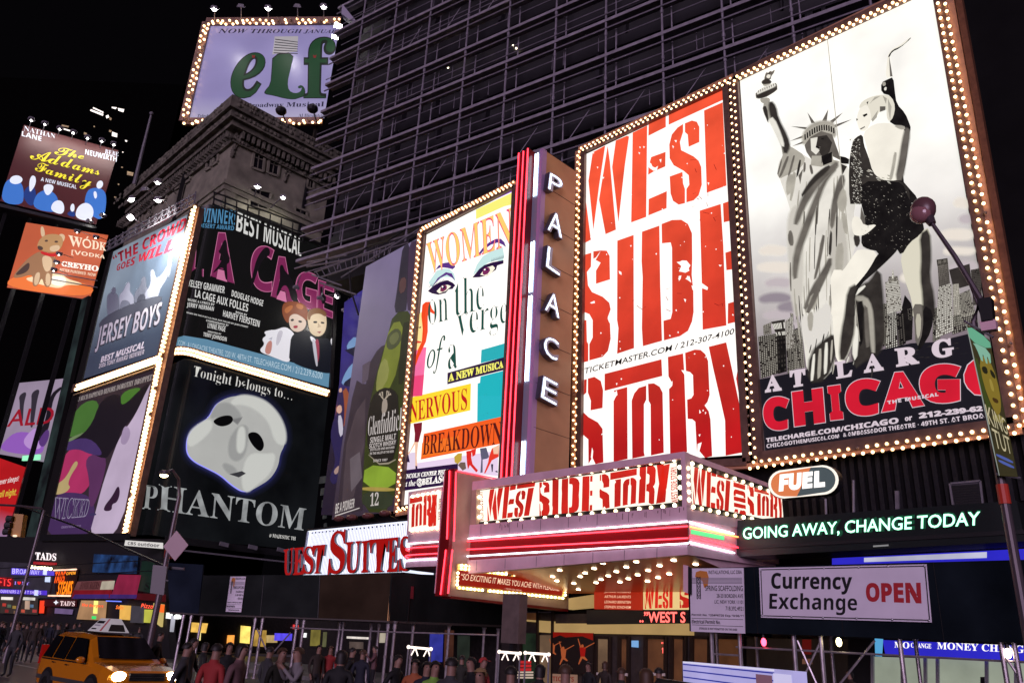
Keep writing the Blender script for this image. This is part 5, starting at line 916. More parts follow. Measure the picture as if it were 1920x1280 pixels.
pts = row(ELF.hit(388, 42, .5), ELF.hit(639, 39.5, .5), 44, zz, .2, .1)+row(ELF.hit(387, 46, .5), ELF.hit(345, 226, .5), 34, ELF.u, .2, .1)+row(ELF.hit(345, 229, .5), ELF.hit(606, 228, .5), 44, zz, .15, .1)
bulbs(t, pts, .13, BULB_W, dead=.28)
b = MB()
for x in (370, 420, 480, 540, 595): b.bar(ELF.hit(x, 225, -.5), ELF.hit(x, 225, -.5)-V((0, 0, 14)), .3, .3, blackm)
b.build('support_post', t)
for x, y, on in ((402, 17, 1), (452, 14, 0), (503, 16, 1), (558, 14, 0), (607, 13, 1), (659, 12, 1)):
    flood('lit floodlight over the top of the rooftop lilac billboard' if on else 'unlit floodlight over the top of the rooftop lilac billboard', ELF.hit(x, y, 4), ELF.hit(x, 130), None if x > 640 else ELF.hit(x, 42, -.2), 420 if on else 0, .4, 'floodlights over the rooftop billboard' if on else 'unlit floodlights over the rooftop billboard', on=bool(on))
flood('glaring white lamp at the top right corner of the rooftop lilac billboard', ELF.hit(634, 49, 1.5), ELF.hit(634, 49, 14), None, 0, .42, color=(.9, 1, 1)); flood('glaring white lamp just below another at the rooftop billboard edge', ELF.hit(628, 70, 1.5), ELF.hit(628, 70, 14), None, 0, .35)
for x, y, q, l in ((527, 208, 537, 'round unlit uplight below the lilac word Musical'), (586, 204, 594, 'round unlit uplight at the right end under the lilac billboard')):
    u_ = thing('uplight', l, 'floodlight', tuple(ELF.hit(x, y, 3))); b = MB(); b.ball(ELF.hit(x, y, 3), .55, blackm, 10, 7, (1, 1, .8)); b.build('housing', u_); b = MB(); b.tube([ELF.hit(x, y, 3), ELF.hit(q, 230, 3)], .07, blackm, 6); b.build('stem', u_)
b = MB(); b.slab(ELF.back(-5), '642,8 668,40 668,46 640,26', .8, mat('lilac_metal_sheet', (.3, .28, .36, 1), rough=.5)); tag(b.build('metal_panel'), 'small tilted metal panel beside the top of the rooftop billboard', 'panel')
# ---- yellow script musical board, far left
ADD = through(45, 234, 112, 222, 282)
Q = P('45,234 222,282 180,421 0,377')
t = thing('billboard', 'maroon billboard with yellow script title at the far left', 'billboard', base_of(ADD, Q))
mar = mat('vinyl_maroon', rgb(110, 36, 36), rough=.6, em=.3, noise=.25, nscale=.12, sample=False)  # some of the floodlighting is put in as emission
b = MB(); b.slab(ADD, Q, .4, mar, 0, blackf); b.build('vinyl_panel', t)
b = MB(); bu, bw = lit(62, 116, 200, em=.95), lit(226, 230, 244, em=1.0); bd = lit(34, 60, 130, em=.9)
# plain blue and white rounded shapes in place of the drawn figures
for s, m in (('5,640 25,520 60,480 110,475 150,520 160,580 150,660', bu), ('150,600 170,540 215,520 240,560 240,640 200,670', bd), ('215,680 235,590 290,555 340,560 385,600 390,670 370,710', bu), ('440,720 470,690 500,700 500,740', bd), ('560,640 580,560 620,540 680,545 712,590 700,720 660,760 580,700', bu),
   ('60,500 75,465 120,455 155,480 140,510 95,520', bw), ('195,560 195,490 215,455 240,470 238,520 205,570', bw), ('285,535 310,515 350,520 360,545 330,590 305,590', bw), ('335,690 350,640 390,620 425,640 430,700 400,720', bw), ('465,680 478,645 495,650 498,690 480,705', bw), ('500,740 510,680 545,645 590,640 625,680 620,740 580,765', bw), ('640,530 650,500 675,490 690,510 680,540 655,550', bw), ('620,570 640,560 650,600 632,620', bw)): b.blob(ADD, P(s, *T1), .03, m, 2)
b.build('abstract_print', t)
b = MB(); ye = lit(248, 226, 60, em=1.0); blk2 = lit(20, 14, 12, em=.4)
for s, q in (('The', '365,260 562,306 558,352 362,318'), ('Addams', '200,266 668,398 662,462 200,348'), ('Family', '235,362 616,468 602,566 232,455')):
    q = P(q, *T1); text(b, ADD, s, [(x-.6, y+.8) for x, y in q], .03, blk2, st='s', bold=.012); text(b, ADD, s, q, .05, ye, st='s', bold=.004)
b.build('title_lettering', t)
b = MB(); text(b, ADD, 'NATHAN', P('162,128 370,184 366,213 158,160', *T1), .03, bw, st='b', bold=-.01); text(b, ADD, 'LANE', P('148,163 278,200 274,230 144,195', *T1), .03, bw, st='h'); text(b, ADD, 'BEBE', P('702,283 792,305 789,331 699,312', *T1), .03, bw, st='b', bold=-.01); text(b, ADD, 'NEUWIRTH', P('570,284 780,334 777,369 567,318', *T1), .03, bw, st='h'); text(b, ADD, 'A NEW MUSICAL', P('275,470 513,524 509,549 271,495', *T1), .03, bw, st='h'); b.build('lettering', t)
for x, y in P('210,85 300,112 400,145 490,170 585,205 680,225 760,248', *T1): flood('floodlight in the row above the maroon yellow-script billboard', ADD.hit(x, y, 3), ADD.hit(x-6, y+30), ADD.hit(x-4, y+14, 0), 600, .45, 'floodlights above the maroon billboard', spread=120)
for x, y in ((193, 404), (168, 415)): flood('floodlight low at the right end of the maroon billboard', ADD.hit(x, y, 2.5), ADD.hit(x-14, y-30), None, 0, .5, 'floodlights below the maroon billboard')
b = MB()
for x, y in ((15, 385), (60, 398), (110, 410), (160, 422)): b.bar(ADD.hit(x, y, -.2), ADD.hit(x, y, -.2)-V((0, 0, 9)), .4, .4, blackm)
b.build('support_post', t)
b = MB(); b.slab(ADD, '-4,380 182,425 180,429 -6,386', 2.5, blackm, 1.5); b.build('catwalk', t)
# ---- orange bottle-and-dog board under it
WOD = through(49, 417, 108, 203, 441)
Q = P('49,417 203,441 168,562 13,539')
t = thing('billboard', 'orange billboard with a sitting tan dog, below the maroon one', 'billboard', base_of(WOD, Q))
orr = mat('vinyl_orange', rgb(196, 70, 30), rough=.6, em=.62, noise=.15, nscale=.1, sample=False, grad=(53, rgb(226, 104, 44), 66, rgb(150, 40, 22)))  # emission stands in for part of the lamps' light
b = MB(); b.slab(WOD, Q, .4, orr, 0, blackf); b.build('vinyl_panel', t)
b = MB(); d1, d2, d3 = lit(150, 108, 74), lit(206, 176, 140), lit(70, 50, 40)
pp = lambda s, o, m: b.blob(WOD, P(s, *T1), o, m, 2, .7)
pp('60,1140 240,1110 640,1190 590,1275 45,1205', .02, lit(232, 116, 48)); pp('230,1130 330,1100 420,1120 450,1150 545,1175 540,1190 440,1185 400,1210 330,1200 150,1150', .03, lit(240, 214, 170)); pp('330,1125 440,1130 440,1195 340,1190', .034, lit(248, 240, 220))
pp('270,960 350,975 385,1040 350,1090 340,1195 300,1205 280,1130 250,1195 215,1195 225,1110 130,1140 80,1140 140,1060 200,1000', .04, d1); pp('280,990 345,1000 350,1070 310,1110 285,1060', .044, d2); pp('235,1110 270,1100 255,1185 225,1190', .044, d2); pp('305,1110 335,1110 335,1190 305,1195', .046, d2); pp('90,1130 150,1070 200,1030 190,1100', .044, d3)
pp('245,935 265,880 320,848 400,852 425,900 395,962 330,972 270,955', .048, lit(176, 134, 88)); pp('270,800 290,800 302,862 275,870', .046, d2); pp('385,872 402,845 436,858 424,900 398,908', .046, d2); pp('250,925 285,935 285,955 255,955', .05, d3); pp('300,890 318,888 318,898 300,900', .052, d3); pp('365,895 385,895 385,905 365,905', .052, d3); pp('330,930 400,920 395,960 335,968', .05, d2); pp('270,962 350,985 390,968 392,985 350,1003 272,980', .054, lit(190, 24, 24))
b.build('dog_print', t)
b = MB(); cw = lit(236, 214, 186); text(b, WOD, 'W\u00d3DK', P('455,835 712,895 706,962 460,928', *T1), .04, cw, st='b', bold=.01); text(b, WOD, '[VODKA', P('478,952 700,990 696,1020 476,990', *T1), .04, cw, st='h'); text(b, WOD, 'GREYHO', P('412,1028 660,1062 655,1100 409,1062', *T1), .04, lit(250, 244, 230), st='b', bold=.03); text(b, WOD, 'BETTER PUREBRED. NOW', P('400,1076 640,1112 638,1132 398,1094', *T1), .04, cw, st='h'); b.build('lettering', t)
b = MB()
for y in (1105, 1150): b.beam(WOD, P('340,%d' % y, *T1)[0], P('650,%d' % (y+55), *T1)[0], .12, .1, blackm, .5)
b.build('guard_cable', t)
for x, y in P('515,830 640,868 395,980 378,1035 360,1085', *T1): flood('floodlight hung in front of the orange dog billboard', WOD.hit(x, y, 3.5), WOD.hit(x-8, y+20), WOD.hit(x+26, y+8, .5), 160, .4, 'floodlights at the orange billboard', spread=120)
b = MB()
for x, y in ((25, 542), (80, 551), (140, 560)): b.bar(WOD.hit(x, y, -.2), WOD.hit(x, y, -.2)-V((0, 0, 40)), .5, .5, blackm)
b.build('support_post', t)
# ---- lilac board with red capitals and red board at the left edge
AL = through(32, 718, 125, 121, 709)
t = thing('billboard', 'lilac billboard with red capitals ALD near the left edge', 'billboard', base_of(AL, P('32,718 124,709 84,860 -4,846')))
b = MB(); b.slab(AL, '32,718 124,709 84,866 -6,850', .4, mat('lilac_light_sheet', rgb(166, 150, 172), em=.7, noise=.2, nscale=.1, sample=False), 0, blackf); b.build('backlit_panel', t)
b = MB(); pp = lambda s, o, m: b.blob(AL, P(s, *T4), o, m, 2, 1)
pp('20,600 120,520 280,560 300,620 270,690 0,660', .03, lit(150, 96, 190, em=.8)); pp('190,540 240,500 270,540 250,600 280,640 200,650 150,600', .034, lit(190, 150, 214, em=.8)); pp('125,290 180,258 160,330 155,380 150,470 128,480 135,340', .03, lit(60, 54, 66, em=.6)); pp('210,270 268,240 245,320 220,500 200,500 212,330', .03, lit(60, 54, 66, em=.6)); pp('330,290 400,232 420,235 350,300 330,500 290,560 250,600 240,560 300,480', .03, lit(34, 28, 38, em=.6)); pp('250,600 320,500 330,560 290,640', .036, lit(96, 60, 130, em=.7))
b.build('bottle_print', t)
b = MB(); text(b, AL, 'ALD', P('75,385 372,362 346,476 44,498', *T4), .04, lit(150, 22, 40, em=.9), st='d', bold=.01); b.build('lettering', t)
b = MB(); b.slab(AL, P('150,690 262,680 258,715 145,722', *T4), .3, lit(150, 240, 190, em=1.1), 1); tag(b.build('light_box'), 'small green-white light box under the lilac board', 'light')
RBD = through(0, 858, 95, 52, 876)
t = thing('billboard', 'red billboard with white and yellow script cut by the left edge', 'billboard', base_of(RBD, P('-30,848 52,877 22,1036 -30,1036')))
b = MB(); b.slab(RBD, '-30,848 52,877 20,1036 -30,1036', .4, mat('red_light_sheet', rgb(190, 28, 34), em=.85, noise=.2, nscale=.15, sample=False, grad=(8, rgb(110, 170, 220), 14, rgb(196, 30, 36))), 0, blackf); b.build('backlit_panel', t)
b = MB(); text(b, RBD, 'city never sleeps?', P('-60,858 128,820 124,868 -64,905', *T4), .03, lit(240, 220, 220, em=.9), st='hi'); text(b, RBD, 'open all night.', P('-70,935 115,905 108,965 -76,992', *T4), .03, lit(220, 200, 70, em=.9), st='hi'); b.build('lettering', t)
# ---- whisky wrap round the hotel corner, and the starry poster behind it
GL = Y(27.75); T6 = ((580, 440), .4374)
t = thing('billboard', 'tall curved whisky poster with a dark green bottle beside the eyes poster', 'billboard', tuple(GL.hit(690, 965)))
sk6 = mat('wrap_dusk_print', rgb(110, 96, 130), rough=.5, em=.75, noise=.2, nscale=.2, sample=False, grad=(10, rgb(52, 42, 48), 24, rgb(124, 112, 146)))  # front-lit wrap, its lighting put into the print as emission
b = MB(); b.grid(GL, '686,500 783,447 744,957 622,974', 0, sk6, 16, 8); b.build('vinyl_panel', t)
b = MB(); W6 = lambda r, g, bb, e=.95: lit(r, g, bb, em=e, noise=.2, nscale=.5)
pp = lambda s, o, m: b.blob(GL, P(s, *T6), o, m, 1, 1.2)
pc = lambda s, o, m: b.blob(GL, P(s, *T6), o, m, 0, 1.5)
pc('245,640 255,560 275,525 290,500 310,480 330,470 300,560 270,700 240,1000 225,1180 120,1200 150,900 185,700 205,625 225,640', .01, W6(54, 44, 52)); pc('160,900 200,760 240,700 235,900 215,1000 190,1120 140,1160', .013, W6(72, 60, 66)); pc('175,960 215,930 225,1040 180,1100', .016, W6(96, 86, 92)); pc('230,560 260,540 250,620 228,640', .013, W6(84, 72, 84))
pp('402,52 430,36 425,130 418,320 400,330 362,335 380,220 392,120', .014, W6(46, 40, 52)); pp('430,36 466,20 458,200 440,330 418,320 424,130', .0145, W6(62, 46, 66)); pp('362,335 440,325 434,440 415,640 390,900 355,1190 225,1185 232,1000 250,780 278,640 300,560 335,440', .014, W6(52, 58, 26)); pp('350,380 400,370 395,480 360,640 300,690 285,640 310,540', .018, W6(112, 120, 44)); pp('300,560 330,520 345,600 300,680 284,660', .02, W6(130, 132, 70)); pp('400,380 432,370 415,560 400,640 380,640', .019, W6(40, 40, 24)); pp('265,700 310,655 360,660 385,700 375,960 300,985 250,930 250,800', .02, W6(36, 32, 28)); pp('240,985 372,1000 366,1085 230,1080', .02, W6(130, 158, 50)); pp('228,1080 366,1085 364,1098 228,1095', .022, W6(160, 140, 70)); pp('230,1095 362,1100 352,1175 228,1170', .02, W6(50, 56, 40)); pp('330,450 345,420 375,400 395,420 390,460 360,490 335,490', .022, W6(70, 74, 48)); pp('340,450 355,425 375,415 385,430 378,455 355,475', .024, W6(96, 100, 60)); pp('388,190 415,180 412,240 385,255', .02, W6(88, 60, 60))
pp('315,705 330,700 335,735 325,765 310,765', .026, W6(150, 138, 126)); 
for s in ('318,706 305,690 302,670 306,690 316,700', '326,704 340,688 342,664 337,688 326,698', '308,692 298,684 300,680', '338,690 350,684 348,678', '316,700 310,672 314,672', '328,700 332,668 336,668'): pp(s, .026, W6(170, 158, 140))
b.build('bottle_print', t)
b = MB(); wl6 = lit(214, 206, 200, em=.75)
for s, q, st in (('Glenfiddich', '255,780 408,735 402,835 250,862', 'b'), ('SINGLE MALT', '262,868 372,850 370,875 260,892', 'h'), ('SCOTCH WHISKY', '258,895 372,878 370,898 256,915', 'h'), ('DISTILLED AND MATURED', '262,915 365,905 364,915 261,926', 'h'), ('IN THE VALLEY OF THE DEER', '260,932 362,922 361,932 259,943', 'h'), ('SINCE 1887', '275,962 335,958 334,968 274,973', 'h'), ('12', '262,1105 298,1102 296,1158 260,1162', 'b'), ('BE A PIONEER', '112,1152 194,1128 192,1168 110,1196', 'hi')): text(b, GL, s, P(q, *T6), .03, wl6, st=st, bold=-.01 if s == 'Glenfiddich' else 0)
pp = lambda s, o, m: b.poly(GL, P(s, *T6), o, m); pp('110,1202 215,1168 215,1172 110,1207', .03, wl6); pp('300,985 255,945 252,940 300,978 340,975 370,960 370,965 340,982', .03, W6(150, 140, 120)); b.build('lettering', t)
STR = Y(30.2)
t = thing('billboard', 'dusky blue poster with a leaping dancer and a big star behind the whisky wrap', 'billboard', tuple(STR.hit(620, 960)))
b = MB(); b.slab(STR, P('150,290 245,225 240,420 180,760 130,1200 50,1200 90,900 128,640', *T6), .2, mat('dusk_star_print', rgb(60, 50, 110), em=.6, noise=.3, nscale=.5, sample=False, grad=(14, rgb(30, 20, 26), 22, rgb(58, 50, 140))), 0, blackf); b.build('vinyl_panel', t)
b = MB(); pp = lambda s, o, m: b.blob(STR, P(s, *T6), o, m, 1, .8)
pp('118,700 170,640 165,800 110,860', .02, lit(170, 90, 60, em=.6)); pp('150,600 175,560 205,540 198,600 180,640 135,645', .03, lit(120, 156, 200, em=.8)); pp('160,470 200,430 200,470 185,490 165,500', .03, lit(120, 156, 200, em=.8)); pp('140,640 195,600 190,640 165,650', .034, lit(30, 30, 60, em=.6)); pp('152,495 198,480 190,520', .034, lit(30, 30, 60, em=.6))
pp('126,665 138,655 146,690 150,770 140,870 135,960 120,1060 100,1070 85,1040 115,980 100,900 90,860 105,790 118,770 122,700', .036, lit(44, 36, 84, em=.7)); pp('120,735 136,728 140,755 128,768 116,755', .04, lit(214, 170, 150, em=.8)); pp('128,660 138,655 140,672 128,676', .04, lit(214, 170, 150, em=.8)); pp('122,775 138,772 146,850 130,870', .04, lit(200, 196, 210, em=.8)); pp('104,1010 130,985 132,1005 112,1030', .04, lit(180, 150, 140, em=.7))
b.build('leaping_dancer_print', t)
# ---- hotel sign with red letters on fluted white light panel
pg = Y(26.0); xg = pg.hit(582, 1000).x; GS = Corner(pg, Arc(xg, 27.2, 1.2), lambda p: p.x >= xg)
t = thing('hotel_sign', 'curved white fluted hotel sign with big red SUITES letters', 'sign', (-38, 27, pg.hit(650, 1075).z))
wf = mat('fluted_white_light_panel', (.85, .88, .95, 1), rough=.35, em=1.1, ecol=rgb(226, 236, 252), noise=.08, nscale=.4)
zt, zb_ = pg.hit(640, 988.5).z, pg.hit(640, 1076).z; x1 = pg.hit(768, 1000).x
gp = [(xg-1.2*math.sin(a*R(10)), 27.2-1.2*math.cos(a*R(10))) for a in range(10)][::-1]+[(x1, 26.0)]
b = MB(); b.prism([(xg-1.2, 29.5)]+gp+[(x1, 29.5)], zb_, zt, wf); b.build('light_panel', t)
rb = mat('flute_shadow_gap', (.22, .24, .3, 1), rough=.4); b = MB()  # shade between the flutes drawn as thin dark strips
for k in range(64): x = xg+.2+k*(x1-xg-.3)/64; b.box((x, 25.985, zb_+.01), (x+.018, 25.998, zt-.05), rb)
for a in range(1, 9): q = (xg-1.225*math.sin(a*R(10)), 27.2-1.225*math.cos(a*R(10))); b.box((q[0]-.02, q[1]-.02, zb_+.01), (q[0]+.02, q[1]+.02, zt-.05), rb)
b.build('flute_shade_strip', t)
b = MB()
for k in range(24): x = xg+.3+k*(x1-xg-.5)/24; b.ball((x, 25.93, zt-.16), .045, blackm, 6, 4)
b.build('rivet', t)
b = MB(); b.prism([(xg-1.25, 29.5)]+[(q[0]-.06, q[1]-.06) for q in gp]+[(x1, 29.5)], zt+.002, zt+.12, blackm); b.prism([(xg-1.25, 29.5)]+[(q[0]-.08, q[1]-.08) for q in gp]+[(x1, 29.5)], zb_-.14, zb_-.002, blackm); b.build('edge_rail', t)
rl = mat('red_letter_face', rgb(196, 24, 22), rough=.3, em=.55, sample=False); rs_ = mat('letter_grey_return', (.13, .14, .17, 1), rough=.4)
for ch, q in (('U', '532,1030 550,1026 549,1078 531,1080'), ('E', '551,1027 571,1025 569,1076 549,1078'), ('S', '570,1024 589,1022 587,1075 568,1076'), ('T', '588,1022 610,1020 602,1074 586,1075'), ('S', '620,996 650,992 645,1074 614,1077'), ('U', '648,1016 676,1013 673,1073 646,1075'), ('I', '678,1014 692,1012 690,1072 677,1073'), ('T', '692,1011 729,1008 722,1071 697,1073'), ('E', '728,1008 748,1006 746,1071 725,1072'), ('S', '750,1005 772,1003 770,1070 748,1071')):
    b = MB(); text(b, GS, ch, P(q), .22, rl, st='b', bold=.008, thick=.14, side=rs_); b.build('letter', t)
hb = thing('hotel_building', 'dark hotel corner block behind the whisky wrap and hotel sign', 'building', (-42, 33, 0))
b = MB(); b.box((-45.2, 30.6, 0), (-39.05, 44, 26.5), darkwall); b.build('wall', hb)
b = MB()
for k in range(5): b.beam(Y(30.9), (600+k*2, 900+k*22), (612, 898+k*22), .5, .1, mat('faint_window_glow', rgb(70, 74, 74), em=.3, noise=.5, nscale=2, sample=False), .05)
b.build('window', hb)
for k, (x, y) in enumerate(((636, 972), (660, 970), (690, 967), (722, 962))):
    u_ = thing('uplight', 'dark bowl-shaped uplight on the ledge under the whisky poster', 'floodlight', tuple(pg.hit(x, y, -.6)), 'uplights under the whisky poster'); p = pg.hit(x, y, -.6); b = MB(); b.ball(p, .32, mat('dark_red_bowl', (.14, .05, .045, 1), rough=.3), 10, 7, (1.3, 1, .6)); b.build('bowl', u_); b = MB(); b.tube([p, p+V((0, 1.2, -.3))], .04, blackm, 6); b.build('stem', u_)
# lamps and catwalk near the pink title poster
for x, y, a, b_, l in ((632, 555, 560, 590, 'lit floodlight over the right end of the pink title poster'), (658, 585, 590, 640, 'lit floodlight further right beside the starry poster'), ): flood(l, LAC.hit(x, y, 3), LAC.hit(a, b_), LAC.hit(x-16, y-2, .2), 500, .32)
for x, y in ((555, 540), (600, 560), (646, 583)): flood('grey floodlight without light along the pink title poster', LAC.hit(x, y, 2.6), LAC.hit(x-20, y+50), LAC.hit(x+8, y-24, .2), 0, .3, 'unlit floodlights at the pink poster', on=False)
flood('lit floodlight on the stone wall above the words Best Musical', SW.hit(483, 350, 2.2), SW.hit(460, 470, 0), SW.hit(476, 372, 0), 260, .32, spread=140); flood('right-hand lit floodlight on a long arm on the stone wall', SW.hit(531, 370, 2.2), SW.hit(520, 480, 0), SW.hit(506, 392, 0), 260, .32, spread=140)
t = thing('catwalk', 'black steel service catwalk and rails above the pink title poster', 'catwalk', tuple(LAC.hit(480, 400, 1)))
b = MB(); b.bar(LAC.hit(400, 372, .9), LAC.hit(574, 440, .9), .12, .12, blackm); b.bar(LAC.hit(398, 382, .9), LAC.hit(572, 455, .9), .12, .12, blackm); b.bar(LAC.hit(400, 360, .9), LAC.hit(576, 425, .9), .1, .1, blackm); b.build('rail', t)
b = MB()
for k in range(9): b.bar(LAC.hit(402+k*21, 362+k*8, .9), LAC.hit(400+k*21, 386+k*8.6, .9), .09, .09, blackm)
b.build('post', t)
b = MB(); b.slab(LAC, P('1300,500 1560,380 1585,420 1585,560 1480,600 1300,560', *T3), .2, darkwall, -1.2); b.build('dark_backing', t)
t = thing('catwalk', 'bare steel truss platform below the scaffolding beside the pink poster', 'catwalk', tuple(Y(29).hit(620, 510)))
pl = Y(29.4); b = MB()
for a, c in (((575, 492), (650, 478)), ((575, 500), (655, 486)), ((590, 510), (740, 455)), ((600, 520), (700, 488)), ((640, 520), (785, 430)), ((585, 515), (640, 535)), ((600, 530), (668, 552))): b.tube([pl.hit(*a), pl.hit(*c)], .07, greym, 6)
b.build('tube', t)
b = MB()
for k in range(14): b.tube([pl.hit(592+k*11, 509-k*4), pl.hit(600+k*10, 520-k*3.4)], .035, greym, 5)
b.build('lattice', t)
b = MB(); b.tube([pl.hit(672, 590-0), pl.hit(658, 545), pl.hit(655, 510), pl.hit(665, 480), pl.hit(690, 462), pl.hit(730, 450), pl.hit(760, 430)], .07, blackm, 6); b.build('hanging_cable', t)
t = thing('catwalk', 'dark rooftop railing with braces above the quartet poster', 'catwalk', tuple(JER.hit(280, 430, 1)))
b = MB()
for dy in (0, -9, -18): b.bar(JER.hit(200, 470+dy*.8, .8), JER.hit(366, 382+dy, .8), .12, .12, greym)
for k in range(14): b.bar(JER.hit(203+k*12.4, 468-k*6.6, .8), JER.hit(206+k*12.4, 449-k*6.9, .8), .1, .1, greym)
for k in range(13): b.bar(JER.hit(203+k*12.4, 468-k*6.6, .8), JER.hit(219+k*12.4, 444-k*6.9, .8), .06, .06, greym)
b.build('railing', t)
# ============================================================ right: shed, exchange banner, message sign, shop
SH = Y(21.48)
shp = mat('shed_green_black_plywood', (.008, .012, .016, 1), rough=.92, noise=.35, nscale=.9, spec=.02)
t = thing('sidewalk_shed', 'dark blue-black sidewalk shed carrying the exchange banner at right', 'sidewalk shed', (-4, 23.5, .15))
x0, x1 = -13.45, 13
b = MB(); b.box((x0, 21.5, 2.62), (x1, 21.58, 4.42), shp); b.box((x0, 21.6, 2.62), (x0+.08, 26.5, 4.42), shp); b.build('parapet', t)
b = MB(); b.box((x0, 21.6, 3.0), (x1, 27, 3.1), mat('shed_deck_timber', (.08, .06, .05, 1), rough=.8, noise=.2)); b.build('deck', t)
b = MB()
for k in range(11): x = x0+2.4*k+2.2; b.box((x, 21.48, 2.62), (x+.012, 21.498, 4.42), blackm)
b.build('plywood_joint', t)
b = MB(); b.slab(Y(21.3), '1281,1058 1290,1060 1290,1112 1281,1108', .05, lav); b.slab(Y(21.3), '1290,1061 1296,1064 1296,1114 1290,1112', .04, blackm); b.build('corner_flap', t)
galv = mat('galvanised_pipe', (.42, .38, .4, 1), rough=.35, metal=.6, noise=.2, nscale=5)
def leg(par, x, yy, top=2.99):
    b = MB(); b.tube([(x, yy, .15), (x, yy, top)], .058, galv, 10); b.tube([(x, yy, top-.3), (x, yy, top-.12)], .075, galv, 10); b.tube([(x, yy, top-.12), (x, yy, top-.0)], [.06, .12], galv, 10); b.tube([(x, yy, .15), (x, yy, .2)], .12, galv, 10); b.tube([(x, yy, 1.2), (x, yy, 1.3)], .07, galv, 8); return b.build('leg', par)
for px_ in (1335, 1388, 1490, 1541, 1690, 1880, 1905): leg(t, SH.hit(px_, 1230, -.3).x, 21.8)
for px_ in (1345, 1420, 1560, 1720): leg(t, Y(26.2).hit(px_, 1230).x, 26.2)
b = MB(); h_ = SH.hit
for a, c in (((1335, 1225), (1388, 1228)), ((1495, 1200), (1535, 1290)), ((1537, 1205), (1497, 1290)), ((1380, 1212), (1930, 1241)), ((1885, 1230), (1925, 1290)), ((1640, 1200), (1560, 1300))): b.tube([h_(*a, -.32), h_(*c, -.32)], .03, galv, 6)
b.build('brace', t)
# exchange banner
t = thing('banner', 'white banner reading Currency Exchange OPEN tied to the shed', 'banner', tuple(SH.hit(1590, 1160, .05)))
bv = mat('white_banner_vinyl', (.74, .68, .78, 1), rough=.55, noise=.05, nscale=1.5); bk = mat('banner_black_ink', (.008, .008, .01, 1), rough=.5); br = mat('banner_red_ink', (.45, .02, .03, 1), rough=.5)
b = MB(); b.slab(SH, '1423,1064 1737,1057 1747,1166 1427,1157', .02, bv, .05); b.build('sheet', t)
b = MB(); q = P('1426.5,1067.5 1734,1060.5 1743,1162 1430,1153.5')
for i in range(4): b.beam(SH, q[i], q[(i+1) % 4], .025, .004, bk, .055)
b.build('border', t)
b = MB(); text(b, SH, 'Currency', P('1446,1073 1598,1074 1597,1114 1446,1112'), .056, bk, st='h', bold=.01); text(b, SH, 'Exchange', P('1443,1110 1607,1113 1607,1153 1442,1150'), .056, bk, st='h', bold=0); b.build('black_lettering', t)
b = MB(); text(b, SH, 'OPEN', P('1623,1092 1726,1091 1728,1131 1624,1127'), .056, br, st='h', bold=.03); b.build('red_lettering', t)
for x, y in ((1427, 1068), (1480, 1066), (1545, 1064), (1610, 1062.5), (1665, 1061), (1734, 1060), (1429, 1153), (1484, 1155), (1543, 1157), (1606, 1158), (1673, 1160.5), (1742, 1162.5)): b = MB(); b.ball(SH.hit(x, y, .07), .03, steel, 8, 5); b.build('grommet', t)
# permit boards
def permit(label, surf, q, off):
    t = thing('permit_sign', label, 'sign', tuple(surf.hit(*q[3], off))); b = MB(); b.slab(surf, q, .02, bv, off); b.build('board', t)
    H = homog(q); W = lambda u0, v0, u1, v1: [H(u0, v0), H(u1, v0), H(u1, v1), H(u0, v1)]; o = off+.006
    b = MB(); og = mat('crane_orange_ink', (.6, .22, .04, 1)); gy = mat('rule_grey_ink', (.22, .2, .24, 1))
    b.poly(surf, [H(.12, .06), H(.2, .035), H(.33, .05), H(.36, .14), H(.34, .27), H(.27, .31), H(.24, .2), H(.16, .14), H(.1, .14)], o, og)
    for v in (.15, .17, .19, .21, .23): b.poly(surf, W(.02, v, .97, v+.009), o+.001, gy)
    for k in range(5): b.poly(surf, W(.13, .14+k*.07, .2, .148+k*.07), o+.003, bk); b.poly(surf, [H(.13, .14+k*.07), H(.142, .14+k*.07), H(.2, .208+k*.07), H(.188, .208+k*.07)], o+.003, bk); b.poly(surf, [H(.2, .14+k*.07), H(.188, .14+k*.07), H(.13, .208+k*.07), H(.142, .208+k*.07)], o+.003, bk)
    b.poly(surf, W(.125, .13, .14, .48), o+.003, bk); b.poly(surf, W(.19, .13, .205, .48), o+.003, bk); b.build('crane_mark', t)
    b = MB()
    for s, w_ in (('INSTALLATIONS, LLC DBA', (.36, .035, .97, .1)), ('SPRING SCAFFOLDING', (.29, .27, .98, .355)), ('28-20 BORDEN AVE', (.5, .4, .98, .46)), ('LIC, NEW YORK 11101', (.46, .495, .98, .56)), ('718.392.4921', (.66, .59, .98, .655)), ('Permit No. 120496720 Exp.10/06/11', (.02, .715, .98, .76)), ('Electrical Permit No.', (.02, .81, .56, .87)), ('STORAGE IS NOT PERMITTED ON THE SHED', (.16, .93, .86, .962))): text(b, surf, s, W(*w_), o, bk, st='h' if 'Permit' in s or 'STOR' in s else 'd', bold=.012)
    for v in (.785, .89): b.poly(surf, W(.02, v, .97, v+.007), o, bk)
    b.build('lettering', t)
permit('large white scaffolding permit board beside the marquee and exchange banner', SH, P('1293,1065 1394,1064 1397,1187 1295.5,1183'), .06)
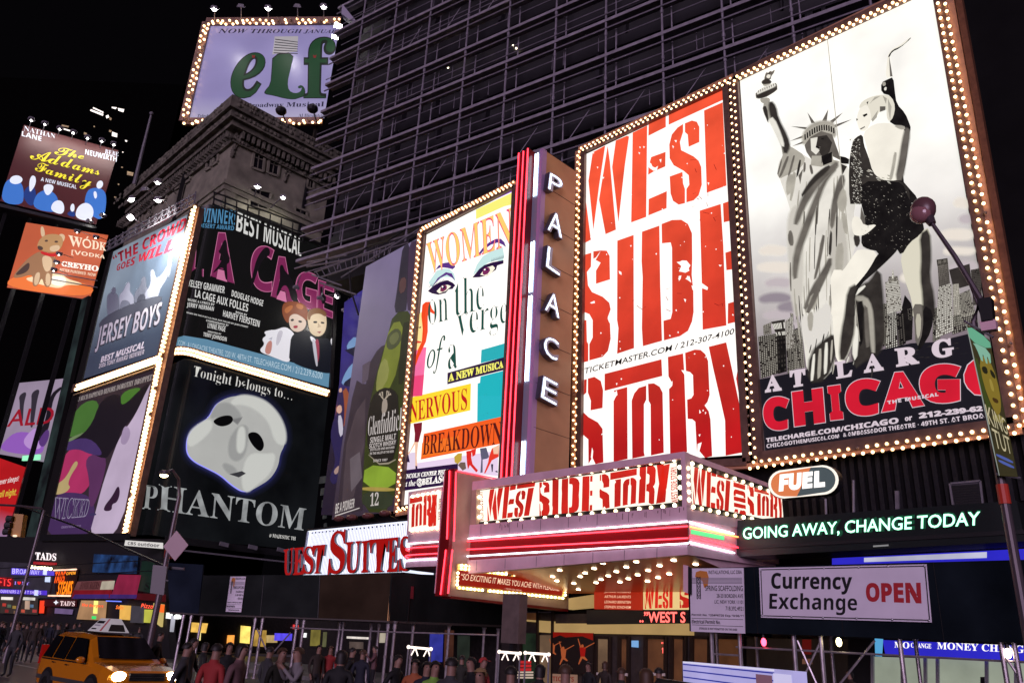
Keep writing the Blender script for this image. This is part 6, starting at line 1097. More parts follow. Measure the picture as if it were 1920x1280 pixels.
# running green message sign
LD = Y(24.7)
t = thing('message_sign', 'long black message sign with green lit words GOING AWAY, CHANGE TODAY', 'sign', tuple(LD.hit(1640, 1040)))
b = MB(); b.slab(LD, '1383,975 1906,938 1922,1014 1381,1043', 1.2, mat('sign_black_housing', (.012, .016, .016, 1), rough=.35)); b.build('housing', t)
b = MB(); b.slab(LD, '1383,1024 1918,992 1922,1000 1381,1030', .04, blackm, .04); b.build('lower_rail', t)
ledg = mat('led_green_white', (.5, 1, .75, 1), em=2.4, ecol=(.34, 1, .6, 1), sample=True); ledh = mat('led_green_halo', rgb(0, 90, 56), em=.5, sample=False)
gb = MB(); text(gb, LD, 'GOING AWAY, CHANGE TODAY', P('1390,986 1840,955 1839,990 1390,1017'), .01, ledh, st='d', bold=.05); gb.build('lettering_halo', t)  # glow around the lit words painted as wider dim letters
gb = MB(); text(gb, LD, 'GOING AWAY, CHANGE TODAY', P('1393,989 1838,958 1837,988 1393,1014'), .02, ledg, st='d', bold=.012); gb.build('lettering', t)
b = MB(); b.poly(LD, '1637,1022 1666,1020 1666,1023 1637,1025', .06, lit(150, 150, 150, em=.7)); b.build('name_plate', t)
# capsule sign
FU = Y(24.6)
t = thing('capsule_sign', 'lit orange and grey capsule sign reading FUEL', 'sign', tuple(FU.hit(1505, 925)))
def cap(g):
    l = [(1470-g*.4+(26+g)*math.cos(R(90+k*15)), 907+(24+g)*math.sin(R(90+k*15))) for k in range(13)]; r = [(1541+g*.4+(27+g)*math.cos(R(-90+k*15)), 899+(25+g)*math.sin(R(-90+k*15))) for k in range(13)]; return l+r
b = MB(); b.slab(FU, cap(3.5), .35, blackm); b.build('housing', t)
b = MB(); b.slab(FU, cap(2.5), .05, lit(250, 240, 226, em=1.1), .04); b.build('white_rim', t)
b = MB(); q = cap(-1); m_ = len(q)//2; b.poly(FU, q[:m_]+[(1520, 876), (1494, 930)][::1], .045, lit(226, 130, 80, em=.85)); b.poly(FU, [(1494, 930), (1520, 876)]+q[m_:], .046, lit(84, 96, 100, em=.7)); b.build('face', t)
b = MB(); wl_ = lit(255, 250, 244, em=1.3); 
for ch, q in (('F', '1462,889 1479,887 1478,919 1460,921'), ('U', '1480,887 1503,885 1502,917 1478,919'), ('E', '1505,885 1524,883 1523,914 1504,916'), ('L', '1527,883 1546,881 1547,912 1526,914')): text(b, FU, ch, P(q), .07, wl_, st='h', bold=.05)
b.build('lettering', t)
b = MB(); b.tube([FU.hit(1520, 928, -.2), Y(28).hit(1548, 935)], .04, greym, 6); b.tube([FU.hit(1548, 935, -.2), FU.hit(1549, 965, -.2)], .04, greym, 6); b.build('bracket', t)
# money shop
t = thing('exchange_shop', 'brightly lit money exchange shop under the shed at lower right', 'shopfront', (-5, 27.5, .15))
SP = Y(27.4); blu = mat('blue_light_fascia', rgb(44, 40, 190), em=1.0, noise=.12, nscale=.6, sample=True)
b = MB(); b.slab(SP, '1560,1046 1925,1028 1925,1054 1560,1058', .2, blu, .1); b.slab(SP, '1620,1045 1850,1034 1850,1045 1620,1053', .1, mat('white_light_fascia', rgb(190, 190, 214), em=.9, noise=.2, nscale=.8, sample=False), .12); b.build('upper_fascia', t)
b = MB(); b.slab(SP, '1655,1199 1925,1210 1925,1238 1660,1227', .2, blu, .3); ff = b.build('sign_fascia', t)
b = MB(); text(b, SP, 'MO', P('1677,1202 1705,1203 1705,1215 1677,1213'), .32, wl_, st='b'); text(b, SP, 'CHANGE', P('1708,1204 1746,1206 1746,1215 1708,1213'), .32, wl_, st='b'); text(b, SP, 'MONEY CHANGE', P('1757,1203 1935,1210 1935,1224 1757,1216'), .32, wl_, st='b')
b.poly(SP, '1640,1196 1656,1197 1654,1230 1641,1229', .31, lit(90, 170, 220, em=.9)); b.build('lettering', ff)
pw = mat('shop_interior_pale', rgb(160, 168, 150), em=.75, noise=.2, nscale=.8, sample=True)
b = MB(); b.slab(SP, '1638,1230 1925,1240 1925,1340 1638,1340', .1, pw, .05); b.build('bright_interior', t)
b = MB()
for x in (1636, 1692, 1735, 1758, 1850, 1905): b.beam(SP, (x, 1228), (x+1, 1340), .09, .1, mat('shop_white_mullion', (.5, .5, .5, 1), rough=.4), .1)
b.slab(SP, '1838,1268 1846,1268 1846,1290 1838,1290', .05, blackm, .14); b.build('mullion', t)
b = MB(); b.slab(SP, '1400,1196 1635,1198 1632,1340 1400,1340', .1, mat('dim_lobby_wall', rgb(46, 34, 28), em=.25, noise=.5, nscale=.7, sample=False), .04); b.slab(SP, '1590,1196 1634,1198 1632,1340 1590,1340', .1, blackm, .1); b.slab(SP, '1504,1198 1520,1198 1520,1226 1504,1226', .05, mat('dim_red_panel', rgb(110, 20, 16), em=.5, sample=False), .12); b.slab(SP, '1504,1234 1522,1234 1522,1244 1504,1244', .05, mat('dim_peach_panel', rgb(150, 100, 80), em=.4, sample=False), .12); b.build('dark_front', t)
for x, y, m, l in ((1432, 1203, mat('red_lamp_glass', (1, .1, .15, 1), em=7, ecol=(1, .05, .1, 1)), 'red hanging lamp under the shed by the permit board'), (1573, 1203, mat('yellow_lamp_glass', (1, .9, .5, 1), em=9, ecol=(1, .85, .45, 1)), 'yellow work lamp under the shed below the exchange banner'), (1890, 1224, mat('rosy_lamp_glass', (1, .8, .6, 1), em=10, ecol=(1, .78, .62, 1)), 'bright pinkish lamp under the shed near the right edge')):
    p = SH.hit(x, y, -.3); t = thing('work_lamp', l, 'lamp', tuple(p)); b = MB(); b.ball(p, .075, m, 10, 8, (1, 1, 1.5)); b.build('bulb', t, True); b = MB(); b.tube([p+V((0, 0, .11)), p+V((0, 0, .2))], .05, blackm, 8); b.tube([p+V((0, 0, .2)), (p.x, p.y, 2.99)], .012, blackm, 5); b.build('socket', t)
# street lamp with banner at right
LP = Y(20.25)
t = thing('street_lamp', 'grey street lamp at the right edge with its lamp head before the dancer poster', 'street lamp', tuple(LP.hit(1925, 1500))[:2]+(.15,))
base = LP.hit(1905, 1060); tp = LP.hit(1848, 600); zt_ = tp.z
polem = mat('lamp_pole_paint', (.09, .07, .08, 1), rough=.4, metal=.3)
b = MB(); b.tube([(base.x, 20.25, .15), (base.x, 20.25, .6)], .16, polem, 12); b.tube([(base.x, 20.25, .6), (base.x, 20.25, zt_)], [.12, .085], polem, 12); b.build('pole', t)
b = MB(); zr_ = LP.hit(1897, 925).z; b.tube([(base.x, 20.25, zr_-.22), (base.x, 20.25, zr_+.22)], .125, mat('red_band', (.5, .04, .02, 1), rough=.5), 12); b.build('red_band', t)
b = MB(); b.tube([(base.x, 20.25, zt_), LP.hit(1838, 560), LP.hit(1790, 480), LP.hit(1747, 418)], [.075, .07, .06, .05], polem, 8); b.tube([LP.hit(1848, 610), LP.hit(1808, 505)], .03, polem, 6); b.build('arm', t)
b = MB(); c = LP.hit(1731, 393)
hp_ = [LP.hit(x, y) for x, y in P('1706,388 1708,375 1720,367 1735,366 1748,376 1755,395 1754,412 1743,420 1728,416 1712,402')]
for sgn in (1,): b.ball(c, .32, mat('lamp_head_pinkish', (.13, .06, .065, 1), rough=.35), 14, 10, (1, .75, 1.15)); b.tube([LP.hit(1748, 420), c], [.1, .2], polem, 10)
b.build('lamp_head', t, True)
b = MB(); b.ball(c+V((-.05, -.05, -.12)), .29, mat('lamp_glass_rose', (.3, .14, .15, 1), rough=.1), 12, 9, (1, .72, 1)); b.build('lamp_glass', t, True)
b = MB(); b.tube([LP.hit(1708, 384), LP.hit(1730, 380), LP.hit(1754, 388)], .03, blackm, 6); b.build('lamp_hinge', t)
KT = Y(20.0)
t = thing('banner', 'narrow hanging banner with a golden face and the words KING TUT', 'banner', tuple(KT.hit(1888, 890)))
Qk = P('1811,607 1855,637 1908,893 1873,891')
ol = mat('banner_olive_gold_print', rgb(74, 70, 24), rough=.5, noise=.4, nscale=1.6, em=.35, sample=False)
b = MB(); b.slab(KT, Qk, .03, ol); b.build('sheet', t)
Hk = homog(Qk); kp = lambda s, o, m: b.blob(KT, [Hk(*p) for p in P(s)], o, m, 1, .7); G_ = lambda r, g, bb, e=.6: lit(r, g, bb, em=e)
b = MB(); kp('0,0 1,0 1,.07 0,.1', .005, G_(120, 200, 160)); kp('.1,.1 .9,.08 .8,.2 .7,.12 .6,.22 .5,.12 .4,.22 .25,.12', .007, G_(150, 210, 180)); kp('.25,.2 .6,.14 .9,.2 .98,.36 .85,.5 .6,.56 .4,.5 .22,.36', .006, G_(150, 130, 46)); kp('.3,.24 .55,.22 .55,.27 .32,.28', .009, G_(40, 40, 20)); kp('.7,.22 .9,.24 .9,.28 .7,.27', .009, G_(40, 40, 20)); kp('.55,.3 .66,.3 .7,.38 .55,.38', .008, G_(180, 160, 70)); kp('.5,.43 .8,.43 .76,.46 .54,.46', .009, G_(80, 56, 20)); kp('.05,.2 .22,.2 .2,.4 .38,.52 .1,.55', .007, G_(70, 84, 30)); kp('.35,.56 .8,.54 .9,.6 .3,.6', .007, G_(150, 140, 70)); kp('.1,.84 .9,.88 .9,.9 .1,.86', .007, G_(90, 110, 190)); kp('.15,.88 .9,.92 .9,.94 .15,.9', .007, G_(90, 110, 190)); kp('0,0 .035,0 .035,1 0,1', .008, G_(170, 180, 170)); b.build('face_print', t)
b = MB(); q = [Hk(*p) for p in P('.06,.5 .95,.56 .95,.68 .06,.64')]; text(b, KT, 'KING', q, .012, G_(210, 200, 160, .7), st='d'); q = [Hk(*p) for p in P('.14,.66 .95,.7 .95,.83 .14,.8')]; text(b, KT, 'TUT', q, .012, G_(210, 200, 160, .7), st='d'); b.build('lettering', t)
b = MB()
for (x, y, x2, y2) in ((1808, 602, 1862, 632), (1868, 888, 1914, 896)): b.tube([KT.hit(x, y, -.05), KT.hit(x2, y2, -.05)], .03, steel, 6)
b.build('banner_rod', t)
t = thing('signal_box', 'small grey box and camera on the lamp pole above the golden face banner', 'equipment box', tuple(LP.hit(1852, 600, .2)))
b = MB(); b.slab(LP, '1832,560 1858,556 1862,600 1840,604', .25, blackm, .3); b.build('black_box', t); b = MB(); b.slab(LP, '1836,602 1866,598 1868,616 1840,620', .2, lav, .3); b.build('grey_box', t)
# ============================================================ centre and left street level
a0 = depth_pt(735, 1120, 31); a1 = depth_pt(313, 1100, 33); SLA = Plane((a0.x, a0.y, 0), (a1.x-a0.x, a1.y-a0.y)); a2 = depth_pt(945, 1120, 36.5); SLB = Plane((a0.x, a0.y, 0), (a2.x-a0.x, a2.y-a0.y))
t = thing('sidewalk_shed', 'long dark green sidewalk shed in front of the hotel, left of the marquee', 'sidewalk shed', (a0.x-5, a0.y, .15))
grn = mat('shed_dark_green_plywood', (.016, .019, .018, 1), rough=.92, noise=.3, nscale=.8, spec=.02); warm_lit_ply = mat('shed_plywood_warm_lit', (.035, .024, .015, 1), rough=.92, noise=.3, nscale=.8, spec=.02); blue_lit_ply = mat('shed_plywood_blue_lit', (.014, .02, .032, 1), rough=.92, noise=.3, nscale=.8, spec=.02)  # warm and blue light painted in as brown and navy copies of plywood
zl0, zl1 = SLA.hit(735, 1163).z, SLA.hit(735, 1076).z
b = MB(); b.slab(SLA, '381,1078 600,1077 596,1158 372,1150', .08, grn); b.slab(SLA, '601,1077 735,1075 728,1163 597,1158', .08, warm_lit_ply); b.slab(SLA, '313,1054 381,1058 372,1150 318,1146', .1, blue_lit_ply, .01); b.slab(SLB, '736,1074 960,1082 960,1171 729,1163', .08, grn); b.build('parapet', t)
b = MB(); b.slab(SLA, '318,1147 729,1163 729,1166 318,1150', 2.6, mat('shed_deck_board', (.06, .05, .045, 1), rough=.8)); b.slab(SLB, '730,1163 960,1172 960,1176 730,1167', 4, mat('shed_deck_board', 0)); b.build('deck', t)
b = MB(); b.slab(SLA, '733.5,1075 736.5,1075 730,1163 726,1163', .1, mat('copper_edge_strip', (.4, .22, .08, 1), rough=.4, metal=.5), .03); b.beam(SLA, (495, 1078), (488, 1154), .02, .02, blackm, .01); b.beam(SLA, (600, 1077), (596, 1158), .025, .02, blackm, .01); b.beam(SLB, (770, 1098), (764, 1165), .03, .03, blackm, .02); b.build('edge_strip', t)
b = MB(); b.slab(SLB, '770,1098 776,1099 775,1122 769,1121', .02, mat('small_red_notice', (.2, .02, .03, 1)), .03); b.build('red_notice', t)
def legs2(surf, xs, off=-.3):
    for x in xs: p = surf.hit(x, 1230, off); leg(t, p.x, p.y, zl0)
legs2(SLA, (468, 482, 548, 561, 735, 722)); legs2(SLB, (770, 838, 905, 932)); legs2(SLA, (330, 345, 365, 630, 637, 690, 705), -2.4)
b = MB()
for a, c in (((482, 1178), (535, 1300)), ((545, 1185), (478, 1262)), ((478, 1245), (556, 1252)), ((545, 1176), (735, 1184)), ((735, 1184), (935, 1190))): b.tube([SLA.hit(*a, -.25), SLA.hit(*c, -.25)], .03, galv, 6)
b.build('brace', t)
permit('small white scaffolding permit board on the long dark green shed', SLA, P('432,1080 461,1080 452,1147 423,1146'), .06)
# ground floor behind the shed: lit shop windows
t = thing('ground_floor_shops', 'dim shop windows glowing behind the long green shed', 'shopfront', (-32, 27.9, .15))
GF = Y(27.85); warm = lambda r, g, bb, e=.8: mat('window_glow_%d_%d_%d' % (r, g, bb), rgb(r, g, bb), em=e, noise=.35, nscale=1.5, sample=False)
b = MB(); b.slab(GF, '560,1060 975,1080 975,1330 560,1330', .2, mat('shop_base_wall', (.02, .017, .016, 1), rough=.7, noise=.3, spec=.2)); b.build('wall', t)
for s, m in (('583,1180 600,1180 598,1210 581,1210', warm(120, 110, 50)), ('566,1186 574,1186 573,1194 565,1194', warm(250, 250, 250, 1.1)), ('650,1192 695,1194 694,1198 650,1196', warm(230, 220, 210, 1)), ('655,1202 680,1203 680,1216 655,1215', warm(90, 76, 70)), ('712,1186 722,1186 721,1204 711,1204', warm(180, 170, 150)), ('806,1186 830,1187 828,1240 804,1240', warm(50, 54, 150)), ('834,1180 850,1181 848,1250 832,1250', warm(70, 40, 30)), ('858,1190 880,1191 878,1260 856,1260', warm(34, 40, 34)), ('606,1184 612,1184 610,1212 604,1212', warm(90, 90, 60))): b = MB(); b.slab(GF, s, .05, m, .06); b.build('window', t)
b = MB(); b.slab(GF, '515,1186 545,1187 544,1200 514,1200', .1, warm(84, 70, 220, 1.1), 4); b.build('blue_screen', t)
t = thing('ground_floor_shops', 'yellow lit cafe windows with a red awning at the corner block', 'shopfront', (-59.8, 28, .15))
b = MB(); b.slab(LAC, '270,1150 600,1150 600,1300 270,1300', .2, mat('shop_base_wall', 0), -.1); b.build('wall', t)
for s, m in (('452,1172 470,1174 468,1206 450,1204', warm(250, 220, 110, 1.2)), ('360,1166 390,1168 386,1186 358,1184', warm(240, 190, 90, 1)), ('474,1180 500,1181 498,1212 472,1210', warm(190, 150, 70)), ('372,1168 378,1168 376,1200 370,1200', warm(250, 230, 150, 1.1)), ('427,1190 440,1190 438,1210 425,1210', warm(250, 160, 70, 1.2)), ('330,1150 338,1150 336,1160 328,1160', warm(255, 255, 250, 1.2)), ('312,1150 322,1150 320,1166 310,1166', warm(240, 250, 240, 1.2)), ('550,1170 575,1172 574,1180 549,1178', warm(220, 60, 60, 1)), ('500,1190 520,1190 520,1204 500,1204', warm(200, 170, 110))): b = MB(); b.slab(LAC, s, .05, m, .05); b.build('window', t)
# red umbrella
up = onz(420, 1172, 2.25); t = thing('umbrella', 'red vendor umbrella glowing under the left shed', 'umbrella', (up.x, up.y, .15))
b = MB(); n_ = 8; um = mat('red_umbrella_cloth', (.6, .05, .03, 1), rough=.7, em=.25, ecol=(.7, .05, .03, 1), sample=False)
for k in range(n_): a, c = 2*math.pi*k/n_, 2*math.pi*(k+1)/n_; b.face([(up.x+1.0*math.cos(a), up.y+1.0*math.sin(a), 2.05), (up.x+1.0*math.cos(c), up.y+1.0*math.sin(c), 2.05), (up.x, up.y, 2.5)], um)
b.build('canopy', t); b = MB(); b.tube([(up.x, up.y, .15), (up.x, up.y, 2.5)], .025, steel, 6); b.build('pole', t)
# left shop row
SL = JER.back(-.4); S1 = ((0, 980), .2343)
t = thing('shop_building', 'dark low building with gift, steak and pizza shops at lower left', 'shopfront', tuple(SL.hit(150, 1150))[:2]+(.15,))
b = MB(); b.slab(SL, '-60,1004 300,1010 320,1240 -60,1240', .5, mat('shop_row_black_wall', (.008, .007, .008, 1), rough=.7), -.1); b.build('wall', t)
Lg = lambda r, g, bb, e=1.0: mat('shop_light_%d_%d_%d' % (r, g, bb), rgb(r, g, bb), em=e, noise=.25, nscale=.8, sample=False)
def panel(s, m, name, par=t, off=.2, th=.15): b = MB(); b.slab(SL, P(s, *S1), th, m, off); return b.build(name, par)
def words(par, s, q, m, st='h', off=.3, bold=.0, name='lettering'): b = MB(); text(b, SL, s, P(q, *S1), off, m, st=st, bold=bold); return b.build(name, par)
p = panel('0,310 200,320 440,380 440,600 0,600', Lg(52, 46, 58, .6), 'gift_shop_front'); panel('90,358 430,385 430,420 90,412', Lg(84, 62, 200), 'purple_strip', p, .24); words(p, 'BROADWAY', '98,362 318,378 316,412 96,405', Lg(190, 180, 255, 1.1)); panel('0,430 104,436 100,512 0,506', Lg(96, 10, 20), 'red_panel', p, .24); words(p, 'FTS', '-10,438 92,442 86,506 -12,500', Lg(255, 60, 60, 1.3)); words(p, 'I', '116,466 132,468 130,492 114,490', Lg(170, 140, 250, 1.1), 'b'); words(p, '\u2665', '140,466 168,468 166,494 138,492', Lg(250, 40, 40, 1.1), ''); words(p, 'NY', '176,468 234,472 232,496 174,494', Lg(170, 140, 250, 1.1), 'b'); panel('0,528 372,540 370,576 0,562', Lg(74, 44, 190), 'purple_strip', p, .24); words(p, 'SOUVENIRS 2 FOR T SHIRTS', '-10,532 330,545 328,570 -12,556', Lg(200, 180, 255, 1.1))
panel('345,372 375,374 372,415 342,412', Lg(210, 220, 250), 'white_square', p, .26); panel('362,424 398,426 394,472 358,470', Lg(200, 215, 250), 'white_square', p, .26); panel('275,535 302,537 298,580 272,578', Lg(200, 215, 250), 'white_square', p, .27)
panel('0,585 290,590 285,730 0,720', Lg(60, 50, 46, .7), 'gift_window', p, .22); panel('10,590 100,592 98,615 8,612', Lg(230, 224, 214), 'lamp_row', p, .26); panel('160,590 278,596 276,618 158,614', Lg(210, 206, 196), 'lamp_row', p, .26); panel('200,620 235,622 232,690 198,688', Lg(180, 150, 130), 'shelf_light', p, .26)
for k, (x, y, c) in enumerate(((20, 640, (190, 60, 50)), (60, 650, (90, 110, 90)), (100, 660, (160, 130, 60)), (140, 640, (190, 190, 190)), (40, 690, (140, 40, 40)), (110, 700, (120, 90, 70)), (170, 690, (190, 80, 60)), (240, 650, (90, 120, 150)), (260, 690, (170, 60, 60)))): panel('%d,%d %d,%d %d,%d %d,%d' % (x, y, x+26, y+2, x+24, y+26, x-2, y+24), Lg(*c, .8), 'shelf_goods', p, .25, .08)
words(t, 'TADS', '283,232 452,243 448,302 281,292', Lg(255, 240, 240, 1.2), 'b', .3, .01, 'white_neon_lettering'); panel('268,308 440,316 436,338 264,328', Lg(150, 20, 30), 'red_bar', t)
bulbs(t, [SL.hit(*q, .35) for q in P('230,350 255,352 280,354 305,356 330,358 355,360 380,363 405,366', *S1)], .12, BULB_C, 0)
p = panel('432,372 612,366 580,585 388,590', Lg(40, 10, 8, .5), 'steak_sign'); words(p, 'TADS', '446,388 528,384 514,478 432,480', Lg(255, 90, 20, 1.4), 'hi', .3, .01); words(p, 'STEAKS', '470,468 588,462 574,570 452,576', Lg(255, 130, 20, 1.4), 'hi', .3, .01); words(p, 'OPEN', '532,392 606,386 602,410 528,416', Lg(255, 160, 40, 1.3), 'h')
b = MB(); 
for q in ('432,378 610,370', '388,580 562,582'): a, c = P(q, *S1); b.tube([SL.hit(*a, .4), SL.hit(*c, .4)], .06, Lg(255, 200, 170, 1.5), 6)
b.build('neon_tube', p)
panel('345,610 600,612 596,668 340,664', Lg(60, 10, 16, .7), 'red_fascia', t); words(t, 'TAD\u2019S', '484,622 600,626 596,664 480,660', Lg(250, 220, 220, 1.1), 'b'); panel('320,620 345,620 335,720 312,720', Lg(230, 60, 30, 1.1), 'neon_post', t, .3); panel('440,680 570,690 560,730 436,722', Lg(110, 90, 130, .8), 'menu_board', t, .24); words(t, '\u2726', '430,614 470,616 466,654 426,652', Lg(230, 230, 240, 1.1), '')
panel('752,248 1090,262 1076,402 738,392', mat('blue_bokeh_screen', rgb(24, 50, 90), em=.8, noise=1.2, nscale=1.1, sample=False), 'blue_screen', t, .3)
panel('620,468 890,455 880,535 590,535', Lg(110, 64, 66, .7), 'grey_awning', t, .5); words(t, 'HAMBURGERS', '650,472 800,466 790,528 632,530', Lg(60, 20, 24, .6), 'b', .56); panel('815,466 918,460 905,530 800,532', Lg(180, 170, 150, .8), 'cream_awning_panel', t, .56, .02); panel('590,537 880,535 870,603 570,603', Lg(120, 14, 26, .8), 'red_awning', t, .5); panel('600,570 870,570 868,603 575,603', Lg(60, 40, 110, .7), 'awning_valance', t, .52); panel('950,412 1112,415 1070,602 880,602', Lg(130, 30, 60, .8), 'pink_awning', t, .6); panel('880,570 1080,572 1072,602 876,602', Lg(64, 40, 110, .7), 'awning_valance', t, .62); panel('1135,300 1225,310 1215,560 1100,540', Lg(14, 40, 30, .6), 'green_panel', t, .3); words(t, 'S', '1165,475 1198,476 1190,535 1155,534', Lg(14, 14, 14, .3), 'b', .4); panel('1080,560 1310,570 1310,630 1070,610', Lg(80, 8, 12, .6), 'dark_red_valance', t, .4)
p = panel('650,618 840,622 826,778 612,768', Lg(170, 130, 92, .9), 'burger_window'); words(p, 'The Burgers', '655,642 830,652 826,682 652,672', Lg(255, 80, 40, 1.4), 'hi', .3); panel('752,620 776,622 770,725 744,722', Lg(240, 230, 120, 1.2), 'neon_glass', p, .28); panel('735,742 760,744 756,768 732,766', Lg(60, 220, 110, 1.2), 'green_lamp', p, .3)
p = panel('960,655 1042,660 1030,775 955,770', Lg(220, 170, 80, 1.0), 'pizza_window'); panel('1155,690 1215,692 1208,798 1150,795', Lg(180, 180, 70, 1.0), 'pizza_window', t); panel('1228,640 1300,650 1285,830 1222,780', Lg(200, 180, 110, 1.0), 'pizza_window', t); words(t, 'Pizza', '1130,640 1228,650 1224,686 1126,676', Lg(255, 90, 60, 1.4), 'hi'); words(t, 'Subs', '930,655 990,660 986,690 926,686', Lg(255, 120, 40, 1.3), 'hi'); panel('848,618 955,622 955,630 846,626', Lg(110, 130, 250, 1.2), 'blue_tube', t, .3); panel('1280,650 1300,652 1294,715 1276,712', Lg(255, 110, 40, 1.3), 'neon_post', t, .3); panel('1050,660 1145,668 1135,800 1040,795', Lg(70, 66, 74, .7), 'menu_board', t, .3); panel('1330,715 1365,718 1360,765 1326,762', Lg(250, 255, 250, 1.3), 'bright_lamp', t, .2); panel('1395,735 1435,738 1430,765 1390,762', Lg(250, 255, 250, 1.3), 'bright_lamp', t, .2); panel('1370,740 1388,742 1372,870 1358,868', Lg(170, 170, 180), 'bright_column', t, .2)
# outdoor company plate under the bulb cross
t = thing('plate_sign', 'white plate reading outdoor under the black mask poster', 'sign', tuple(JER.hit(270, 1025, 1.5)))
OP = Plane(JER.hit(270, 1018, 1.5), (RGT.x, RGT.y)); b = MB(); b.slab(OP, '235,1012 305,1017 305,1028 233,1022', .08, lit(214, 212, 206, em=.9)); b.build('plate', t); b = MB(); text(b, OP, 'CBS outdoor', P('240,1014.5 299,1018.5 299,1025.5 239,1020.5'), .01, lit(40, 40, 44), st='h'); b.build('lettering', t)
t = thing('ledge', 'dark steel ledge with pipes below the two lower stacked posters', 'ledge', tuple(LAC.hit(430, 1050)))
b = MB(); b.bar(LAC.hit(310, 1010, .4), LAC.hit(586, 1044, .4), .25, .5, blackm); b.bar(LAC.hit(330, 1030, .6), LAC.hit(600, 1060, .6), .12, .12, greym); b.bar(JER.hit(78, 1008, .5), JER.hit(240, 1006, .5), .3, .5, blackm)
for x in (412, 466, 520): b.bar(LAC.hit(x, 1018+(x-412)*.1, 1.1), LAC.hit(x+16, 1022+(x-412)*.1, 1.1), .12, .3, greym)
b.build('beam', t)
# street lamp at left, mast arms and signals
def dp(x, y, t_): return depth_pt(x, y, t_)
t = thing('street_lamp', 'lit sodium street lamp on a tall grey pole before the mask poster', 'street lamp', tuple(dp(302, 1240, 30))[:2]+(.15,))
pb = dp(322, 1000, 30); px0 = (pb.x, pb.y); tz = dp(333, 925, 30).z; q3 = dp(322, 886, 30); q2 = dp(308, 889, 30)
b = MB(); b.tube([(*px0, .15), (*px0, .9)], .18, polem, 12); b.tube([(*px0, .9), (*px0, tz)], [.13, .08], polem, 12); b.build('pole', t)
pt = V((*px0, tz)); b = MB(); b.tube([pt, pt+(q3-pt)*.35+V((0, 0, .35)), q3+V((0, 0, .12)), q2+V((0, 0, .1))], [.07, .06, .05, .05], polem, 8); b.build('arm', t, True)
b = MB(); b.ball(q2+V((0, 0, .06)), .2, polem, 12, 8, (1.4, 1, .6)); b.build('lamp_head', t, True); b = MB(); b.ball(q2-V((0, 0, .03)), .15, mat('sodium_lamp_glass', (1, .7, .35, 1), em=12, ecol=(1, .72, .38, 1)), 12, 8, (1.3, 1, .6)); b.build('lamp_glass', t, True)
b = MB(); b.tube([dp(320, 1066, 30), dp(140, 985, 36), dp(38, 948, 40)], [.055, .045, .035], blackm, 8); b.build('mast_arm', t); b = MB(); b.tube([dp(316, 1045, 30), dp(318, 1030, 30)], .17, mat('red_band', 0), 10); b.build('red_band', t)
b = MB(); b.tube([dp(300, 1062, 30), dp(345, 1066, 29.7)], .05, steel, 6); b.build('bracket', t)
t = thing('diamond_sign', 'dusky pink diamond-shaped road sign on the left lamp pole', 'sign', tuple(dp(330, 1048, 29.6))); fr2 = Plane(dp(330, 1022, 29.7), (RGT.x, RGT.y)); b = MB(); b.slab(fr2, '331,994 353,1021 328,1051 306,1024', .03, mat('dusky_pink_sign', (.3, .17, .2, 1), rough=.4)); b.build('plate', t); b = MB(); b.tube([fr2.hit(329, 1044, -.05), fr2.hit(330, 1000, -.05)], .03, steel, 6); b.build('bracket', t)
t = thing('back_panel', 'plain grey sign back on the left lamp pole beside the blue-lit shed end', 'sign', tuple(dp(298, 1112, 29.6))); b = MB(); b.slab(fr2, '287,1058 313,1061 307,1115 281,1111', .03, mat('sign_back_grey', (.12, .11, .12, 1), rough=.5)); b.build('plate', t); b = MB(); b.tube([fr2.hit(288, 1085, -.05), fr2.hit(315, 1088, -.05)], .03, steel, 6); b.build('bracket', t)
t = thing('traffic_pole', 'slim grey signal pole with a long arm at far left', 'pole', tuple(onz(20, 1215, .15)) if False else tuple(dp(24, 1200, 34))[:2]+(.15,))
pp0 = dp(50, 1080, 34); b = MB(); b.tube([(pp0.x, pp0.y, .15), (pp0.x, pp0.y, dp(78, 950, 34).z)], [.1, .06], polem, 10); b.build('pole', t); b = MB(); b.tube([dp(78, 953, 34), dp(38, 948, 36), dp(-20, 945, 38)], .05, polem, 8); b.build('arm', t)
t = thing('traffic_signal', 'yellow traffic signal hanging at far left below the red billboard', 'traffic light', tuple(dp(30, 1005, 36))); fs = Plane(dp(32, 985, 36), (RGT.x, RGT.y)); b = MB(); b.slab(fs, '26,962 44,964 38,1006 20,1004', .35, mat('signal_yellow', (.42, .2, .02, 1), rough=.4)); b.build('housing', t)
for k in range(3): b = MB(); c = fs.hit(18+(2-k)*3, 972+k*12, .1); b.tube([c, c-RGT*.25], [.13, .16], blackm, 10); b.build('visor', t)
b = MB(); b.ball(fs.hit(28, 1004, .05), .1, lit(255, 220, 190, em=1.3), 8, 6, (1.4, 1, .5)); b.build('lens', t)
b = MB()
for y in (1078, 1098): b.tube([dp(-20, y-12, 40), dp(240, y+4-30, 33), dp(310, y-30, 31)], .02, blackm, 5)
tag(b.build('span_wire'), 'thin black span wires crossing the lower left above the shops', 'cable')
t = thing('steel_column', 'broad brown-grey column in front of the fin under the marquee', 'column', tuple(Y(20.9).hit(957, 1300))[:2]+(.15,))
cx0, cx1 = Y(20.9).hit(940, 1180).x, Y(20.9).hit(972, 1180).x; zc = Y(20.9).hit(957, 1112).z
colm = mat('column_brown_grey', (.12, .09, .08, 1), rough=.6, noise=.2, nscale=3)
b = MB(); b.box((cx0, 20.9, 2.0), (cx1, 21.3, zc), colm); b.build('sign_box', t); xm = Y(20.9).hit(955, 1200).x; b = MB(); b.box((xm-.09, 21.0, .15), (xm+.09, 21.2, 1.99), blackm); b.build('post', t)
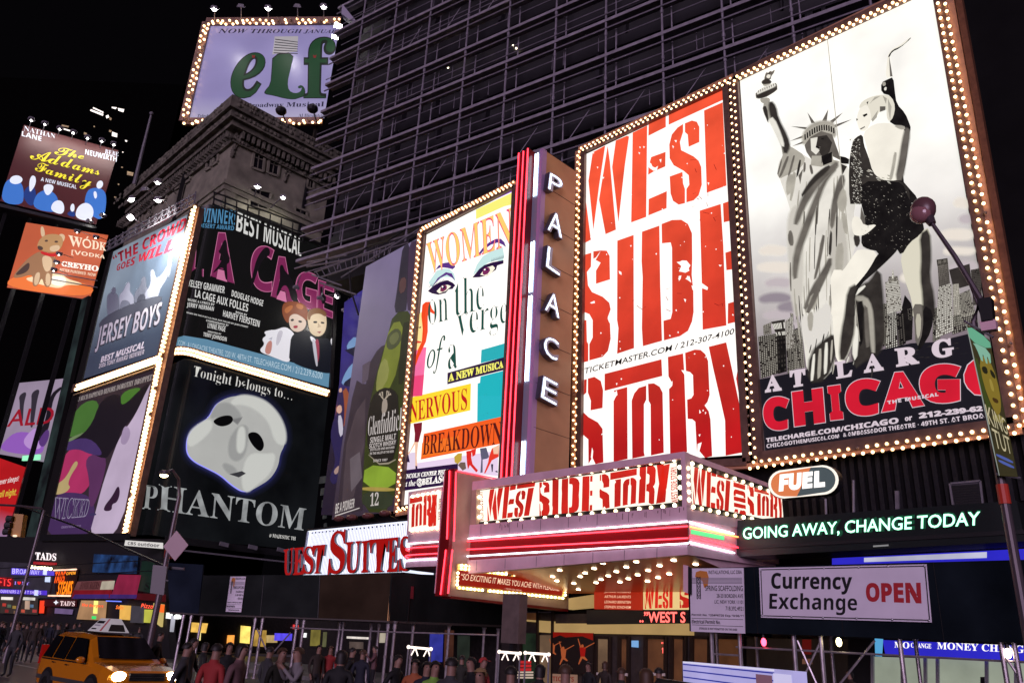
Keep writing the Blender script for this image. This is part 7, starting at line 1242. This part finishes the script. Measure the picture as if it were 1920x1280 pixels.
wlm = mat('white_lit_tube', (.8, .7, .6, 1), em=1.6, ecol=(1, .85, .72, 1), sample=False)
for (a, c, l) in (((766, 1212), (808, 1216), 'white lit display rack with A-shaped hangers left of the column'), ((985, 1223), (1029, 1226), 'white lit display rack hung with red goods right of the column'), ((936, 1221), (975, 1224), 'short white lit rack just behind the dark column')):
    A_, C_ = dp(*a, 21), dp(*c, 21); t = thing('display_rack', l, 'rack', ((A_.x+C_.x)/2, (A_.y+C_.y)/2, .15)); b = MB(); b.tube([A_, C_], .03, wlm, 8); b.ball(A_, .05, wlm, 8, 6); b.ball(C_, .05, wlm, 8, 6); b.build('rail', t)
    b = MB(); b.tube([A_, (A_.x, A_.y, .15)], .025, greym, 6); b.tube([C_, (C_.x, C_.y, .15)], .025, greym, 6); b.build('upright', t)
    for f in (.3, .85): m_ = A_.lerp(C_, f); e_ = (C_-A_).normalized(); b = MB(); b.tube([m_, m_-e_*.09-V((0, 0, .2))], .018, wlm, 6); b.tube([m_, m_+e_*.09-V((0, 0, .2))], .018, wlm, 6); b.build('hanger', t)
    if 'red' in l: b = MB(); k_ = A_.lerp(C_, .15); fr3 = Plane(k_, (RGT.x, RGT.y)); 
    if 'red' in l:
        for k in range(3): b.slab(fr3, '%d,%d %d,%d %d,%d %d,%d' % (974, 1238+k*7, 996, 1238+k*7, 996, 1243+k*7, 974, 1243+k*7), .05, lit(190, 24, 24, em=.8))
        for k in range(3): b.slab(fr3, '%d,%d %d,%d %d,%d %d,%d' % (970, 1258+k*5, 1000, 1258+k*5, 1000, 1261+k*5, 970, 1261+k*5), .05, lit(200, 180, 160, em=.8))
        b.build('hung_goods', t)
# ============================================================ cars
def loft(b, secs, m):
    rows = []
    for (x, zb, zm, zt, w_, wt) in secs:
        h = [(0, zb), (w_*.8, zb), (w_*.97, zb+.08), (w_, (zb+zm)/2), (w_*.985, zm), (wt+(w_-wt)*.12, zt-(zt-zm)*.16), (wt*.8, zt-.012*(zt > zm+.3)), (0, zt)]
        rows.append([V((x, y, z)) for y, z in h]+[V((x, -y, z)) for y, z in h[::-1][1:-1]])
    n = len(rows[0])
    for i in range(len(rows)-1):
        for k in range(n): b.face([rows[i][k], rows[i][(k+1) % n], rows[i+1][(k+1) % n], rows[i+1][k]], m)
    b.face(rows[0], m); b.face(rows[-1][::-1], m); return b
taxi_p = mat('taxi_orange_yellow_paint', (.64, .21, .008, 1), rough=.2, spec=.6); _M['taxi_orange_yellow_paint'].node_tree.nodes['Principled BSDF'].inputs['Coat Weight'].default_value = .8
cglass = mat('car_window_glass', (.006, .006, .007, 1), rough=.06, spec=.7); rubber = mat('tyre_rubber', (.012, .012, .012, 1), rough=.8); chrome = mat('chrome_trim', (.6, .6, .6, 1), rough=.15, metal=1)
def car(label, loc, rotz, lights=True):
    t = thing('taxi', label, 'taxi', loc, None, rotz)
    def add(bb, nm, par=t, sm=False): bb.sm = sm; return obj(nm, bb.mesh(nm), par)
    b = MB(); loft(b, [(2.24, .42, .62, .80, .72, .6), (2.16, .3, .76, .93, .86, .74), (1.7, .27, .88, 1.02, .9, .8), (1.12, .26, .96, 1.08, .905, .82), (.95, .26, .97, 1.2, .905, .78), (.32, .26, .99, 1.69, .905, .66), (-.5, .26, 1.0, 1.745, .905, .68), (-1.75, .27, 1.02, 1.73, .9, .66), (-2.02, .3, 1.02, 1.62, .89, .62), (-2.2, .36, 1.0, 1.1, .86, .7), (-2.24, .42, .9, .98, .82, .7)], taxi_p)
    o = add(b, 'body', sm=True); md = o.modifiers.new('round', 'BEVEL'); md.width = .03; md.segments = 2; md.limit_method = 'ANGLE'; md.angle_limit = R(25)
    b = MB(); b.face([(1.09, -.73, 1.13), (1.09, .73, 1.13), (.4, .6, 1.64), (.4, -.6, 1.64)], cglass); b.v = [(x+.035, y, z+.03) for x, y, z in b.v]; add(b, 'windscreen')
    for s in (1, -1):
        for x0, x1, x2, x3 in ((.82, .3, -.42, -.42), (-.5, -.5, -1.22, -1.22), (-1.32, -1.32, -1.9, -1.78)):
            b = MB(); b.face([(x0, s*.906, 1.05), (x1, s*.735, 1.6), (x3, s*.735, 1.62), (x2, s*.906, 1.06)], cglass); add(b, 'side_window')
        b = MB(); b.box((-1.9, s*.9-.012, 1.0), (.9, s*.9+.012, 1.035), chrome); add(b, 'window_trim')
        b = MB(); b.box((-2.0, s*.905-.015, .5), (1.9, s*.905+.015, .6), mat('grey_side_moulding', (.05, .05, .05, 1), rough=.5)); add(b, 'side_moulding')
        b = MB(); b.ball((.8, s*1.02, 1.1), .11, taxi_p, 10, 8, (.6, 1, .75)); add(b, 'mirror', sm=True)
        b = MB(); b.bar((-.3, s*.915, .93), (-.12, s*.915, .93), .035, .03, chrome); b.bar((-1.15, s*.915, .95), (-.97, s*.915, .95), .035, .03, chrome); add(b, 'door_handle')
        b = MB(); b.ball((2.19, s*.63, .79), .16, mat('headlight_on', (1, 1, 1, 1), em=30, ecol=(1, .93, .82, 1)) if lights else chrome, 12, 8, (.45, 1.1, .75)); add(b, 'headlight', sm=True)
        b = MB(); b.ball((2.12, s*.8, .74), .1, mat('amber_marker', (1, .4, .05, 1), em=1.2, sample=False), 8, 6, (.6, .6, 1)); add(b, 'marker_lamp', sm=True)
        b = MB(); b.box((-2.245, s*.8-.07, .85), (-2.1, s*.8+.07, 1.35), mat('tail_lamp_red', (.5, .01, .01, 1), rough=.15)); add(b, 'tail_lamp')
        for x in (1.38, -1.32):
            b = MB(); b.tube([(x, s*.72, .36), (x, s*.93, .36)], .36, rubber, 20); w_ = add(b, 'wheel'); b = MB(); b.tube([(x, s*.9, .36), (x, s*.94, .36)], .22, chrome, 14); add(b, 'rim', w_)
            b = MB(); b.tube([(x, s*.86, .38), (x, s*.912, .38)], .43, blackm, 20); add(b, 'wheel_arch')
    b = MB(); b.box((2.2, -.42, .7), (2.27, .42, .88), blackm); g_ = add(b, 'grille'); b = MB()
    for k in range(3): b.box((2.265, -.42, .715+k*.06), (2.285, .42, .735+k*.06), chrome)
    add(b, 'grille_bar', g_)
    b = MB(); b.box((2.15, -.85, .38), (2.34, .85, .58), mat('bumper_dark', (.03, .03, .03, 1), rough=.4)); add(b, 'bumper'); b = MB(); b.box((2.342, -.16, .42), (2.355, .16, .54), mat('plate_cream', (.6, .5, .25, 1))); add(b, 'number_plate')
    b = MB()
    for s in (1, -1): b.bar((.1, s*.6, 1.77), (-1.7, s*.6, 1.77), .04, .04, blackm)
    add(b, 'roof_rail')
    return t, add
p = onz(272, 1268, .78)
t, add = car('orange-yellow taxi SUV with lit headlights and white roof advertisement at lower left', (p.x-2.2, p.y-.15, 0), R(3)); t.scale = (1.06, 1.06, .99)
adw = mat('roof_advert_white', rgb(190, 180, 190), em=.55, noise=.1, nscale=3, sample=False)
b = MB(); x0, x1 = -.9, .1
A = [(x0, -.33, 1.78), (x1, -.33, 1.78), (x1, .33, 1.78), (x0, .33, 1.78)]; B_ = [(x0+.12, -.1, 2.13), (x1-.12, -.1, 2.13), (x1-.12, .1, 2.13), (x0+.12, .1, 2.13)]
b.face(B_, adw)
for i in range(4): j = (i+1) % 4; b.face([A[i], A[j], B_[j], B_[i]], adw)
rs = add(b, 'roof_advert'); b = MB(); b.box((x0-.05, -.38, 1.735), (x1+.05, .38, 1.778), chrome); add(b, 'advert_base', rs)
def side(u, v): a = V(A[0]).lerp(V(A[1]), u); c = V(B_[0]).lerp(V(B_[1]), u); p_ = a.lerp(c, v); return (p_.x, p_.y-.008, p_.z+.003)
b = MB()
for u0, v0, u1, v1, m in ((.08, .6, .6, .8, bk), (.1, .42, .5, .5, mat('advert_grey_ink', (.3, .28, .34, 1))), (.12, .14, .42, .24, bk), (.72, .05, .84, .95, mat('advert_red_stripe', (.55, .12, .12, 1)))): b.face([side(u0, v0), side(u1, v0), side(u1, v1), side(u0, v1)], m)
add(b, 'advert_print', rs)
b = MB(); b.face([(x1-.0+.004, -.22, 1.8), (x1+.004, .22, 1.8), (x1-.05, .16, 1.98), (x1-.05, -.16, 1.98)], blackm); add(b, 'light_bay', rs)
# second taxi, only its roof advert is in the picture
q0 = onz(1280, 1238, 1.985); q1 = onz(1487, 1256, 1.985); mid = (q0+q1)/2; ang = math.atan2((q1-q0).y, (q1-q0).x)
t2, add2 = car('taxi mostly out of frame at bottom with a lilac-blue lit roof advertisement', (mid.x+.4, mid.y+.3, 0), ang, False)
hl = (q1-q0).length/2; lil2 = mat('roof_advert_lilac', rgb(178, 172, 226), em=.85, noise=.1, nscale=2, sample=False); bl2 = lit(40, 50, 160, em=.8)
b = MB(); oy = -.3*math.cos(ang)*0-.0; oc = Matrix.Rotation(-ang, 3, 'Z') @ (V((mid.x, mid.y, 0))-V((mid.x+.4, mid.y+.3, 0)))
b.box((oc.x-hl, oc.y, 1.76), (oc.x+hl, oc.y+.12, 1.98), lil2); ra = add2(b, 'roof_advert')
b = MB(); yy = oc.y-.004
for z, c in ((1.965, lit(220, 216, 240, em=.9)), (1.945, bl2), (1.885, bl2), (1.82, bl2)): b.box((oc.x-hl+.02, yy-.002, z), (oc.x+hl-.3, yy, z+(.012 if c is bl2 else .016)), c)
b.box((oc.x+hl*.45, yy-.004, 1.8), (oc.x+hl*.7, yy-.002, 1.93), lit(130, 90, 110, em=.7)); b.box((oc.x+hl*.72, yy-.004, 1.8), (oc.x+hl*.98, yy-.002, 1.95), lit(206, 200, 236, em=.9)); add2(b, 'advert_print', ra)
# ============================================================ people
jm = bpy.data.materials.new('jacket_cloth'); jm.use_nodes = True; n = jm.node_tree.nodes; oi = n.new('ShaderNodeObjectInfo'); jm.node_tree.links.new(oi.outputs['Color'], n['Principled BSDF'].inputs['Base Color']); n['Principled BSDF'].inputs['Roughness'].default_value = .8
trm = mat('dark_trousers_cloth', (.01, .01, .013, 1), rough=.85, noise=.2); skm = mat('skin', (.24, .13, .095, 1), rough=.6); shm = mat('dark_shoe', (.012, .01, .01, 1), rough=.5)
hairs = [mat('hair_dark', (.012, .009, .008, 1), rough=.6), mat('hair_brown', (.06, .03, .015, 1), rough=.6), mat('hair_fair', (.28, .18, .08, 1), rough=.6)]
def body_mesh(pose):
    J = {}; E = []
    def j(k, p, r, par=None): J[k] = (len(J), p, r); (E.append((J[par][0], J[k][0])) if par else None)
    st = {'stand': 0, 'walk': .28, 'phone': .05, 'bag': .1}[pose]
    j('pel', (0, 0, .96), .135); j('wst', (0, .0, 1.1), .125, 'pel'); j('cst', (0, .01, 1.3), .15, 'wst'); j('nk', (0, .0, 1.48), .06, 'cst'); j('hd0', (0, .015, 1.56), .07, 'nk'); j('hd1', (0, .025, 1.65), .088, 'hd0'); j('hd2', (0, .01, 1.73), .07, 'hd1'); j('nose', (0, .122, 1.645), .016, 'hd1')
    for s, nm in ((1, 'l'), (-1, 'r')):
        f = st*s
        j('hip'+nm, (s*.095, 0, .9), .1, 'pel'); j('kn'+nm, (s*.105, .04+f*.7, .5+abs(f)*.05), .062, 'hip'+nm); j('an'+nm, (s*.105, f*1.1-.03-(.15 if f < 0 else 0), .1+(.08 if f < -.1 else 0)), .042, 'kn'+nm); j('to'+nm, (s*.12, f*1.1+.13-(.15 if f < 0 else 0), .045), .038, 'an'+nm)
        j('sh'+nm, (s*.185, -.01, 1.41), .066, 'cst')
        if pose == 'phone': el, wr = (s*.24, .12, 1.2), (s*.1, .3, 1.42)
        elif pose == 'bag': el, wr = (s*.25, -.03, 1.14), (s*.2, .14, 1.0)
        else: el, wr = (s*.24, -.04-f*.4, 1.13), (s*.23, .08-f*.7, .91)
        j('el'+nm, el, .05, 'sh'+nm); j('wr'+nm, wr, .032, 'el'+nm)
        d = (V(wr)-V(el)).normalized(); sd = V((s, 0, 0))-d*d.x*s; sd.normalize(); c = V(wr)+d*.05; j('pm'+nm, tuple(c), .032, 'wr'+nm)
        for q in range(4): a = c+d*.05+sd.cross(d)*(.022*(q-1.5)); e = a+d*(.045, .055, .05, .035)[q]-sd*.012; j('f%d%s' % (q, nm), tuple(a), .01, 'pm'+nm); j('g%d%s' % (q, nm), tuple(e), .008, 'f%d%s' % (q, nm))
        a = c+sd.cross(d)*.04+d*.01; j('th'+nm, tuple(a), .011, 'pm'+nm); j('ti'+nm, tuple(a+d*.035), .009, 'th'+nm)
    me = bpy.data.meshes.new('person_body'); me.from_pydata([v[1] for v in J.values()], E, []); o = bpy.data.objects.new('person_body', me); COL.objects.link(o)
    sk = o.modifiers.new('skin', 'SKIN'); sk.use_smooth_shade = True
    for i, v in enumerate(J.values()): me.skin_vertices[0].data[i].radius = (v[2], v[2]*(.75 if v[2] > .12 else 1)); me.skin_vertices[0].data[i].use_root = (i == 0)
    o.modifiers.new('sub', 'SUBSURF').levels = 1
    dg = bpy.context.evaluated_depsgraph_get(); nm = bpy.data.meshes.new_from_object(o.evaluated_get(dg)); bpy.data.objects.remove(o)
    nm.materials.clear()
    for m in (jm, trm, skm, shm): nm.materials.append(m)
    hands = [V(J[k][1]) for k in ('pml', 'pmr', 'g1l', 'g1r')]
    for p in nm.polygons:
        c = p.center; k = 0
        if c.z > 1.5 and abs(c.x) < .13: k = 2
        elif min((c-h).length for h in hands) < .075: k = 2
        elif c.z < .11: k = 3
        elif c.z < .93 and abs(c.x) < .2 and min((c-h).length for h in hands) > .15: k = 1
        p.material_index = k; p.use_smooth = True
    return nm
def hair_mesh(kind, m):
    b = MB(); b.sm = True
    vs = []; nu, nv = 14, 8
    for q in range(nv+1):
        for i in range(nu):
            a, c = 2*math.pi*i/nu, math.pi*.55*q/nv; r = .099+.005*math.sin(i*5+q*3); zlow = 0
            x, y, z = r*math.sin(c)*math.cos(a), r*1.1*math.sin(c)*math.sin(a), r*math.cos(c)
            if y > .02 and z < .05: z = .05+(z-.05)*.1; y *= .97
            if kind == 'long' and y < .03 and c > 1.4: z -= .16*(c-1.4)/.5; 
            vs.append((x, y+.015, z+1.665))
    fs = [(q*nu+i, q*nu+(i+1) % nu, (q+1)*nu+(i+1) % nu, (q+1)*nu+i) for q in range(nv) for i in range(nu)]
    b.raw(vs, fs, m)
    if kind == 'cap': b.raw([(-.08, .1, 1.7), (.08, .1, 1.7), (.06, .2, 1.685), (-.06, .2, 1.685)], [(0, 1, 2, 3)], m)
    return b.mesh('hair')
BM = {k: body_mesh(k) for k in ('stand', 'walk', 'phone', 'bag')}
capm = mat('red_wool_cap', (.4, .03, .03, 1), rough=.9); HM = {(k, i): hair_mesh(k, m) for k in ('short', 'long', 'cap') for i, m in enumerate(hairs+[capm]) if (k == 'cap') == (i == 3) or (k == 'cap' and i == 0)}
eb_ = MB(); eb_.ball((.036, .105, 1.665), .012, blackm, 6, 5); eb_.ball((-.036, .105, 1.665), .012, blackm, 6, 5); EM = eb_.mesh('eyes')
random.seed(31)
CL = {'red': (.45, .03, .03, 1), 'orange': (.5, .13, .04, 1), 'grey': (.1, .1, .11, 1), 'black': (.015, .015, .018, 1), 'white': (.6, .55, .58, 1), 'navy': (.025, .03, .07, 1), 'brown': (.09, .06, .045, 1), 'green': (.3, .6, .08, 1), 'olive': (.06, .06, .04, 1), 'tan': (.25, .18, .11, 1), 'pink': (.4, .2, .22, 1)}
def person(x, y, col, pose, hair, hc, face, label, group=None, h=1.75):
    p = onz(x, y, .15+1.64*h/1.75); k = h/1.75
    to = math.atan2(-p.y, -p.x)-math.pi/2; o = thing('person', label, 'person', (p.x, p.y, .15 if p.y > 20.9 else 0), group, to+R(face)); o.scale = (k, k, k)
    if p.y <= 20.9: o.location = tuple(onz(x, y, 1.64*k))[:2]+(0,)
    bd = obj('body', BM[pose], o); bd.color = tuple(v*(.6 if col in ('red', 'orange', 'green') else .3) for v in CL[col][:3])+(1,); obj('hair', HM[(hair, hc)], o); obj('eyes', EM, o)
    return o
for a in ((1104, 1249, 'black', 'stand', 'short', 0, -40, 'man in black jacket over white collar looking left before the red dance poster'), (1134, 1247, 'brown', 'stand', 'long', 1, 150, 'long-haired person in brown turned away right of the dance poster'), (905, 1242, 'red', 'walk', 'cap', 3, 60, 'person in red jacket and red cap left of the dark column'), (885, 1244, 'black', 'stand', 'short', 0, -60, 'man in black beside the red-capped person'),
    (779, 1247, 'orange', 'stand', 'short', 0, -10, 'person in open orange jacket under the left white rack'), (620, 1218, 'red', 'stand', 'short', 1, 10, 'person in red jacket under the long green shed'), (598, 1216, 'brown', 'stand', 'short', 0, 30, 'person in brown coat beside the red jacket under the green shed'), (561, 1226, 'white', 'phone', 'short', 1, -70, 'person in white holding up a phone by the shed leg'), (704, 1216, 'pink', 'phone', 'short', 0, -90, 'person in dusky pink with raised hands under the green shed'),
    (362, 1206, 'black', 'walk', 'short', 0, 70, 'dark-clothed walker behind the left lamp pole'), (350, 1216, 'grey', 'walk', 'short', 0, 90, 'grey-coated walker just right of the taxi'), (384, 1212, 'black', 'bag', 'long', 0, 110, 'long-haired person in black right of the grey walker'), (958, 1264, 'black', 'stand', 'short', 0, 180, 'dark figure seen from behind below the brown column'), (1012, 1258, 'black', 'stand', 'long', 0, 160, 'dark long-haired figure in front of the red rack'), (1235, 1262, 'black', 'stand', 'short', 0, 170, 'dark-haired person from behind before the theatre doors'), (1212, 1270, 'tan', 'stand', 'long', 1, 190, 'brown-haired person in tan low before the theatre doors'),
    (1594, 1263, 'brown', 'stand', 'long', 0, -60, 'woman with dark hair walking left below the yellow work lamp'), (866, 1236, 'olive', 'stand', 'short', 0, 170, 'person in olive coat from behind left of the red cap'), (846, 1248, 'grey', 'bag', 'short', 0, 150, 'grey-coated person from behind beside the blue window'), (815, 1252, 'green', 'stand', 'short', 0, 30, 'person in bright green vest left of the grey coat'), (800, 1252, 'navy', 'stand', 'short', 0, 20, 'person in navy jacket between orange jacket and green vest'), (745, 1238, 'black', 'walk', 'short', 0, 60, 'dark walker beside the shed corner post'), (902, 1268, 'grey', 'stand', 'short', 2, -30, 'fair-haired person in grey low in front of the red cap'),
    (1060, 1262, 'navy', 'stand', 'short', 1, 170, 'person in navy from behind below the dance poster'), (1165, 1262, 'olive', 'stand', 'short', 1, 160, 'person in olive from behind at the left theatre door'), (505, 1222, 'grey', 'stand', 'short', 0, 120, 'grey figure between the two left shed legs'), (528, 1226, 'olive', 'bag', 'short', 1, 40, 'olive-clad figure left of the white phone holder'), (430, 1214, 'black', 'stand', 'short', 0, 20, 'dark figure under the red umbrella'), (452, 1220, 'pink', 'stand', 'long', 0, 60, 'person in dusky pink by the umbrella and left shed leg'), (405, 1220, 'red', 'bag', 'short', 0, 140, 'person in red low left of the umbrella pole'), (660, 1222, 'black', 'walk', 'short', 0, 90, 'dark walker right of the red jacket under the shed'), (680, 1226, 'navy', 'stand', 'short', 1, 160, 'person in navy next to the pink raised hands'), (640, 1232, 'black', 'stand', 'long', 0, 170, 'long-haired dark figure from behind below the red jacket'),
    (300, 1192, 'black', 'walk', 'short', 0, 80, 'dark pedestrian right behind the taxi roof')): person(*a, h=random.uniform(1.64, 1.82))
for x, y in ((22, 1169), (44, 1171), (60, 1168), (78, 1172), (98, 1170), (112, 1173), (36, 1172), (10, 1171), (125, 1170), (88, 1168), (140, 1172), (262, 1180), (30, 1168), (70, 1170), (52, 1173), (105, 1168), (150, 1170), (4, 1169)): person(x, y, random.choice(['black', 'navy', 'grey', 'brown']), random.choice(['stand', 'walk']), 'short', random.choice([0, 0, 1]), random.uniform(-180, 180), 'dark pedestrian in the distant crowd behind the taxi', 'pedestrians in the far left crowd', random.uniform(1.6, 1.85))
bpy.data.scenes.remove(_TS)
